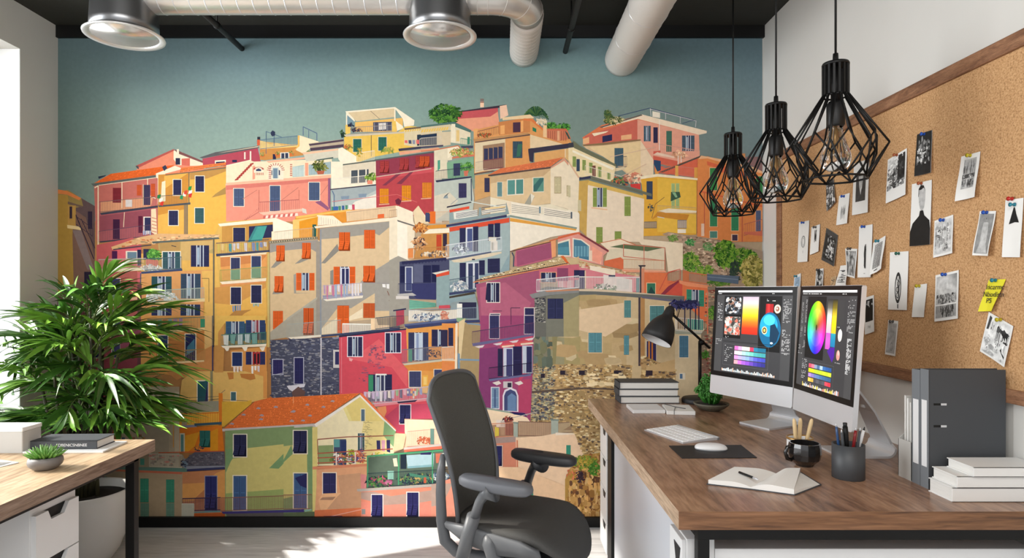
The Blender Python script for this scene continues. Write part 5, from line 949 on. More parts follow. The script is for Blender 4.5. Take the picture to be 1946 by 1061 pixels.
L('#b8b0a8', 6, 550, 790, 740, 745); R('#e8dcd0', 422, 808, 75, 55); R('#c8bcb0', 455, 815, 35, 42); VEG(['#8a3a3a', '#4a3038', '#c8805c'], 515, 800, 35, 22, 50, 18); R('#7a4a48', 490, 820, 60, 105); P('#d8d040', 412, 860, 440, 870, 440, 930, 412, 935)
B(325, 840, 560, 828, 105, 22, '#d89070', w=4); P('#c8a888', 590, 820, 860, 825, 850, 940, 590, 935); P('#cfb890', 895, 830, 1080, 825, 1075, 910, 895, 905); P('#a88a68', 940, 885, 1045, 820, 1045, 890); B(590, 820, 850, 828, 108, 34, '#7a5c50', w=4); B(895, 832, 1050, 822, 78, 24, '#8a7060', w=4)
for x in (328, 555, 845, 868, 1048): P('#a8b0a4', x, 830-(x > 800)*20, x+32, 832-(x > 800)*20, x+32, 940-(x > 1000)*30, x, 942-(x > 1000)*30); P('#7f8c84', x-4, 822-(x > 800)*22, x+38, 826-(x > 800)*22, x+38, 838-(x > 800)*22, x-4, 834-(x > 800)*22)
P('#7c8a9c', 322, 965, 560, 940, 975, 965, 970, 975, 560, 955, 322, 985); P('#d86a48', 325, 985, 575, 965, 580, 1061, 340, 1061); P('#f0d0b0', 575, 968, 880, 912, 1125, 912, 1120, 945, 1090, 950, 1085, 1061, 580, 1061); P('#f0e0cc', 880, 905, 1125, 915, 1125, 935, 880, 935)
R(CRM, 370, 1000, 110, 61); R('#2f3058', 378, 1012, 88, 50); R('#3f9a80', 960, 1003, 38, 58); L('#c85a38', 6, 575, 970, 582, 1061); L('#4f8a70', 9, 335, 1005, 500, 992)
# ---- crop Q : behind the chair
F(820, 700, 1200, 1117)
P('#f2d0ae', 470, 385, 850, 365, 845, 520, 750, 600, 745, 740, 470, 740); P('#d88a70', 290, 400, 470, 385, 475, 550, 300, 560); P('#a89088', 290, 390, 470, 380, 470, 410, 290, 425); P('#e0927c', 0, 650, 300, 550, 480, 550, 490, 660, 745, 740, 745, 870, 0, 870); P('#f0caa4', 315, 548, 480, 550, 760, 660, 750, 738, 640, 740, 315, 760)
P('#b0988c', 0, 645, 120, 640, 60, 760, 0, 770); W(332, 432, 62, 112, '#2f3060', '#e0c8b8', 'a', fw=4); R('#3f8f78', 752, 428, 25, 110); R('#3f8f78', 522, 674, 46, 60); R('#3f8f78', 318, 688, 48, 62)
L('#d06a4c', 5, 478, 400, 480, 550)
STONE(STC, [(760, 280), (950, 300), (950, 520), (850, 480)], 260, 20, 12, base='#b3966a')
P('#b8904c', 770, 560, 850, 480, 950, 470, 950, 870, 745, 870, 745, 620)
STONE(['#c89a5c', '#a87a44', '#8a5c38', '#e0b87c', '#6a4a38', '#d8a868'], [(790, 520), (950, 480), (950, 870), (750, 870)], 380, 22, 44)
VEG(['#7a9a3a', '#a8a040', '#5a7a34', '#c0a048'], 850, 520, 80, 35, 200, 14); VEG(['#4f8a34', '#6a9a40', '#3f6a2a'], 910, 555, 30, 35, 120, 12); VEG(['#3a2c38', '#4a3a40'], 830, 600, 20, 30, 40, 16); VEG(['#d87a58', '#b08a40'], 790, 590, 30, 30, 40, 12)
wm = MU.build('mural', print_m)
tag(wm, 'photo wallpaper of colourful stacked hillside houses covering the whole back wall', 'mural')
print('mural polys', len(MU.f), MU.top)
# ================================================================== ceiling services
def seam_rings(path_pts, r, n_every, m, par):
    for i in range(0, len(path_pts)-1, n_every):
        a = Vector(path_pts[i]); b = Vector(path_pts[i+1]); t = (b-a).normalized(); mbx = MB()
        mbx.tube([a-t*.0025, a, a+t*.0025], [r*1.0, r*1.025, r*1.0], 28, cap=False); rel(mbx.build('seam', m), par)
def straight(a, b, n): a = Vector(a); b = Vector(b); return [a+(b-a)*(i/n) for i in range(n+1)]
YD, ZD, RD = 2.85, 2.632, .076
d = thing('air_duct', 'shiny spiral air duct running between the two metal ceiling drums', 'duct', (-1.0, YD, ZC))
pth = straight((-1.60, YD, ZD), (-.40, YD, ZD), 34)
rel(MB().tube(pth, RD, 32).build('pipe', M['duct']), d)
seam_rings(pth, RD, 2, M['alu'], d)
d = thing('air_duct', 'spiral air duct that bends from the right ceiling drum into the wall', 'duct', (0, YD, ZC))
e0 = Vector((-.16, YD, ZD)); xw = .118; rb = .16
pth = straight(e0, (xw-rb, YD, ZD), 5)+[Vector((xw-rb+rb*sin(radians(a)), YD+rb-rb*cos(radians(a)), ZD-.006*a/90)) for a in range(15, 91, 15)]
rel(MB().tube(pth, RD, 32).build('bend', M['duct']), d)
p2 = straight(pth[-1], (xw, YB-.003, ZD-.008), 12)
rel(MB().tube(p2, RD*1.02, 32).build('wrapped_end', M['ductw']), d)
seam_rings(pth, RD, 2, M['ductw'], d); seam_rings(p2, RD*1.02, 1, M['ductw'], d)
d = thing('air_duct', 'thick pale ribbed air duct running along the ceiling into the mural wall', 'duct', (.66, 1.5, ZC))
pth = straight((.66, -1.4, 2.588), (.66, YB-.003, 2.588), 150)
rs = [.0925+(.0016 if i % 2 else 0) for i in range(151)]
rel(MB().tube(pth, rs, 36).build('pipe', M['ductw']), d)
seam_rings(pth, .0935, 10, M['rim'], d)
for X, Z, y0, lab in ((-1.447, 2.651, 2.935, 'thin black ceiling pipe at left, ending in the mural sky'), (.349, 2.636, -1.3, 'thin black ceiling pipe between the bent duct and the pale duct')):
    d = thing('ceiling_pipe', lab, 'pipe', (X, 3.2, ZC))
    rel(MB().tube([(X, y0, Z), (X, YB-.003, Z)], .0145, 16).build('pipe', M['blackm']), d)
    for y in ((3.2,) if y0 > 0 else (3.2, 2.0, .8)):
        k = MB(); k.tube([(X, y-.008, Z), (X, y+.008, Z)], .0185, 16); k.tube([(X, y, Z+.015), (X, y, ZC)], .004, 8); rel(k.build('clamp', M['black']), d)
for X, lab in ((-1.705, 'left brushed metal drum on the ceiling with a bright flared rim'), (-.282, 'brushed metal ceiling drum in the middle of the spiral duct')):
    d = thing('ceiling_drum', lab, 'air vent', (X, YD, ZC)); c = (X, YD, 2.455)
    rel(MB().lathe([(.140, .004), (.139, .05), (.134, .15), (.128, ZC-2.455-.001)], c, 56).build('housing', M['steel']), d)
    rel(MB().lathe([(.142, .010), (.160, .004), (.166, 0), (.164, -.006), (.150, -.004), (.134, .002), (.136, .008)], c, 56, close=True).build('rim', M['rim']), d)
    rel(MB().lathe([(.134, .0), (.128, .03), (.115, .07), (.10, .1)], c, 56).build('reflector', M['inner']), d)
    rel(MB().lathe([(.0, .094), (.1, .094)], c, 40).build('core', M['dgrey']), d)
# ================================================================== pendant lamps
def make_pendant():
    t = thing('pendant_lamp', 'x', 'lamp', (0, 0, 0), group='black wire cage pendants over the desk')
    MB().tube([(0, 0, .02), (0, 0, ZC-2.025)], .0035, 8).build('cable', M['black'], t)
    MB().lathe([(.008, .03), (.009, .004), (.009, 0)], (0, 0, 0), 12).lathe([(.0, 0), (.038, 0), (.040, -.004), (.040, -.010), (.036, -.010)], (0, 0, 0), 32).build('cap', M['black'], t)
    k = MB()
    for i in range(16):
        a = 2*pi*i/16; x, y = .037*cos(a), .037*sin(a)
        k.bar((x, y, -.004), (x, y, -.105), .0065, .005, up=(cos(a), sin(a), 0))
    k.tube([(.037*cos(2*pi*i/32), .037*sin(2*pi*i/32), -.105) for i in range(33)], .003, 6)
    k.lathe([(.014, -.01), (.014, -.125)], (0, 0, 0), 16)
    k.build('sleeve', M['black'], t)
    c = MB(); n = 8; w = .0031
    E = [Vector((.146*cos(2*pi*i/n), .146*sin(2*pi*i/n), -.268)) for i in range(n)]
    Mi = [Vector((.120*cos(2*pi*(i+.5)/n), .120*sin(2*pi*(i+.5)/n), -.235)) for i in range(n)]
    Lo = [Vector((.112*cos(2*pi*i/n), .112*sin(2*pi*i/n), -.300)) for i in range(n)]
    Bt = [Vector((.094*cos(2*pi*(i+.5)/n), .094*sin(2*pi*(i+.5)/n), -.368)) for i in range(n)]
    T = lambda a, da: Vector((.037*cos(a+da), .037*sin(a+da), -.102))
    for i in range(n):
        a = 2*pi*i/n
        c.tube([T(a, -.09), E[i]], w, 6); c.tube([T(a, .09), E[i]], w, 6)
        c.tube([T(a+pi/n, 0), Mi[i]], w, 6)
        c.tube([Mi[i], Lo[i]], w*.9, 6); c.tube([Mi[i], Lo[(i+1) % n]], w*.9, 6)
        c.tube([E[i], Bt[i]], w, 6); c.tube([E[i], Bt[i-1]], w, 6); c.tube([Lo[i], Lo[i]*.9+Vector((0, 0, -.06))], w*.9, 6)
        c.tube([Lo[i]*.9+Vector((0, 0, -.06)), Bt[i]], w*.9, 6); c.tube([Lo[i]*.9+Vector((0, 0, -.06)), Bt[i-1]], w*.9, 6)
        c.tube([Bt[i], Bt[(i+1) % n]], w*1.1, 6)
    c.build('cage', M['black'], t)
    MB().lathe([(.0, -.120), (.020, -.122), (.0265, -.132), (.0265, -.196), (.022, -.203), (.0, -.203)], (0, 0, 0), 28).build('socket', M['socket'], t)
    b = MB().lathe([(.020, -.203), (.023, -.225), (.034, -.262), (.043, -.288), (.045, -.305), (.038, -.328), (.022, -.341), (.0, -.345)], (0, 0, 0), 32).build('bulb', M['glass'], t)
    f = MB()
    for i in range(6):
        a = 2*pi*i/6; a2 = a+pi/6; f.tube([(.008*cos(a), .008*sin(a), -.215), (.016*cos(a), .016*sin(a), -.300), (.016*cos(a2), .016*sin(a2), -.300), (.008*cos(a2), .008*sin(a2), -.215)], .0007, 5)
    f.tube([(0, 0, -.203), (0, 0, -.28)], .003, 8); f.build('filament', M['fil'], b)
    return t
PL = [(2.0, 'largest black wire cage pendant lamp, nearest and furthest right'), (2.436, 'middle black wire cage pendant lamp of the row of three'), (2.89, 'smallest black wire cage pendant, hanging before the orange houses')]
pm = make_pendant()
for i, (y, lab) in enumerate(PL):
    o = pm if i == 0 else copy_tree(pm); o.location = (1.055, y, 2.025); o.rotation_euler.z = .2+i*.12; o['label'] = lab
# ================================================================== pinned prints
XP = XC-.0025
CARDS = []
def card(name, label, cat, q, draw, pin, pinpos=(.5, .03), col='paper', curl=.004, group=None):
    """q: four corners tl,tr,br,bl on the board plane (measured)"""
    W3 = [at_x(px, py, XP) for px, py in q]
    ctr = sum(W3, Vector())/4
    ax = (W3[1]-W3[0]+W3[2]-W3[3]).normalized()
    root = thing(name, label, cat, ctr, group=group)
    loc = [p-ctr for p in W3]
    def uv(u, v, d=0):
        p = (loc[0]*(1-u)+loc[1]*u)*(1-v)+(loc[3]*(1-u)+loc[2]*u)*v
        return p+Vector((-curl*(1.-math.cos(v*pi))*.5-curl*.6*abs(u-.5)*2*v-d, 0, 0))
    mb = MB(); n = 8
    for side in (0, .0006):
        o = len(mb.v)
        for j in range(n+1):
            for i in range(n+1): mb.v.append(tuple(uv(i/n, j/n, side)))
        for j in range(n):
            for i in range(n): a = o+j*(n+1)+i; mb.f.append((a, a+1, a+n+2, a+n+1)); mb.sm.append(True); mb.mi.append(0)
    mb.build('sheet', M[col] if isinstance(col, str) else col, root)
    if draw:
        fl = Flat(lambda u, v, dd: uv(min(1, max(0, u)), min(1, max(0, v)), .0014+dd), 2e-6); draw(fl); fl.build('picture', photo_m, root)
    if pin:
        p = uv(*pinpos, .0006); pb = MB()
        pb.lathe([(.0, .0), (.0055, .0), (.0055, .002), (.0032, .004), (.0035, .010), (.0060, .012), (.0060, .014), (.0, .015)], (0, 0, 0), 14)
        o = pb.build('pushpin', M[pin], root); o.rotation_euler = (0, -pi/2, .2); o.location = p
    return root
cr_ = random.Random(11)
def cell(fl, c, u0, v0, u1, v1, n=4):
    for j in range(n):
        for i in range(n):
            a, b = u0+(u1-u0)*i/n, u0+(u1-u0)*(i+1)/n; e, f = v0+(v1-v0)*j/n, v0+(v1-v0)*(j+1)/n
            fl.poly(c, [(a, e), (b, e), (b, f), (a, f)])
def grey(v): return (v, v, v*.98)
def blot(fl, u0, v0, u1, v1, n, lo, hi, su=.12, sv=.1, asp=None):
    for _ in range(n):
        u = u0+cr_.random()*(u1-u0); v = v0+cr_.random()*(v1-v0); a = cr_.random()*6.3; g = lo+(hi-lo)*cr_.random()**1.5
        s1 = su*(.3+cr_.random()); s2 = sv*(.3+cr_.random())
        pts = [(min(u1, max(u0, u+s1*cos(a+k*1.25)*(.6+.4*cr_.random()))), min(v1, max(v0, v+s2*sin(a+k*1.25)))) for k in range(5)]
        fl.poly(grey(g), pts)
def photo(base, lo, hi, m=(.06, .05, .94, .95), n=70, su=.12, sv=.08):
    def f(fl): cell(fl, grey(base), *m); blot(fl, *m, n, lo, hi, su, sv)
    return f
def strokes(fl, u0, v0, u1, v1, n, c=.05, w=.03, vert=True):
    for _ in range(n):
        if vert:
            u = u0+cr_.random()*(u1-u0); a = v0+cr_.random()*(v1-v0)*.6; b = a+cr_.random()*(v1-a); fl.poly(grey(c), [(u, a), (u+w*cr_.random(), a), (u+w*.6, b), (u, b)])
        else:
            v = v0+cr_.random()*(v1-v0); a = u0+cr_.random()*(u1-u0)*.5; b = a+cr_.random()*(u1-a); fl.poly(grey(c), [(a, v), (b, v), (b, v+w*.6), (a, v+w*.6)])
def ring(fl, cu, cv, ru, rv, c=.1, w=.18):
    for k in range(20):
        a, b = 2*pi*k/20, 2*pi*(k+1)/20
        fl.poly(grey(c), [(cu+ru*cos(a), cv+rv*sin(a)), (cu+ru*cos(b), cv+rv*sin(b)), (cu+ru*(1-w)*cos(b), cv+rv*(1-w)*sin(b)), (cu+ru*(1-w)*cos(a), cv+rv*(1-w)*sin(a))])
def d_oval(fl): ring(fl, .5, .5, .2, .15, .35, .2); ring(fl, .5, .5, .12, .1, .45, .2); fl.poly(grey(.5), [(.48, .72), (.52, .72), (.52, .78), (.48, .78)])
def d_dark(fl): cell(fl, grey(.02), .0, .0, 1, 1); blot(fl, .15, .08, .9, .4, 50, .05, .5, .05, .09); blot(fl, .1, .35, .9, .75, 60, .05, .9, .09, .05)
def d_land(fl):
    cell(fl, grey(.75), .05, .05, .94, .74); blot(fl, .05, .25, .94, .74, 120, .01, .5, .1, .05); blot(fl, .55, .05, .94, .6, 60, .01, .08, .12, .12); blot(fl, .05, .1, .6, .35, 25, .4, .9, .16, .03)
def d_portrait(fl):
    P_ = [(.0, 1.), (.0, .78), (.12, .64), (.42, .53), (.46, .45), (.62, .45), (.68, .53), (.95, .62), (1., .75), (1., 1.)]
    fl.poly(grey(.012), P_)
    hd = [(.38, .2), (.40, .1), (.5, .055), (.62, .07), (.70, .15), (.70, .28), (.66, .40), (.55, .47), (.46, .42), (.40, .32)]
    fl.poly(grey(.5), hd); fl.poly(grey(.015), [(.36, .22), (.37, .1), (.48, .045), (.62, .06), (.70, .14), (.62, .17), (.56, .22), (.48, .19), (.42, .26)])
    fl.poly(grey(.08), [(.38, .24), (.5, .24), (.5, .44), (.42, .36)]); fl.poly(grey(.02), [(.46, .26), (.54, .26), (.54, .275), (.46, .275)]); fl.poly(grey(.02), [(.6, .265), (.67, .265), (.67, .28), (.6, .28)])
    fl.poly(grey(.1), [(.52, .39), (.62, .385), (.61, .4), (.53, .402)]); fl.poly(grey(.6), [(.5, .47), (.62, .45), (.60, .6), (.55, .68)]); fl.poly(grey(.2), [(.55, .50), (.58, .5), (.575, .68), (.56, .66)])
def d_stripes(fl):
    cell(fl, grey(.45), .22, .1, .86, .76); strokes(fl, .22, .1, .84, .44, 50, .12, .03); cell(fl, grey(.08), .22, .44, .86, .53); blot(fl, .24, .45, .84, .53, 20, .3, .8, .04, .02); strokes(fl, .22, .54, .84, .76, 60, .06, .035)
def d_smudge(fl): strokes(fl, .3, .35, .75, .85, 50, .45, .02); strokes(fl, .35, .45, .7, .7, 40, .25, .015)
def d_feather(fl):
    cell(fl, grey(.06), .2, .25, .82, .76); fl.poly(grey(.55), [(.36, .28), (.66, .28), (.6, .5), (.5, .66), (.42, .5)]); fl.poly(grey(.2), [(.47, .28), (.53, .28), (.51, .62)])
def d_drop(fl): ring(fl, .5, .62, .15, .16, .02, .35); ring(fl, .48, .58, .1, .1, .3, .3); fl.poly(grey(.03), [(.42, .5), (.5, .4), (.58, .52), (.5, .55)]); strokes(fl, .42, .5, .56, .76, 26, .04, .03)
def d_totem(fl): strokes(fl, .44, .35, .58, .85, 40, .04, .04); ring(fl, .51, .55, .08, .12, .02, .3); fl.poly(grey(.3), [(.44, .92), (.56, .92), (.56, .93), (.44, .93)])
def d_feet(fl):
    ring(fl, .5, .62, .17, .27, .03, .22)
    for k in range(4): ring(fl, .5+.03*sin(k*2), .45+k*.1, .08, .05, .04, .3)
    strokes(fl, .42, .36, .6, .84, 20, .05, .02); fl.poly(grey(.08), [(.48, .90), (.54, .90), (.54, .98), (.48, .97)])
def d_text(fl):
    for k in range(22):
        v = .12+k*.034
        for q in range(7): 
            u = .2+q*.09; fl.poly(grey(.04), [(u, v), (u+.05+.035*cr_.random(), v), (u+.06, v+.022), (u, v+.022)])
    fl.poly(grey(.05), [(.3, .92), (.6, .9), (.5, .93), (.32, .94)])
def d_sketch(fl): cell(fl, grey(.62), .06, .06, .94, .94); blot(fl, .06, .08, .94, .9, 30, .3, .85, .2, .12); strokes(fl, .1, .1, .9, .85, 16, .08, .04); blot(fl, .1, .28, .85, .5, 16, .02, .2, .08, .02); blot(fl, .5, .7, .75, .85, 8, .02, .1, .05, .04)
def d_bottle(fl):
    cell(fl, grey(.28), .07, .06, .93, .95); fl.poly(grey(.5), [(.35, .25), (.65, .25), (.85, .94), (.2, .94)]); fl.poly(grey(.62), [(.45, .3), (.56, .3), (.65, .8), (.4, .8)]); fl.poly(grey(.02), [(.38, .16), (.5, .11), (.66, .15), (.68, .24), (.5, .26), (.38, .22)])
def d_dress(fl): fl.poly(grey(.01), [(.5, .14), (.56, .14), (.66, .26), (.84, .41), (.6, .40), (.28, .43), (.42, .24)])
def d_grass(fl):
    cell(fl, grey(.6), .06, .05, .94, .66); fl.poly([grey(.55), grey(.12), grey(.5), grey(.75)], [(.5, .05), (.94, .05), (.94, .35), (.5, .35)])
    blot(fl, .06, .44, .94, .65, 110, .03, .5, .04, .05); cell(fl, grey(.35), .06, .68, .94, .94); strokes(fl, .25, .68, .85, .94, 60, .04, .04); cell(fl, grey(.85), .06, .655, .94, .675)
def d_blank(fl): fl.poly(grey(.7), [(.48, .7), (.5, .7), (.5, .72), (.48, .72)])
def d_pale(fl): cell(fl, grey(.42), .08, .08, .92, .94); strokes(fl, .3, .12, .7, .9, 30, .3, .02); ring(fl, .55, .75, .12, .12, .15, .15)
def d_polar(fl): cell(fl, grey(.008), .1, .08, .9, .68); blot(fl, .12, .12, .88, .3, 14, .3, .7, .1, .05); strokes(fl, .3, .76, .6, .88, 10, .2, .03)
def d_bride(fl):
    cell(fl, grey(.75), .05, .04, .95, .95); blot(fl, .45, .1, .95, .5, 14, .008, .05, .2, .1); fl.poly(grey(.015), [(.55, .18), (.9, .2), (.93, .85), (.72, .7), (.85, .45), (.6, .3)])
    blot(fl, .05, .5, .9, .95, 30, .35, .95, .16, .1); fl.poly(grey(.05), [(.1, .05), (.2, .08), (.14, .38), (.06, .4)]); strokes(fl, .2, .1, .8, .9, 14, .12, .03)
def d_letter(fl): strokes(fl, .15, .25, .85, .8, 26, .15, .02, False)
def d_blue(fl): cell(fl, lin('#9fb8d0'), .1, .15, .9, 1.); strokes(fl, .15, .3, .85, .9, 8, .15, .03, False)
def qr_(x0, y0, x1, y1): return [(x0, y0), (x1, y0), (x1, y1), (x0, y1)]
S_ = 466/1454
def q1(*a): return [(1480+a[i]*S_, 220+a[i+1]*S_) for i in range(0, 8, 2)]
S2_ = 466/1648
def q2(*a): return [(1480+a[i]*S2_, 460+a[i+1]*S2_) for i in range(0, 8, 2)]
GP = 'black and white prints pinned on the cork'
card('photo_print', 'instant photo of a dark treed landscape with wide white lower border', 'photo', q1(647, 262, 760, 192, 762, 467, 645, 521), d_land, 'orangep', (.5, .02), group=GP)
card('photo_print', 'borderless dark print with bright flecks, highest on the cork board', 'photo', q1(822, 112, 910, 85, 914, 337, 816, 360), d_dark, 'bluep', (.5, .04), col='paper', group=GP)
card('photo_print', 'white card with a striped grey picture under a yellow pin', 'photo', q1(1083, 243, 1196, 212, 1186, 482, 1068, 508), d_stripes, 'yellp', (.5, .03), curl=.008, group=GP)
card('photo_print', 'tall portrait print of a person in a black coat on white', 'photo', q1(790, 407, 908, 380, 908, 764, 788, 775), d_portrait, 'orangep', (.5, .02), group=GP)
card('photo_print', 'small tilted black and white print just under the nearest pendant lamp', 'photo', q1(281, 410, 325, 370, 345, 512, 294, 567), photo(.05, .2, .9, (0, 0, 1, 1), 60), 'greyp', (.6, .1), group=GP)
card('photo_print', 'small white card with a faint grey smudge and a dark blue pin', 'photo', q1(358, 477, 421, 458, 414, 638, 350, 650), d_smudge, 'bluep', (.5, .06), group=GP)
card('photo_print', 'white card with a grey feather shape on a dark rectangle', 'photo', q1(446, 285, 537, 255, 537, 573, 444, 591), d_feather, None, group=GP)
card('photo_print', 'narrow white card with a grey oval drawing, furthest left on cork', 'photo', q1(120, 633, 181, 621, 178, 865, 119, 870), d_oval, 'bluep', (.5, .03), group=GP)
card('photo_print', 'small white card with a dark hanging drop shape in the upper half', 'photo', q1(194, 662, 245, 643, 244, 804, 193, 826), lambda fl: strokes(fl, .42, .12, .62, .6, 30, .04, .06), 'greyp', (.55, .06), group=GP)
card('photo_print', 'dark bordered tilted print with pale figures', 'photo', q1(284, 666, 351, 709, 336, 895, 262, 855), lambda fl: (cell(fl, grey(.06), 0, 0, 1, 1), cell(fl, grey(.02), .08, .08, .92, .9), blot(fl, .25, .15, .85, .85, 50, .2, .85, .09, .06)), None, group=GP)
card('photo_print', 'tall white card with a thin black totem drawing and blue pin', 'photo', q1(477, 658, 557, 644, 555, 958, 477, 960), d_totem, 'bluep', (.42, .02), group=GP)
card('photo_print', 'white page of dense dark handwriting with a teal pin', 'photo', q1(560, 755, 634, 711, 632, 908, 563, 946), d_text, 'tealp', (.45, .04), curl=.010, group=GP)
card('photo_print', 'grey streaked print with a thin white border and dark clip', 'photo', q1(394, 788, 466, 790, 460, 965, 414, 952), photo(.3, .02, .8, (.08, .08, .92, .94), 60, .05, .16), 'greyp', (.45, .0), group=GP)
card('note', 'curled white scrap with a few dark handwritten lines', 'note', q1(366, 890, 410, 885, 425, 1010, 362, 1012), lambda fl: strokes(fl, .1, .2, .9, .8, 26, .1, .05, False), None, curl=.012, group=GP)
card('photo_print', 'small narrow print of a pale figure on black behind the right screen', 'photo', q1(222, 912, 266, 905, 268, 1050, 222, 1050), photo(.03, .3, .9, (.08, .06, .92, .94), 26, .12, .14), 'greyp', (.45, .04), group=GP)
card('note', 'small pale blue scrap above the gap between the two screens', 'note', q1(92, 950, 132, 934, 134, 1050, 94, 1050), d_blue, 'tealp', (.4, .08), group=GP)
card('note', 'tiny cork coloured scrap with black scribbles above the right screen', 'note', q1(312, 960, 342, 950, 346, 1030, 314, 1030), lambda fl: (cell(fl, lin('#c8a880'), 0, 0, 1, 1), blot(fl, .1, .1, .9, .9, 30, .02, .1, .1, .05)), None, group=GP)
card('photo_print', 'tall white card with a black outline foot drawing and green pin', 'photo', q2(748, 70, 873, 62, 873, 459, 747, 455), d_feet, 'greenp', (.5, .03), group=GP)
card('photo_print', 'white bordered pencil sketch pinned right of the tall portrait', 'photo', q1(924, 624, 1035, 587, 1041, 815, 928, 843), d_sketch, 'bluep', (.5, .06), group=GP)
card('photo_print', 'tall grey print of a pale bottle shape with black stopper', 'photo', q1(1193, 567, 1289, 565, 1272, 832, 1179, 828), d_bottle, 'bluep', (.45, .03), curl=.010, group=GP)
card('photo_print', 'tall white card with a black dress shape, furthest right on cork', 'photo', q1(1345, 502, 1452, 487, 1444, 840, 1337, 839), d_dress, 'redp', (.38, -.01), group=GP)
pb = card('photo_print', 'small plain white card held by a yellow pin', 'photo', q2(915, 292, 997, 280, 988, 506, 907, 505), d_blank, 'yellp', (.4, .04), group=GP)
card('photo_print', 'white bordered print of grasses in two grey bands with blue pin', 'photo', q2(1054, 225, 1210, 189, 1217, 515, 1060, 536), d_grass, 'bluep', (.45, .03), group=GP)
card('photo_print', 'small grey narrow card with a faint sketch, lowest under the plain cards', 'photo', q2(737, 524, 803, 532, 795, 769, 726, 755), d_pale, 'greyp', (.5, .03), group=GP)
card('photo_print', 'instant photo with a black picture beside the right screen edge', 'photo', q2(577, 376, 639, 357, 653, 602, 590, 623), d_polar, None, group=GP)
card('photo_print', 'tilted white bordered print of a pale draped figure below yellow note', 'photo', q2(1412, 470, 1577, 567, 1531, 843, 1367, 735), d_bride, 'yellp', (.5, .02), group=GP)
ymat = mat('yellow_note', '#e6dc2e', .7)
yn = card('sticky_note', 'yellow sticky note with black handwriting curling at the bottom', 'note', q2(1412, 256, 1527, 250, 1455, 465, 1365, 468), None, 'tealp', (.42, .02), col=ymat, curl=.007)
def text(s, size, loc, rot, m, parent, name, ext=.0003, shear=0.):
    cu = bpy.data.curves.new(name, 'FONT'); cu.body = s; cu.size = size; cu.extrude = ext; cu.align_x = 'CENTER'; cu.align_y = 'CENTER'; cu.shear = shear; cu.materials.append(m)
    tmp = bpy.data.objects.new(name, cu); COL.objects.link(tmp); dg = bpy.context.evaluated_depsgraph_get(); dg.update()
    me = bpy.data.meshes.new_from_object(tmp.evaluated_get(dg)); bpy.data.objects.remove(tmp); bpy.data.curves.remove(cu)
    o = bpy.data.objects.new(name, me); COL.objects.link(o); o.location = loc; o.rotation_euler = rot
    if parent: o.parent = parent
    return o
for s_, u_, v_ in (('incurmc', (.045, .03), .25), ('Nbodistn', (.012, .005), .45), ('PS', (.02, -.03), .65)): pass
ctrY = yn.location
for s_, px, py in (('Incarmc', 1890, 546), ('Nbodistn', 1887, 560), ('PS', 1878, 572)):
    w_ = at_x(px, py, XP-.0085-(.0015 if s_ == 'PS' else 0)); text(s_, .021, w_-ctrY, (pi/2, 0, -pi/2), M['blackm'], yn, 'handwriting', .0002, .25)
o = MB().lathe([(.0, .0), (.0055, .0), (.0055, .002), (.0032, .004), (.0035, .010), (.0060, .012), (.0060, .014), (.0, .015)], (0, 0, 0), 14).build('pushpin', M['tealp'])
o.rotation_euler = (0, -pi/2, 0); o.location = at_x(1480+1399*S_, 220+527*S_, XC-.004); tag(o, 'blue round pin stuck in the black dress card below the red pin', 'pushpin')
# ================================================================== right desk
def by_normal(o, rules):
    for p in o.data.polygons:
        for test, k in rules:
            if test(p.normal): p.material_index = k; break
rd = thing('desk', 'walnut topped office desk on black metal legs along the right wall', 'desk', (.95, 2.4, 0))
DX0, DY0, DY1 = .449, 1.609, 3.315
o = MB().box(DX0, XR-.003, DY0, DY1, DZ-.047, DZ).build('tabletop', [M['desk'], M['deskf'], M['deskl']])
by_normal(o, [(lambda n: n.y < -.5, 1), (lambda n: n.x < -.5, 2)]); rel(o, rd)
fr_ = MB(); fr_.box(.499, XR-.01, DY0+.004, DY0+.034, DZ-.047-.027, DZ-.0475); fr_.box(.499, .529, DY0+.034, DY1-.06, DZ-.047-.027, DZ-.0475); fr_.box(.499, XR-.01, DY1-.09, DY1-.06, DZ-.074, DZ-.0475)
rel(fr_.build('frame', M['black'], bevel=.001), rd)
for x0, y0, y1 in ((.499, DY0+.004, DY0+.034), (.499, 2.90, 3.00), (XR-.045, DY0+.004, DY0+.034), (XR-.045, 3.225, 3.255)):
    rel(MB().box(x0, x0+.03, y0, y1, 0, DZ-.074).build('leg', M['black'], bevel=.001), rd)
rel(MB().box(.512, .526, 1.80, 2.89, .03, DZ-.076).build('side_panel', mat('panel_grey', '#c4c8cf', .45)), rd)
# rear drawer unit
du = thing('drawer_unit', 'tall narrow white drawer unit under the far end of the walnut desk', 'drawer unit', (.7, 3.14, 0))
rel(MB().box(.515, .95, 3.035, 3.235, .02, .64).build('carcass', M['white']), du)
rel(MB().box(.53, .93, 3.05, 3.22, 0, .02).build('plinth', M['blackm']), du)
for k in range(4):
    z1 = .638-k*.152; dr = MB().box(.50, .5149, 3.037, 3.233, z1-.148, z1).build('drawer', M['white'], bevel=.002); rel(dr, du)
    h = MB().prism([(3.06, 0), (3.14, 0), (3.12, -.03), (3.08, -.03)], 0, .003).build('handle', M['blackm'], dr)
    h.matrix_parent_inverse = Matrix.Identity(4); h.rotation_euler = (pi/2, 0, pi/2); h.location = (.4985, 0, z1-.01)
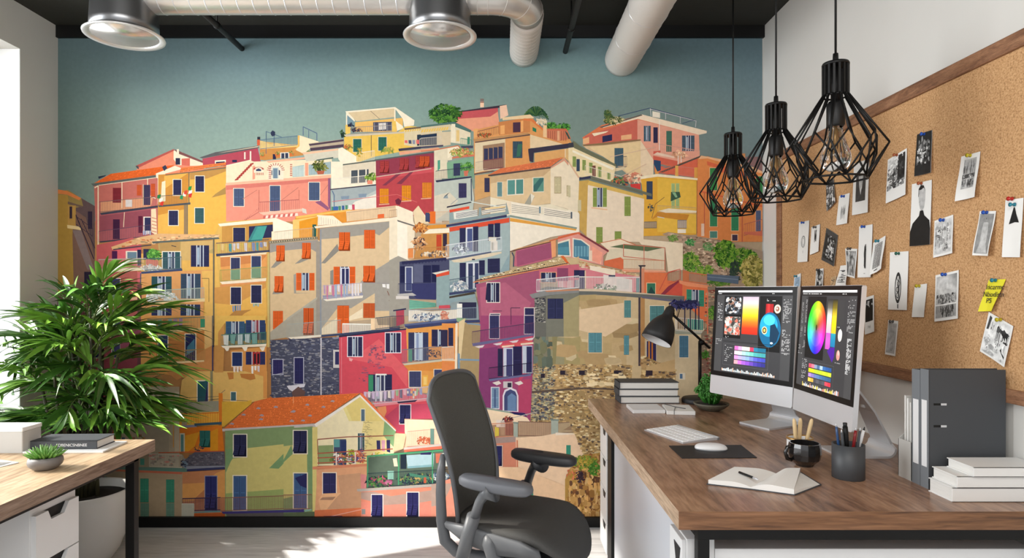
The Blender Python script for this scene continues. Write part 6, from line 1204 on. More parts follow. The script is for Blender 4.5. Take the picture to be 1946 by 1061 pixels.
# front cabinet
cb2 = thing('storage_cabinet', 'low white cabinet under the near end of the walnut desk', 'cabinet', (1.0, 1.85, 0))
rel(MB().box(.56, XR-.05, 1.665, 2.05, .03, .622).build('carcass', M['white'], bevel=.002), cb2)
rel(MB().box(.60, XR-.1, 1.69, 2.03, 0, .03).build('plinth', M['blackm']), cb2)
rel(MB().box(.485, .559, 1.665, 1.785, .03, .648).build('end_column', M['white'], bevel=.002), cb2)
dr = MB().box(.472, .4849, 1.667, 1.783, .36, .645).build('drawer', M['white'], bevel=.002); rel(dr, cb2)
h = MB().prism([(1.675, 0), (1.735, 0), (1.715, -.05), (1.69, -.05)], 0, .002).build('handle', M['blackm'], dr); h.rotation_euler = (pi/2, 0, pi/2); h.location = (.4705, 0, .62)
dr = MB().box(.472, .4849, 1.667, 1.783, .04, .355).build('drawer', M['white'], bevel=.002); rel(dr, cb2)
# ================================================================== monitors
def hsv(h, s, v):
    import colorsys; return tuple(lin('#%02x%02x%02x' % tuple(int(255*c) for c in colorsys.hsv_to_rgb(h % 1, s, v))))
sr = random.Random(5)
def txt(fl, u0, v0, u1, v1, rows, c='#9a9a9a', dens=.7):
    for r in range(rows):
        v = v0+(v1-v0)*r/rows; u = u0
        while u < u1:
            w = .006+.012*sr.random()
            if sr.random() < dens: fl.poly(c, [(u, v), (min(u1, u+w), v), (min(u1, u+w), v+.008), (u, v+.008)])
            u += w+.004
            if sr.random() < .15: break
def box_(fl, c, u0, v0, u1, v1): fl.poly(c, [(u0, v0), (u1, v0), (u1, v1), (u0, v1)])
def outline(fl, c, u0, v0, u1, v1, w=.003): box_(fl, c, u0, v0, u1, v0+w); box_(fl, c, u0, v1-w, u1, v1); box_(fl, c, u0, v0, u0+w, v1); box_(fl, c, u1-w, v0, u1, v1)
def vgrad(fl, cols, u0, v0, u1, v1):
    n = len(cols)-1
    for i in range(n):
        a, b = lin(cols[i]), lin(cols[i+1]); y0, y1 = v0+(v1-v0)*i/n, v0+(v1-v0)*(i+1)/n
        fl.poly([a, a, b, b], [(u0, y0), (u1, y0), (u1, y1), (u0, y1)])
def blots(fl, cols, u0, v0, u1, v1, n, s):
    for _ in range(n):
        u = u0+sr.random()*(u1-u0); v = v0+sr.random()*(v1-v0); a = sr.random()*6
        fl.poly(sr.choice(cols), [(min(u1, max(u0, u+s*(.4+sr.random())*cos(a+k*1.5))), min(v1, max(v0, v+s*(.4+sr.random())*sin(a+k*1.5)))) for k in range(4)])
def screen_common(fl):
    box_(fl, '#38383a', 0, 0, 1, 1); box_(fl, '#e4e4e4', .01, .0, .99, .022); box_(fl, '#1b1b1c', 0, .024, 1, .055); txt(fl, .02, .033, .5, .045, 1, '#d0d0d0', .9); txt(fl, .75, .033, .97, .045, 1, '#c0c0c0')
    box_(fl, '#414142', 0, .058, .1, 1); box_(fl, '#424243', .885, .058, 1, 1)
def ellip(fl, c, cu, cv, ru, rv, n=28): fl.poly(c, [(cu+ru*cos(2*pi*k/n), cv+rv*sin(2*pi*k/n)) for k in range(n)])
def screen_left(fl):
    screen_common(fl); txt(fl, .02, .15, .09, .38, 14, '#b8b8b8'); txt(fl, .01, .60, .1, .68, 4, '#9a9a9a')
    box_(fl, '#101010', .115, .07, .36, .58); box_(fl, '#3a3f44', .13, .08, .35, .29); blots(fl, ['#c8ccd0', '#2a2a2c', '#6a6f76', '#8f6a5a', '#1c1c1e', '#b8b4ae', '#3f4a58'], .13, .08, .35, .29, 90, .03)
    box_(fl, '#8a8680', .13, .32, .35, .54); blots(fl, ['#d8d4cc', '#b8b0a8', '#3a3a38', '#c86a58', '#a8a49c', '#e0dcd4', '#4a4a44'], .13, .32, .35, .54, 80, .03); blots(fl, ['#d85040', '#c87a68'], .28, .44, .34, .54, 10, .02); txt(fl, .13, .56, .34, .59, 2, '#a8a8a8')
    vgrad(fl, ['#b8a8b8', '#d8c4c4', '#f0d060', '#f4c020', '#ee7a20', '#e03a1c', '#c82818'], .375, .075, .585, .52)
    box_(fl, '#0f0f10', .60, .065, .875, .70); txt(fl, .69, .10, .80, .13, 2, '#d0d0d0')
    box_(fl, '#a01c20', .68, .155, .775, .27); box_(fl, '#c83030', .70, .155, .73, .27); ellip(fl, '#d8c8b8', .825, .21, .04, .05); ellip(fl, '#8a5a48', .825, .21, .022, .028); ellip(fl, '#f0e8e0', .82, .205, .009, .011)
    ellip(fl, '#0e5f88', .74, .45, .135, .20, 36); ellip(fl, '#1f9cc4', .725, .40, .11, .13, 32); ellip(fl, '#49c8e4', .73, .34, .07, .06, 28); fl.poly('#08304a', [(.745, .40), (.80, .38), (.86, .48), (.83, .58), (.76, .64), (.745, .55)]); ellip(fl, '#e8c090', .675, .46, .034, .045); ellip(fl, '#1a1a1a', .675, .46, .024, .032); ellip(fl, '#e0c060', .675, .46, .014, .02); ellip(fl, '#c0d8e8', .77, .60, .018, .012)
    txt(fl, .895, .09, .99, .40, 26, '#a0a0a0'); txt(fl, .895, .44, .99, .72, 22, '#b0b0b0')
    box_(fl, '#1d1d1e', .12, .62, .88, .625); outline(fl, '#5a5a5c', .13, .65, .74, .91); txt(fl, .15, .67, .26, .88, 9, '#b0b0b0')
    rows = [['#e86ab0', '#d8a0c8', '#f0e0d0', '#e0d8c8', '#c83a58', '#2a7a98', '#1f6a88', '#1f6a88'], ['#e8c0d8', '#c8d8d8', '#a8d0c8', '#8fd0c0', '#70c0b0', '#4fa8a8', '#48a0a0', '#3f98a0'], ['#d890d0', '#b0a0e0', '#a0a8e8', '#88a8e8', '#7080d8', '#5a60c8', '#4a50b8', '#4048b0'], ['#e8a0a8', '#c870c0', '#a060c8', '#8a50c0', '#6a48b0', '#4a3ca0', '#3a3490', '#30307f']]
    for r, row in enumerate(rows):
        for k, c in enumerate(row): box_(fl, c, .29+k*.052, .67+r*.056, .342+k*.052, .716+r*.056)
    for k in range(46): h_ = .012+.03*sr.random(); box_(fl, sr.choice(['#f0ece4', '#d8d4cc', '#c8c8c8', '#e8b8a0', '#b8c8d0']), .12+k*.0155, .98-h_, .131+k*.0155, .985)
def screen_right(fl):
    screen_common(fl); txt(fl, .02, .13, .055, .5, 30, '#8a8a8a'); txt(fl, .10, .10, .125, .62, 34, '#a8a8a8'); txt(fl, .0, .58, .1, .68, 6, '#9a9a9a')
    box_(fl, '#1a1a1b', .135, .065, .49, .70)
    cu, cv = .335, .38
    for ru0, rv0, ru1, rv1, s0, s1, v0_, v1_ in ((.175, .27, .128, .195, .85, .75, .78, .86), (.128, .195, .0, .0, .70, .85, .95, .62)):
        N_ = 40
        for k in range(N_):
            a, b = 2*pi*k/N_, 2*pi*(k+1)/N_
            def hc(t, s, v): return hsv(.93-(t/(2*pi))*1.0, s, v)
            A, B_, C_, D_ = (cu+ru0*cos(a), cv+rv0*sin(a)), (cu+ru0*cos(b), cv+rv0*sin(b)), (cu+ru1*cos(b), cv+rv1*sin(b)), (cu+ru1*cos(a), cv+rv1*sin(a))
            if ru1 == 0: fl.poly([hc(a, s0, v0_), hc(b, s0, v0_), lin('#6a5a20')], [A, B_, (cu, cv)])
            else: fl.poly([hc(a, s0, v0_), hc(b, s0, v0_), hc(b, s1, v1_), hc(a, s1, v1_)], [A, B_, C_, D_])
    ellip(fl, '#2a3018', cu, cv, .012, .03)
    vgrad(fl, ['#2a2a2a', '#6a665c', '#d8d4cc', '#c8c0b8', '#d8a8c0'], .52, .09, .605, .42); vgrad(fl, ['#2a2a22', '#7a6a20', '#d8c030', '#e8c818', '#d8b830'], .61, .09, .69, .42)
    vgrad(fl, ['#b858b8', '#c860c0', '#b850b0'], .52, .42, .605, .58); vgrad(fl, ['#2a98a8', '#2080a8', '#1f70a0'], .61, .42, .69, .55); fl.poly('#4a1f8f', [(.56, .6), (.605, .56), (.69, .55), (.69, .64), (.66, .70), (.62, .66)])
    box_(fl, '#3a3a3b', .72, .10, .82, .33); ellip(fl, '#d8d4cc', .765, .43, .035, .06, 16); ellip(fl, '#f0f0ec', .775, .41, .022, .03, 12); ellip(fl, '#c88a80', .755, .62, .03, .05, 16); ellip(fl, '#e0b0a8', .76, .60, .016, .025, 12); txt(fl, .71, .68, .80, .70, 2, '#9a9a9a'); txt(fl, .71, .34, .8, .36, 2)
    txt(fl, .87, .09, .99, .40, 26, '#9a9a9a'); txt(fl, .89, .45, .96, .78, 34, '#c0c0c0')
    outline(fl, '#5a5a5c', .15, .73, .70, .955); txt(fl, .10, .72, .2, .93, 12, '#a8a8a8')
    rows = [['#e05068', '#e8788a', '#8a98b0', '#4a6a90', '#a8c0d8', '#3a68a0', '#2f5a98', '#2a5590'], ['#d8d820', '#c8d828', '#b8d830', '#b0d038', '#b8d830', '#c0e038', '#b8d830', '#c8e040'], ['#b088c8', '#8878b8', '#6a7ab0', '#5a7aa8', '#48709a', '#3f6890', '#3a6088', '#355a80'], ['#e8c050', '#d0a848', '#4a4a50', '#5a5a60', '#484a50', '#52545a', '#c84858', '#d83848']]
    for r, row in enumerate(rows):
        for k, c in enumerate(row): box_(fl, c, .24+k*.053, .755+r*.048, .293+k*.053, .793+r*.048)
    for k in range(44): h_ = .012+.03*sr.random(); box_(fl, sr.choice(['#f0ece4', '#d8c8a0', '#c8c8c8', '#d89880', '#a8b8d0', '#e0d060']), .13+k*.0155, .995-h_, .141+k*.0155, .998)
def monitor(label, loc, rz, w, draw, zb=.115, h=.468):
    t = thing('computer_monitor', label, 'monitor', (*loc, DZ), rz, 'two silver desktop screens side by side')
    tl = radians(4.); ti = MB(); T_ = Matrix.Translation((0, 0, zb)) @ Matrix.Rotation(-tl, 4, 'X')
    b = MB(); b.M = T_
    r = .008; pts = []
    for cx, cz, a0 in ((w/2-r, h-r, 0), (-w/2+r, h-r, 90), (-w/2+r, r, 180), (w/2-r, r, 270)):
        for k in range(5): a = radians(a0+90*k/4); pts.append((cx+r*cos(a), cz+r*sin(a)))
    n = len(pts)
    rings = [(1, 0), (1, .016), (.92, .022), (.6, .034), (.3, .040)]
    vs = [(x*s, y, h/2+(z-h/2)*s) for s, y in rings for x, z in pts]
    fs = [(k*n+i, k*n+(i+1) % n, (k+1)*n+(i+1) % n, (k+1)*n+i) for k in range(len(rings)-1) for i in range(n)]+[tuple(range(n)), tuple(reversed(range((len(rings)-1)*n, len(rings)*n)))]
    b.add(vs, fs); b.build('housing', M['silver'], t)
    ch = .080
    z0 = MB(); z0.M = T_; z0.box(-w/2+.001, w/2-.001, -.0015, .002, ch, h-.0015); bz = z0.build('bezel', M['screenb'], t)
    mg = .018; T2 = T_
    fl = Flat(lambda u, v, dd: T2 @ Vector((-w/2+mg+u*(w-2*mg), -.0018-dd, h-.016-v*(h-ch-.036))), 1.5e-6); draw(fl); fl.build('display', lit_m, t)
    # stand : foot plate, heel curve and leaning neck, one bent sheet
    prof = [(.035, .003), (.12, .003), (.19, .003)]+[(.19+.028*sin(radians(a)), .031-.028*cos(radians(a))) for a in range(15, 121, 15)]+[(.165, .15), (.105, .235), (.052, .30)]
    hw = .078; s_ = MB(); vs = []; th = .0035
    for i, (y, z) in enumerate(prof):
        a = prof[max(0, i-1)]; c = prof[min(len(prof)-1, i+1)]; dx, dz = c[0]-a[0], c[1]-a[1]; l = math.hypot(dx, dz); nx, nz = -dz/l*th, dx/l*th
        wd = hw*(1 if i < 9 else 1-.12*(i-8))
        vs += [(-wd, y+nx, z+nz), (wd, y+nx, z+nz), (wd, y-nx, z-nz), (-wd, y-nx, z-nz)]
    fs = [(i*4+k, i*4+(k+1) % 4, i*4+4+(k+1) % 4, i*4+4+k) for i in range(len(prof)-1) for k in range(4)]+[(0, 1, 2, 3), tuple(reversed([len(vs)-4, len(vs)-3, len(vs)-2, len(vs)-1]))]
    s_.add([(x, y, z+.0006) for x, y, z in vs], fs).build('stand', M['alu'], t)
    k = MB(); k.M = Matrix.Translation((0, .155, .17)) @ Matrix.Rotation(radians(60), 4, 'X'); k.lathe([(.0, -.005), (.014, -.005), (.014, .005), (.0, .005)], (0, 0, 0), 20); k.build('cable_hole', M['white'], t)
    return t
monitor('left silver screen, showing colour swatches and a blue flask picture', ((.918+1.104)/2, (2.797+2.41)/2), math.atan2(-.901, .433), .430, screen_left)
monitor('right silver screen, showing a rainbow colour wheel', (1.102, 2.196), -pi/2, .407, screen_right)
# ================================================================== things on the right desk
def on(px, py, z=DZ): return at_z(px, py, z)
# stacked grey books + notebooks
z = DZ
for i, (lab, dx, rz) in enumerate((('bottom dark grey book of the stack at the far left desk corner', .004, .01), ('middle dark grey book of the far stack of three', -.002, -.008), ('top dark grey book of the far stack on the desk', .0, .006))):
    t = thing('book', lab, 'book', (.735+dx, 3.235, z), rz, 'grey books stacked at the far desk end'); th = .0355
    c = MB(); c.box(-.15, .15, -.07, .07, 0, .003); c.box(-.15, .15, -.07, .07, th-.003, th); c.box(-.15, -.146, -.07, .07, 0, th); c.build('cover', M['dgrey'], t)
    MB().box(-.1455, .146, -.066, .068, .0031, th-.0031).build('pages', M['pages'], t); z += th+.0003
z = DZ
t = thing('notebook', 'plain closed white notebook lying left of the corded one, before the grey books', 'notebook', (.700, 2.965, DZ), .0, 'white notebooks before the grey books')
MB().rbox(-.10, .05, -.06, .10, 0, .016, .003).build('cover', M['white'], t)
t = thing('notebook', 'white notebook with a thin cord around it before the grey books', 'notebook', (.79, 2.945, DZ), -.12, 'white notebooks before the grey books')
MB().rbox(-.032, .095, -.07, .10, 0, .017, .003).build('cover', M['whitem'], t)
MB().tube([(-.02, .1005, .018), (.02, .03, .0185), (.06, -.01, .0185)], .0018, 6).tube([(.0, -.0705, .002), (.0, -.0705, .018), (.02, .03, .0185)], .0012, 6).build('cord', M['dgrey'], t)
# lamp
lx, ly = 1.0, 3.20
s375 = FPX/ly
lp = thing('desk_lamp', 'matt black jointed desk lamp at the far end of the desk', 'lamp', (lx, ly, DZ))
def LW(px, py, y=ly): return at_y(px, py, y)-Vector((lx, ly, DZ))
MB().lathe([(.0, 0), (.088, 0), (.09, .004), (.09, .018), (.084, .024), (.0, .026)], (.0, 0, 0), 48).build('base', M['blackm'], lp)
jt = LW(1333, 651)
MB().tube([(0, 0, .02), (0, 0, jt.z)], .0085, 16).build('pole', M['black'], lp)
hd = LW(1276, 596); tl_ = LW(1349, 662)
MB().tube([hd, tl_], .0065, 12).build('arm', M['black'], lp)
k = MB()
for p in (jt, hd):
    k.tube([p+Vector((0, -.014, 0)), p+Vector((0, .014, 0))], .013, 16); k.tube([p+Vector((0, -.022, 0)), p+Vector((0, -.013, 0))], .007, 12)
k.build('joint', M['black'], lp)
apex = LW(1276, 584); rimc = LW(1247, 648, ly-.035)
axs = (rimc-apex).normalized(); Ln = (rimc-apex).length
q_ = Vector((0, 0, -1)).rotation_difference(axs).to_matrix().to_4x4()
sd_ = MB(); sd_.M = Matrix.Translation(apex) @ q_
R_ = .078
pr = [(.0, .004), (.014, .002), (.023, -.012), (.026, -.045), (.028, -.055), (.045, -.075), (.060, -.10), (.070, -.13), (.076, -.16), (R_, -Ln), (R_-.0025, -Ln+.0005), (.068, -.13), (.055, -.10), (.035, -.075), (.0, -.065)]
sd_.lathe(pr, (0, 0, 0), 48); shd = sd_.build('lamp_shade', [M['blackm'], M['white']], lp)
nn_ = 48
for i, p in enumerate(shd.data.polygons): pass
# inner faces get the white enamel
inv = (Matrix.Translation(apex) @ q_).inverted()
for p in shd.data.polygons:
    c = inv @ p.center; r = math.hypot(c.x, c.y)
    lim = [(0.0, .004), (.014, .002), (.023, -.012), (.026, -.045), (.028, -.055), (.045, -.075), (.060, -.10), (.070, -.13), (.076, -.16), (R_, -Ln)]
    outr = 0
    for (r0, z0), (r1, z1) in zip(lim, lim[1:]):
        if z1 <= c.z <= z0 and z0 != z1: outr = r0+(r1-r0)*(z0-c.z)/(z0-z1)
    if c.z < -.066 and r < outr-.0022: p.material_index = 1
MB().tube([apex+Vector((-.003, -.0, .002)), apex+Vector((.012, 0, .02)), apex+Vector((.035, 0, .012)), apex+Vector((.04, 0, -.02)), hd+Vector((.03, 0, -.02))], .002, 8).build('cord', M['black'], lp)
# cactus-like plant in stone bowl
cp = thing('potted_plant', 'bushy green desk plant in a speckled stone bowl beside the lamp', 'plant', (.985, 2.98, DZ))
MB().lathe([(.0, 0), (.035, 0), (.04, .004), (.062, .014), (.080, .030), (.0815, .036), (.078, .037), (.070, .030), (.0, .028)], (0, 0, 0), 40).build('bowl', M['stone'], cp)
MB().lathe([(.0, .036), (.04, .034), (.070, .0302)], (0, 0, 0), 24).build('soil', M['soil'], cp)
g_ = MB(); pr_ = random.Random(4)
for k in range(46):
    a = pr_.random()*2*pi; e = pr_.random()**.6; rr = .060*e; hh = .175*(1-.45*e*e)*(.85+.2*pr_.random())
    base = Vector((rr*.5*cos(a), rr*.5*sin(a), .03)); top = Vector((rr*1.1*cos(a), rr*1.1*sin(a), hh)); end = top+Vector((.012*cos(a), .012*sin(a), -.02))
    path = [base, base*.5+top*.5+Vector((.006*cos(a), .006*sin(a), 0)), top, end]
    g_.tube(path, [.004, .006, .006, .002], 7)
    for q in range(9):
        t_ = .25+.75*q/9; i = min(2, int(t_*3)); f = t_*3-i; p = path[i]*(1-f)+path[i+1]*f; b_ = pr_.random()*6.3
        g_.tube([p, p+Vector((.010*cos(b_), .010*sin(b_), .002)), p+Vector((.015*cos(b_), .015*sin(b_), -.008))], [.003, .0045, .001], 5)
g_.build('foliage', M['cact'], cp)
# keyboard
kb = [on(1226.6, 820), on(1287, 810.6), on(1364, 836), on(1300.8, 844)]
kc = sum(kb, Vector())/4; ux = (kb[2]-kb[1]+kb[3]-kb[0]).normalized(); ang = math.atan2(ux.y, ux.x); wl = ((kb[2]-kb[1]).length+(kb[3]-kb[0]).length)/2; wh = ((kb[1]-kb[0]).length+(kb[2]-kb[3]).length)/2
t = thing('keyboard', 'slim white keyboard with aluminium case on the walnut desk', 'keyboard', (kc.x, kc.y, DZ), ang)
k = MB(); k.add([(-wl/2, -wh/2, 0), (wl/2, -wh/2, 0), (wl/2, wh/2, 0), (-wl/2, wh/2, 0), (-wl/2, -wh/2, .004), (wl/2, -wh/2, .004), (wl/2, wh/2, .010), (-wl/2, wh/2, .010)], [(3,2,1,0),(4,5,6,7),(0,1,5,4),(1,2,6,5),(2,3,7,6),(3,0,4,7)])
k.tube([(-wl/2, wh/2-.006, .006), (wl/2, wh/2-.006, .006)], .006, 16); k.build('case', M['alu'], t)
k = MB(); nc, nr = 14, 5; mx_, my_ = wl/2-.006, wh/2-.007
def kz(y): return .004+.006*(y+wh/2)/wh
for r in range(nr):
    for c in range(nc):
        x0 = -mx_+2*mx_*c/nc; x1 = x0+2*mx_/nc*.88; y0 = -my_+2*my_*r/nr*.93; y1 = y0+2*my_/nr*.82
        if r == 0 and 4 <= c <= 8:
            if c != 4: continue
            x1 = -mx_+2*mx_*8.9/nc
        k.add([(x0, y0, kz(y0)), (x1, y0, kz(y0)), (x1, y1, kz(y1)), (x0, y1, kz(y1)), (x0+.0008, y0+.0008, kz(y0)+.0025), (x1-.0008, y0+.0008, kz(y0)+.0025), (x1-.0008, y1-.0008, kz(y1)+.0025), (x0+.0008, y1-.0008, kz(y1)+.0025)], [(3,2,1,0),(4,5,6,7),(0,1,5,4),(1,2,6,5),(2,3,7,6),(3,0,4,7)])
k.build('keys', M['key'], t)
# mouse pad, mouse
mp_ = [on(1271, 848.5), on(1408, 847), on(1438.5, 871), on(1296, 872)]
c = sum(mp_, Vector())/4
t = MB().prism([(p.x-c.x, p.y-c.y) for p in reversed(mp_)], 0, .0025, .0004).build('mouse_pad', M['blackm'], loc=(c.x, c.y, DZ)); tag(t, 'flat black mouse pad on the walnut desk', 'mouse pad')
mc = at_z(1351, 854, DZ+.0027)
t = thing('computer_mouse', 'low white computer mouse on the black pad', 'mouse', (mc.x, mc.y, DZ+.0026), radians(-10))
def domev(a, b, h_, n=28, m=8):
    v = []; 
    for j in range(m+1):
        f = j/m; r = cos(f*pi/2)**.6 if j < m else 0
        for k in range(n):
            an = 2*pi*k/n; cx, cy = cos(an), sin(an); sg = lambda q: math.copysign(abs(q)**.8, q); v.append((a*r*sg(cx), b*r*sg(cy), .004+h_*sin(f*pi/2)))
    return v, [(j*n+k, j*n+(k+1) % n, (j+1)*n+(k+1) % n, (j+1)*n+k) for j in range(m) for k in range(n)]
v, f = domev(.056, .029, .017); MB().add(v, f, True).build('shell', M['white'], t)
MB().add([(x*.97, y*.97, z*1. if z > .01 else 0.0) for x, y, z in [(.056*cos(2*pi*k/28), .029*sin(2*pi*k/28), 0) for k in range(28)]]+[(.056*cos(2*pi*k/28), .029*sin(2*pi*k/28), .0045) for k in range(28)], [(k, (k+1) % 28, 28+(k+1) % 28, 28+k) for k in range(28)]+[tuple(range(28))]).build('base', M['alu'], t)
# open notebook
nb = {k: on(*v) for k, v in dict(L=(1346, 921.5), TL=(1396, 896), TM=(1476, 905), TR=(1521, 900), R=(1558, 923), BM=(1427, 931), BR=(1509, 942)).items()}
cN = (nb['L']+nb['R'])/2; t = thing('open_notebook', 'open notebook with blank cream pages lying near the desk front', 'notebook', (cN.x, cN.y, DZ))
G = lambda k: nb[k]-cN
def page_block(a, b, c_, d_, h0, h1, mb, n=12):
    """a-b spine bottom/top, d-c outer bottom/top; heights arch away from the gutter"""
    vs = []; 
    for j in (0, 1):
        for i in range(n+1):
            f = i/n; p = (a*(1-f)+d_*f) if j == 0 else (b*(1-f)+c_*f); hh = h0+(h1-h0)*sin(min(1, f*1.9)*pi/2)*(1-.45*f)
            vs.append((p.x, p.y, hh+.003))
    m = len(vs); vs += [(x, y, .003) for x, y, z in vs]; K = n+1
    fs = [(i, i+1, K+i+1, K+i) for i in range(n)]+[(m+i+1, m+i, m+K+i, m+K+i+1) for i in range(n)]+[(i+1, i, m+i, m+i+1) for i in range(n)]+[(K+i, K+i+1, m+K+i+1, m+K+i) for i in range(n)]+[(0, K, m+K, m), (n+K, n, m+n, m+n+K)]
    mb.add(vs, fs, False)
gm = G('BM'); gt = G('TM')
k = MB(); page_block(gm, gt, G('TL'), G('L'), .004, .017, k); page_block(gm, gt, G('TR'), G('BR'), .004, .022, k)
k.build('pages', M['paper'], t)
cvp = [G('L'), gm, G('BR'), G('R')*1.0, G('TR'), gt, G('TL')]
kk = MB(); 
def infl(p): q = p*1.03; return (q.x, q.y)
kk.prism([infl(G('L')), infl(gm), infl(gt), infl(G('TL'))], 0, .003); kk.prism([infl(gm), infl(G('BR')), infl(G('R')), infl(G('TR')), infl(gt)], 0, .003); kk.build('cover', M['dgrey'], t)
k2 = MB(); a_, b_, c_ = G('BR'), G('R'), G('TR'); k2.add([(a_.x, a_.y, .003), (b_.x, b_.y, .003), (c_.x, c_.y, .003), (c_.x, c_.y, .014), (a_.x, a_.y, .014)], [(0, 1, 2, 3, 4), (0, 4, 3, 2, 1)][:1]); k2.build('page_edge', M['pages'], t)
pa, pb_ = at_z(1405, 898, DZ+.021), at_z(1441, 912, DZ+.024)
t = thing('pen', 'black pen resting across the open notebook', 'pen', pa)
dv = pb_-pa; MB().tube([(0, 0, 0), dv*.75], .0035, 12).build('barrel', M['black'], t); MB().tube([dv*.75, dv*.93, dv], [.0035, .003, .001], 12).build('tip', M['alu'], t)
# pots
def pot_at(px, py): p = on(px, py); return (p.x, p.y, DZ)
p = pot_at(1520, 870); t = thing('pencil_jar', 'white and glass jar with a brass rim holding wooden sticks', 'jar', p); S = FPX/p[1]
MB().lathe([(.0, 0), (.040, 0), (.041, .003), (.041, .066), (.038, .066), (.038, .006), (.0, .006)], (0, 0, 0), 36).build('body', M['white'], t)
MB().lathe([(.0412, .062), (.043, .064), (.043, .070), (.0395, .071), (.0395, .064)], (0, 0, 0), 36, close=True).build('rim', M['gold'], t)
MB().lathe([(.0415, .0), (.044, .002), (.044, .010), (.0415, .012)], (0, 0, 0), 36, close=True).build('foot_ring', M['blackm'], t)
for i, (dx, dy, lx_, lab) in enumerate(((-.014, .0, -.004, 'leftmost'), (.0, .008, .006, 'middle'), (.012, -.004, .026, 'rightmost'))):
    a_ = Vector((p[0]+dx*.7, p[1]+dy, DZ+.007)); b_ = a_+Vector((lx_+dx*.4, 0, .125)); d_ = b_-a_
    tt = thing('wooden_stick', lab+' of the three pale wooden sticks in the white jar', 'stick', a_, group='pale wooden sticks in the jar')
    MB().tube([(0, 0, 0), d_*.86, d_*.95, d_], [.0055, .0068, .0055, .003], 10).build('shaft', M['pencil'], tt)
p = pot_at(1540, 890); t = thing('mug', 'glossy black faceted mug with its handle on the left', 'mug', (p[0]-.004, p[1]+.03, DZ))
MB().lathe([(.0, 0), (.026, 0), (.028, .004), (.030, .008), (.046, .022), (.050, .040), (.049, .062), (.046, .074), (.043, .074), (.045, .058), (.044, .035), (.03, .014), (.0, .012)], (0, 0, 0), 14, smooth=False).build('cup', M['mug'], t)
MB().tube([(-.044, -.01, .066), (-.062, -.012, .062), (-.068, -.014, .045), (-.062, -.012, .026), (-.046, -.008, .020)], .006, 12).build('handle', M['mug'], t)
p = pot_at(1612, 908); t = thing('pen_cup', 'straight dark grey cylinder holding pens', 'pen cup', p); pc = p
MB().lathe([(.0, 0), (.044, 0), (.045, .001), (.045, .102), (.042, .102), (.042, .004), (.0, .004)], (0, 0, 0), 48).build('cup', M['cupg'], t)
PENS = [(-.026, .006, -.034, .158, 'blue', .0038, 'blue pen with a grey tip leaning left in the grey cup'), (-.014, -.006, -.024, .142, 'dgrey', .0042, 'dark navy pen standing at left in the grey cup'), (-.002, .0, -.010, .160, 'black', .0078, 'thick black marker standing in the grey cup'), (.010, .004, .026, .146, 'red', .0045, 'red pen leaning right in the grey cup'), (.018, -.008, .032, .148, 'dgrey', .0036, 'grey pen behind the white pen in the grey cup'), (.022, .008, .054, .146, 'white', .0045, 'white pen leaning far right in the grey cup')]
for x0, y0, x1, h_, m_, r_, lab in PENS:
    a_ = Vector((pc[0]+x0*.6, pc[1]+y0, DZ+.005)); d_ = Vector((x1-x0*.6, 0, h_))
    tt = thing('pen', lab, 'pen', a_, group='pens in the grey cup')
    MB().tube([(0, 0, 0), d_*.80, d_*.93], [r_, r_, r_*.9], 12).build('barrel', M[m_], tt)
    MB().tube([d_*.93, d_], [r_*.7, r_*.25 if r_ < .006 else r_*.8], 12).build('tip', M['blackm' if m_ in ('white', 'black') else 'alu'], tt)
# lever arch binders, magazine file
def binder(label, x0, x1, y0, y1, h_, holes=True):
    t = thing('lever_arch_binder', label, 'binder', ((x0+x1)/2, (y0+y1)/2, DZ), group='dark grey binders standing on the desk')
    hx_, hy = (x1-x0)/2, (y1-y0)/2; c = MB()
    c.box(-hx_, hx_, -hy, -hy+.0025, 0, h_); c.box(-hx_, hx_, hy-.0025, hy, 0, h_); c.build('cover', M['dgrey'], t, bevel=.0008)
    sp = MB().box(-hx_-.001, -hx_+.002, -hy, hy, 0, h_).build('spine', M['spine'], t)  # paler than the cover: light on the spine is put into its colour
    MB().box(-hx_-.0016, -hx_-.0011, -hy+.006, hy-.006, h_*.18, h_*.74).build('label_card', M['white'], sp)
    MB().box(-hx_+.01, hx_-.012, -hy+.003, hy-.003, .006, h_-.02).build('pages', M['pages'], t)
    if holes:
        k = MB()
        for z in (.155, .230):
            zz = h_-z-.0 if False else h_*(.74 if z > .2 else .53)
        for zz in (h_-.098, h_-.160): k.box(-hx_+.014, -hx_+.050, -hy-.0008, -hy, zz-.003, zz+.003)
        k.build('slot', M['black'], t); k = MB()
        for zz in (h_-.098, h_-.160): k.box(-hx_+.034, -hx_+.050, -hy-.0014, -hy-.0009, zz-.003, zz+.003)
        k.build('slot_edge', M['alu'], t)
    return t
binder('front dark grey lever arch binder with two slots facing the room', 1.208, 1.427, 1.790, 1.824, .339)
binder('rear dark grey lever arch binder behind the front one', 1.208, 1.427, 1.826, 1.862, .334, False)
t = thing('magazine_file', 'light grey open cardboard magazine file left of the binders', 'file holder', (1.325, 1.895, DZ))
k = MB(); a0, a1, b0, b1 = -.118, .118, -.031, .031
k.box(a0, a1, b0, b1, 0, .002)
k.box(a0, a0+.002, b0, b1, .002, .115); k.box(a1-.002, a1, b0, b1, .002, .26)
for y in (b0, b1-.002): k.add([(a0, y, .002), (a1, y, .002), (a1, y, .26), (a0+.17, y, .25), (a0, y, .115), (a0, y+.002, .002), (a1, y+.002, .002), (a1, y+.002, .26), (a0+.17, y+.002, .25), (a0, y+.002, .115)], [(0, 1, 2, 3, 4), (9, 8, 7, 6, 5), (0, 5, 6, 1), (1, 6, 7, 2), (2, 7, 8, 3), (3, 8, 9, 4), (4, 9, 5, 0)])
k.build('body', M['lgrey'], t)
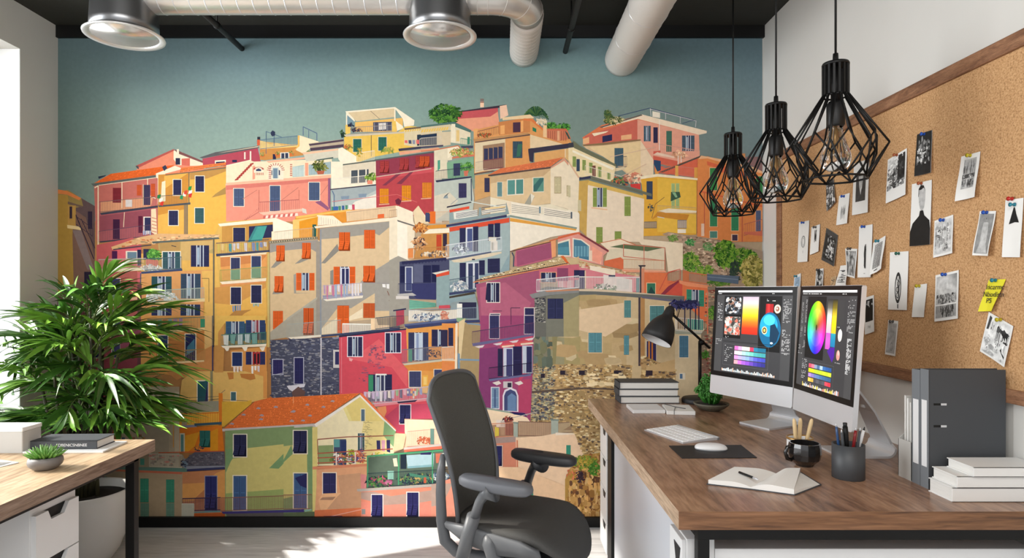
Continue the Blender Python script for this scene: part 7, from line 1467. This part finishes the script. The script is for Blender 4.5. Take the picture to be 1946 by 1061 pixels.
for i, (dy, h_, lean, lab) in enumerate(((.014, .245, .0, 'tallest'), (.002, .238, .008, 'middle'), (-.011, .228, .014, 'front'))):
    o = MB().box(-.118, .075, -.003, .003, 0, h_).build('magazine', M['pages'] if i != 1 else M['paper'], loc=(1.335+lean*0, 1.895+dy, DZ+.0022)); tag(o, lab+' thin magazine standing in the light grey file', 'magazine', 'magazines in the grey file')
# white books front right
z = DZ
for x0, y0, y1, th, lab in ((1.197, 1.680, 1.775, .0385, 'bottom white book of the stack at the desk front right'), (1.207, 1.676, 1.775, .031, 'middle white book of the near right stack'), (1.245, 1.668, 1.770, .026, 'top white book of the near right stack, set furthest right')):
    t = thing('book', lab, 'book', ((x0+1.44)/2, (y0+y1)/2, z), 0, 'white books stacked at the desk front'); hx_ = (1.44-x0)/2; hy = (y1-y0)/2
    c = MB(); c.box(-hx_, hx_, -hy, hy, 0, .0025); c.box(-hx_, hx_, -hy, hy, th-.0025, th); c.box(-hx_, hx_, -hy, -hy+.003, 0, th); c.build('cover', M['whitem'], t, bevel=.0006)
    MB().box(-hx_+.003, hx_-.003, -hy+.0032, hy-.003, .0026, th-.0026).build('pages', M['pages'], t); z += th+.0003
# ================================================================== office chair
ch = thing('office_chair', 'dark mesh office chair with grey armrests facing the walnut desk', 'chair', (.065, 2.373, 0), radians(-27.6))
def sup(a, e): return math.copysign(abs(a)**e, a)
def seat_mesh():
    rings = 9; n = 48; vs = []; cx = .025; ax, ay = .235, .205
    def top(x, y): 
        z = .466+.018*(abs(y)/ay)**2.2; f = (x-.10)/.16
        if f > 0: z -= .095*f*f
        if x < -.12: z += .02*((-.12-x)/.1)**2
        return z
    for r in range(rings+1):
        q = r/rings
        for k in range(n):
            a = 2*pi*k/n; x = cx+ax*q*sup(cos(a), .72); y = ay*q*sup(sin(a), .72); vs.append((x, y, top(x, y)-(.012*max(0, q-.85)/.15)))
    for q, dz in ((1.0, .030), (.94, .045), (.0, .048)):
        for k in range(n):
            a = 2*pi*k/n; x = cx+ax*q*sup(cos(a), .72); y = ay*q*sup(sin(a), .72); vs.append((x, y, top(x, y)-dz))
    R2 = rings+4; fs = [(j*n+k, j*n+(k+1) % n, (j+1)*n+(k+1) % n, (j+1)*n+k) for j in range(R2-1) for k in range(n)]
    return vs, fs
v, f = seat_mesh(); MB().add(v, f, True).build('seat', M['seatm'], ch)
# seat frame: grey side shell below
sf = MB()
for sy in (-1, 1):
    prof = [(-.20, .470, .448), (-.12, .470, .405), (0, .462, .385), (.10, .452, .395), (.17, .432, .402)]
    vs = []
    for x, z1, z0 in prof: vs += [(x, sy*.200, z1), (x, sy*.212, z1-.006), (x, sy*.205, z0), (x, sy*.185, z0)]
    sf.add(vs, [(i*4+k, i*4+(k+1) % 4, i*4+4+(k+1) % 4, i*4+4+k) for i in range(len(prof)-1) for k in range(4)]+[(0, 1, 2, 3), (19, 18, 17, 16)], True)
sf.rbox(-.16, .12, -.19, .19, .395, .43, .03); sf.build('seat_frame', M['cplast'], ch)
# backrest
def bk(u, v):
    """u -1..1 across, v 0 bottom .. 1 top"""
    w = .150+.030*sin(min(1, v*1.15)*pi*.5)
    z = .45+v*(.530-.085*(1-math.sqrt(max(0, 1-abs(u)**3.4))))
    x = -.205-.100*v**1.1+.022*sin(v*pi*1.15-.2)
    x += .030*(abs(u)**2.2)*(1-.3*v)
    return Vector((x, u*w, z))
k = MB(); nu, nv = 16, 28; vs = [bk(-1+2*i/nu, j/nv) for j in range(nv+1) for i in range(nu+1)]
k.add(vs, [(j*(nu+1)+i, j*(nu+1)+i+1, (j+1)*(nu+1)+i+1, (j+1)*(nu+1)+i) for j in range(nv) for i in range(nu)], True)
bo = k.build('backrest', M['mesh'], ch); so_ = bo.modifiers.new('s', 'SOLIDIFY'); so_.thickness = .006; so_.offset = 0
edge = [bk(-1, j/24) for j in range(25)]+[bk(-1+2*i/16, 1) for i in range(1, 16)]+[bk(1, 1-j/24) for j in range(25)]
edge = [bk(-.3, 0)]+[bk(-.7, 0)]+edge+[bk(.7, 0), bk(.3, 0)]
MB().tube(edge, .0085, 10, up=(1, 0, 0)).build('back_frame', M['cplast'], bo)
# lumbar pad seen as darker band
k = MB(); vs = [bk(-.92+1.84*i/12, .30+.16*j/5)+Vector((-.010, 0, 0)) for j in range(6) for i in range(13)]; k.add(vs, [(j*13+i, j*13+i+1, (j+1)*13+i+1, (j+1)*13+i) for j in range(5) for i in range(12)], True); k.build('lumbar_pad', M['cplastd'], bo)
# back bracket: L-shaped arms from behind down under the seat
k = MB()
for sy in (-1, 1):
    pth = [(-.235, sy*.165, .70), (-.236, sy*.178, .64), (-.235, sy*.182, .56), (-.232, sy*.18, .46), (-.222, sy*.172, .385), (-.19, sy*.15, .345), (-.13, sy*.11, .325), (-.05, sy*.06, .32)]
    k.tube(pth, [.010, .016, .018, .020, .022, .022, .020, .018], 12, up=(0, 1, 0))
k.build('back_bracket', M['cplast'], ch)
# arms
for sy in (-1, 1):
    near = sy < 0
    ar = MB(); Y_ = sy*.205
    ar.tube([(-.135, Y_*.98, .335), (-.10, Y_*1.02, .44), (-.075, Y_*1.05, .515)], [.028, .031, .029], 20, up=(0, 1, 0), flat=.8)
    ar.tube([(-.075, Y_*1.05, .50), (-.052, Y_*1.05, .565), (-.035, Y_*1.03, .592), (-.005, Y_, .609)], [.021, .020, .024, .052], 20, up=(0, 1, 0), flat=.8)
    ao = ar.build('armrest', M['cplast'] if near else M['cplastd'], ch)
    pd = MB(); rings = []; n = 28
    vs = []
    for q, z in ((.0, .610), (.80, .610), (.97, .618), (1., .629), (.96, .641), (.84, .648), (.0, .651)):
        for i in range(n):
            a = 2*pi*i/n; vs.append((.005+.142*q**.5*sup(cos(a), .6)*(1 if q else 0), Y_+.042*q*sup(sin(a), .7)-.0, z+(.004 if cos(a) < 0 else 0)*abs(cos(a))))
    pd.add(vs, [(j*n+i, j*n+(i+1) % n, (j+1)*n+(i+1) % n, (j+1)*n+i) for j in range(6) for i in range(n)], True)
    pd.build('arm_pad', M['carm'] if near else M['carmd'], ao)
# mechanism
k = MB(); k.rbox(-.10, .13, -.085, .085, .30, .385, .03); k.tube([(.125, -.13, .335), (.125, .13, .335)], .036, 24); k.build('mechanism', M['cplastd'], ch, bevel=.006)
for sy in (-1, 1): k = MB(); k.tube([(-.03, sy*.19, .455), (-.02, sy*.20, .42), (-.01, sy*.195, .375), (.03, sy*.16, .335), (.09, sy*.11, .325)], [.02, .026, .024, .022, .02], 14, up=(0, 1, 0)); k.build('link_arm', M['cplast'], ch)
MB().tube([(.125, -.137, .335), (.125, -.1305, .335)], .020, 20).build('tension_knob', M['alu'], ch)
MB().lathe([(.028, .10), (.028, .21), (.020, .212), (.020, .31)], (0, 0, 0), 24).build('gas_column', M['black'], ch)
k = MB(); k.lathe([(.0, .075), (.04, .075), (.045, .085), (.04, .115), (.0, .12)], (0, 0, 0), 24)
for i in range(5):
    a = 2*pi*i/5+.3; k.tube([(.03*cos(a), .03*sin(a), .098), (.16*cos(a), .16*sin(a), .088), (.29*cos(a), .29*sin(a), .070)], [.024, .02, .015], 12)
k.build('star_base', M['cplast'], ch)
for i in range(5):
    a = 2*pi*i/5+.3; k = MB(); c_ = Vector((.285*cos(a), .285*sin(a), .028)); s_ = Vector((-sin(a), cos(a), 0))
    k.tube([c_-s_*.022, c_-s_*.006], .028, 20); k.tube([c_+s_*.006, c_+s_*.022], .028, 20); k.tube([c_, c_+Vector((0, 0, .04))], .006, 8); k.build('caster', M['black'], ch)
# ================================================================== left desk
LX1, LY1 = -1.318, 2.395
ld = thing('desk', 'light oak topped desk at the left under the window', 'desk', (-1.9, 1.8, 0))
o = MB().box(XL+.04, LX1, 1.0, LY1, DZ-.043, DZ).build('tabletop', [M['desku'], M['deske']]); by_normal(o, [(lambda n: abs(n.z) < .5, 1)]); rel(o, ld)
k = MB(); zt = DZ-.0435; k.box(XL+.06, LX1-.05, LY1-.05, LY1-.02, zt-.03, zt); k.box(LX1-.083, LX1-.05, 1.03, LY1-.02, zt-.03, zt); rel(k.build('frame', M['black'], bevel=.001), ld)
for x0, y0 in ((LX1-.083, LY1-.05), (LX1-.083, 1.03), (XL+.06, LY1-.05), (XL+.06, 1.03)): rel(MB().box(x0, x0+.033, y0, y0+.03, 0, zt-.03).build('leg', M['black'], bevel=.001), ld)
du = thing('drawer_unit', 'white drawer unit with cut-out grips under the light oak desk', 'drawer unit', (-1.8, 1.97, 0))
rel(MB().box(-2.15, -1.395, 1.862, 2.062, .03, .655).build('carcass', M['white'], bevel=.001), du)
rel(MB().box(-2.1, -1.42, 1.88, 2.04, 0, .03).build('plinth', M['blackm']), du)
for k_ in range(4):
    z1 = .635-k_*.150
    y0, y1, z0 = 1.868, 2.056, z1-.146
    a, b = y0+.050, y0+.142     # grip notch
    pts = [(y0, z0), (y1, z0), (y1, z1), (b, z1), (b-.022, z1-.030), (a+.014, z1-.030), (a, z1), (y0, z1)]
    m = MB(); n = len(pts); vs = [(-1.3949, y, z) for y, z in pts]+[(-1.380, y, z) for y, z in pts]
    m.add(vs, [tuple(range(n)), tuple(reversed(range(n, 2*n)))]+[(i, (i+1) % n, n+(i+1) % n, n+i) for i in range(n)]); dr = m.build('drawer', M['white']); rel(dr, du)
    g2 = MB().box(-1.3947, -1.392, a-.002, b+.002, z1-.034, z1).build('grip', M['black'], dr)
# things on the left desk
t = thing('storage_box', 'pale grey lidded box at the left edge of the oak desk', 'box', (-1.80, 2.235, DZ))
MB().rbox(-.135, .135, -.045, .045, 0, .074, .003).build('body', M['lgrey'], t); MB().rbox(-.137, .137, -.047, .047, .0742, .088, .003).build('lid', M['whitem'], t)
t = thing('magazine', 'thin pale magazine lying under the dark grey book', 'magazine', (-1.535, 2.265, DZ), .03); MB().rbox(-.13, .145, -.075, .075, 0, .006, .002).build('pages', M['paper'], t)
t = thing('book', 'dark grey book with white spine lettering on the oak desk', 'book', (-1.545, 2.275, DZ+.0063), .03)
th = .030; c = MB(); c.box(-.115, .115, -.055, .055, 0, .003); c.box(-.115, .115, -.055, .055, th-.003, th); c.box(-.115, .115, -.055, -.052, 0, th); c.build('cover', M['dgrey'], t, bevel=.0006)
MB().box(-.112, .112, -.0518, .052, .0031, th-.0031).build('pages', M['pages'], t)
text('EDBENICSNBNEE', .0140, (.028, -.0556, .014), (pi/2, 0, 0), M['white'], t, 'spine_title', .0003)
t = thing('potted_succulent', 'small spiky succulent in a round grey ceramic bowl', 'plant', (-1.444, 1.995, DZ))
MB().lathe([(.0, 0), (.024, 0), (.034, .004), (.045, .014), (.0485, .024), (.047, .034), (.042, .040), (.039, .040), (.041, .033), (.0, .030)], (0, 0, 0), 36).build('bowl', M['bowl'], t)
MB().lathe([(.0, .037), (.040, .0345)], (0, 0, 0), 20).build('soil', M['soil'], t)
k = MB(); pr_ = random.Random(8)
for i in range(110):
    a = pr_.random()*6.283; e = pr_.random()**.6*1.15; ln = .036*(.75+.4*pr_.random())
    b0 = Vector((.022*e*cos(a), .022*e*sin(a), .036)); dr_ = Vector((sin(e)*cos(a), sin(e)*sin(a), cos(e)*1.0)); k.tube([b0, b0+dr_*ln*.5, b0+dr_*ln+Vector((0, 0, .003))], [.0028, .0036, .0006], 6)
k.build('leaves', M['succ'], t)
t = thing('booklet', 'white folded booklet at the left edge of the oak desk', 'booklet', (-1.70, 2.06, DZ), -.35)
MB().rbox(-.11, .11, -.045, .045, 0, .003, .001).build('cover', M['paper'], t); MB().add([(-.11, -.04, .0032), (.09, -.04, .0032), (.09, .04, .0032), (-.11, .04, .0032), (-.11, .0, .016), (.09, .0, .012)], [(0, 1, 5, 4), (4, 5, 2, 3), (0, 4, 3), (1, 2, 5), (0, 3, 2, 1)]).build('fold', M['white'], t)
# ================================================================== big palm
PX, PY = -2.03, 3.06
pt = thing('potted_palm', 'large bushy green palm in a tall white ceramic pot by the window', 'plant', (PX, PY, 0))
MB().lathe([(.0, 0), (.11, 0), (.125, .006), (.155, .05), (.185, .13), (.203, .22), (.208, .30), (.206, .338), (.202, .343), (.192, .340), (.190, .30), (.0, .30)], (0, 0, 0), 56).build('pot', M['pot'], pt)
MB().lathe([(.0, .312), (.1, .315), (.189, .301)], (0, 0, 0), 32).build('soil', M['soil'], pt)
lr = random.Random(21)
def lim(p):
    w = Vector((p.x+PX, p.y+PY, p.z))
    w.y = 3.47-math.log1p(math.exp((3.47-w.y)*25))/25 if False else min(w.y, 3.48-.02*lr.random())
    w.x = max(w.x, XL+.02+.02*lr.random())
    if w.z < .72: w.z = .72-.25*math.tanh((.72-w.z)*1.2) if w.x > -1.75 else .72-.05*math.tanh((.72-w.z)*2)
    if w.z < DZ+.03 and w.y < LY1+.03 and w.x < LX1+.05: w.z = DZ+.03
    return Vector((w.x-PX, w.y-PY, w.z))
def blade(mb, base, d, ln, wd, droop, mi):
    n = 7; side = d.cross(Vector((0, 0, 1)))
    side = side.normalized() if side.length > .05 else Vector((1, 0, 0)); up = side.cross(d).normalized()
    tw = lr.uniform(-.9, .9); side = (side*cos(tw)+up*sin(tw)).normalized()
    vs = []; 
    for i in range(n+1):
        t_ = i/n; p = base+d*(ln*t_)+Vector((0, 0, -droop*ln*t_*t_)); w_ = wd*(.25+.75*sin(min(1, t_*2.2)*pi/2))*(1-t_**2.6)
        vs += [lim(p-side*w_+Vector((0, 0, w_*.35))), lim(p), lim(p+side*w_+Vector((0, 0, w_*.35)))]
    mb.cur = mi; mb.add(vs, [(i*3+k, i*3+k+1, i*3+4+k, i*3+3+k) for i in range(n) for k in (0, 1)], True)
def frond(base, d, ln, nl, lw, ll):
    mb = MB(); pts = []
    side = d.cross(Vector((0, 0, 1))); side = side.normalized() if side.length > .05 else Vector((1, 0, 0))
    for i in range(9):
        t_ = i/8; pts.append(lim(base+d*(ln*t_)+Vector((0, 0, -.30*ln*t_*t_))))
    mb.cur = 2; mb.tube(pts, [.0045*(1-.6*i/8) for i in range(9)], 6)
    light = 1 if lr.random() < .38 else 0
    for i in range(nl):
        t_ = .22+.78*i/(nl-1); f = t_*8; k = min(7, int(f)); p = pts[k]*(1-(f-k))+pts[k+1]*(f-k); tg = (pts[k+1]-pts[k]).normalized()
        for s_ in (-1, 1):
            sp = radians(lr.uniform(38, 58)*(1-.62*t_)); dd = (tg*cos(sp)+side*s_*sin(sp)+Vector((0, 0, .18*(1-t_)+lr.uniform(-.05, .12)))).normalized()
            blade(mb, p, dd, ll*(1.05-.35*abs(t_-.55))*lr.uniform(.85, 1.1), lw*lr.uniform(.8, 1.15), lr.uniform(.18, .55), light if lr.random() < .8 else 1-light)
    blade(mb, pts[-1], (pts[-1]-pts[-2]).normalized(), ll*.9, lw, .3, light)
    o = mb.build('frond', [M['leaf'], M['leafl'], M['stem']], pt); return o
stb = MB(); 
FR = []
# node heights (above floor) and outward directions; dense rosettes up the canes
for i in range(13):
    a = 2*pi*i/13+lr.uniform(-.2, .2); rr = lr.uniform(.02, .10); b0 = Vector((rr*cos(a), rr*sin(a), .30)); hh = [1.30, .78, 1.05, .62, 1.12, .88, .70, .95, 1.0, .60, .82, .74, .9][i]
    top = Vector((b0.x+cos(a)*(.05+.10*lr.random())*(.4 if hh > 1 else 1.), b0.y+sin(a)*.06, hh))
    if i == 0: top = Vector((.03, 0, 1.22))
    mid = b0*.5+top*.5+Vector((lr.uniform(-.02, .02), 0, 0)); stb.tube([b0, mid, top], [.010, .008, .006], 8)
    m_ = 5 if hh > .9 else 4
    for q in range(m_):
        t_ = 1-.17*q; p = b0+(top-b0)*t_; az = a*.6+q*2.4+lr.uniform(-.4, .4); el = radians((62-q*17) if hh > .8 else (48-q*18))+lr.uniform(-.12, .12)
        FR.append((p, Vector((cos(az)*cos(el), sin(az)*cos(el)*.75, sin(el))).normalized()))
for az, el, z, rr in ((pi, .05, .72, 0), (pi+.3, .35, .85, 0), (0, .1, .70, 0), (-.25, .3, .80, 0), (.2, .55, .95, 0), (pi-.2, .6, 1.0, 0), (-.6, -.1, .60, 0), (-1.2, .2, .8, 0), (-1.8, .1, .72, 0), (-.4, .75, 1.02, 0), (pi+.2, .85, 1.08, 0), (-1.5, .6, 1.0, 0), (-.1, .25, .78, .14), (-.5, .15, .72, .12), (.1, .5, .88, .12), (-.3, -.05, .66, .1), (-.8, .4, .9, .08), (pi-.3, .3, .95, .08), (pi, .7, 1.0, .06), (pi/2*3, .9, 1.05, 0), (-.2, 1.0, 1.12, .05), (.3, .8, .98, .1)):
    FR.append((Vector(((.05+rr)*cos(az), (.03+rr)*sin(az), z)), Vector((cos(az)*cos(el), sin(az)*cos(el), sin(el))).normalized()))
    stb.tube([Vector((.04*cos(az), .04*sin(az), .30)), Vector(((.05+rr)*cos(az), (.03+rr)*sin(az), z))], [.008, .006], 8)
for k in range(20):
    az = k*2.4; el = radians(lr.uniform(35, 80)); z_ = lr.uniform(.86, 1.16); r_ = lr.uniform(.02, .13)
    FR.append((Vector((r_*cos(az)+.02, r_*sin(az)*.6, z_)), Vector((cos(az)*cos(el), sin(az)*cos(el)*.8, sin(el))).normalized()))
for p, d in FR: frond(p, d, lr.uniform(.18, .28)*(1.12 if d.x > .2 else 1), 7, .0132, .255)
stb.build('canes', M['stemd'], pt)
# ------------------------------------------------------------------ camera & light
cd = bpy.data.cameras.new('camera'); cam = bpy.data.objects.new('camera', cd); COL.objects.link(cam)
cam.location = (0, 0, H); cam.rotation_euler = (pi/2, 0, 0)
cd.sensor_width = 36; cd.lens = FPX/1946*36
cd.shift_x = (973-VX)/1946; cd.shift_y = (VY-530.5)/1946
cd.clip_start = .05
scene.camera = cam
w = bpy.data.worlds.new('world'); scene.world = w; w.use_nodes = True
bg = w.node_tree.nodes['Background']; bg.inputs[0].default_value = (.93, .96, 1., 1); bg.inputs[1].default_value = 1.32
sd = bpy.data.lights.new('sun', 'SUN'); sd.energy = 5.; sd.angle = radians(1.2); sd.color = (1., .93, .82)
so = bpy.data.objects.new('sun', sd); COL.objects.link(so)
so.rotation_euler = Vector((1.37, .10, -1.)).to_track_quat('-Z', 'Y').to_euler()
def area(name, loc, to, sx, sy, e, c=(1,1,1)):
    ld = bpy.data.lights.new(name, 'AREA'); ld.shape = 'RECTANGLE'; ld.size = sx; ld.size_y = sy; ld.energy = e; ld.color = c
    o = bpy.data.objects.new(name, ld); COL.objects.link(o); o.location = loc
    o.rotation_euler = (Vector(to)-Vector(loc)).to_track_quat('-Z', 'Y').to_euler(); return o
area('window_light', (XL-.35, 2.1, 1.65), (1.4, 2.3, 1.2), 2.2, 1.8, 100, (.95, .98, 1.))
area('added_fill', (-.3, -.2, 2.6), (-.3, 3.5, 1.2), 2.5, 1.0, 75, (1., .97, .93))  # unseen area fill added behind the camera to brighten the room
sp = bpy.data.lights.new('floor_patch_spot', 'SPOT'); sp.energy = 900; sp.spot_size = radians(32); sp.spot_blend = .1; sp.shadow_soft_size = .02; sp.color = (1., .95, .86); sp.use_square = True  # spotlight added in the window opening to lay the sun patch on the floor
spo = bpy.data.objects.new('floor_patch_spot', sp); COL.objects.link(spo); spo.location = (XL+.04, 2.55, 2.5)
spo.rotation_euler = (Vector((-.78, 3.27, 0))-spo.location).to_track_quat('-Z', 'Y').to_euler()
spo.scale = (.24, 1, 1)
scene.view_settings.view_transform = 'Standard'
scene.view_settings.look = 'None'
scene.render.film_transparent = False
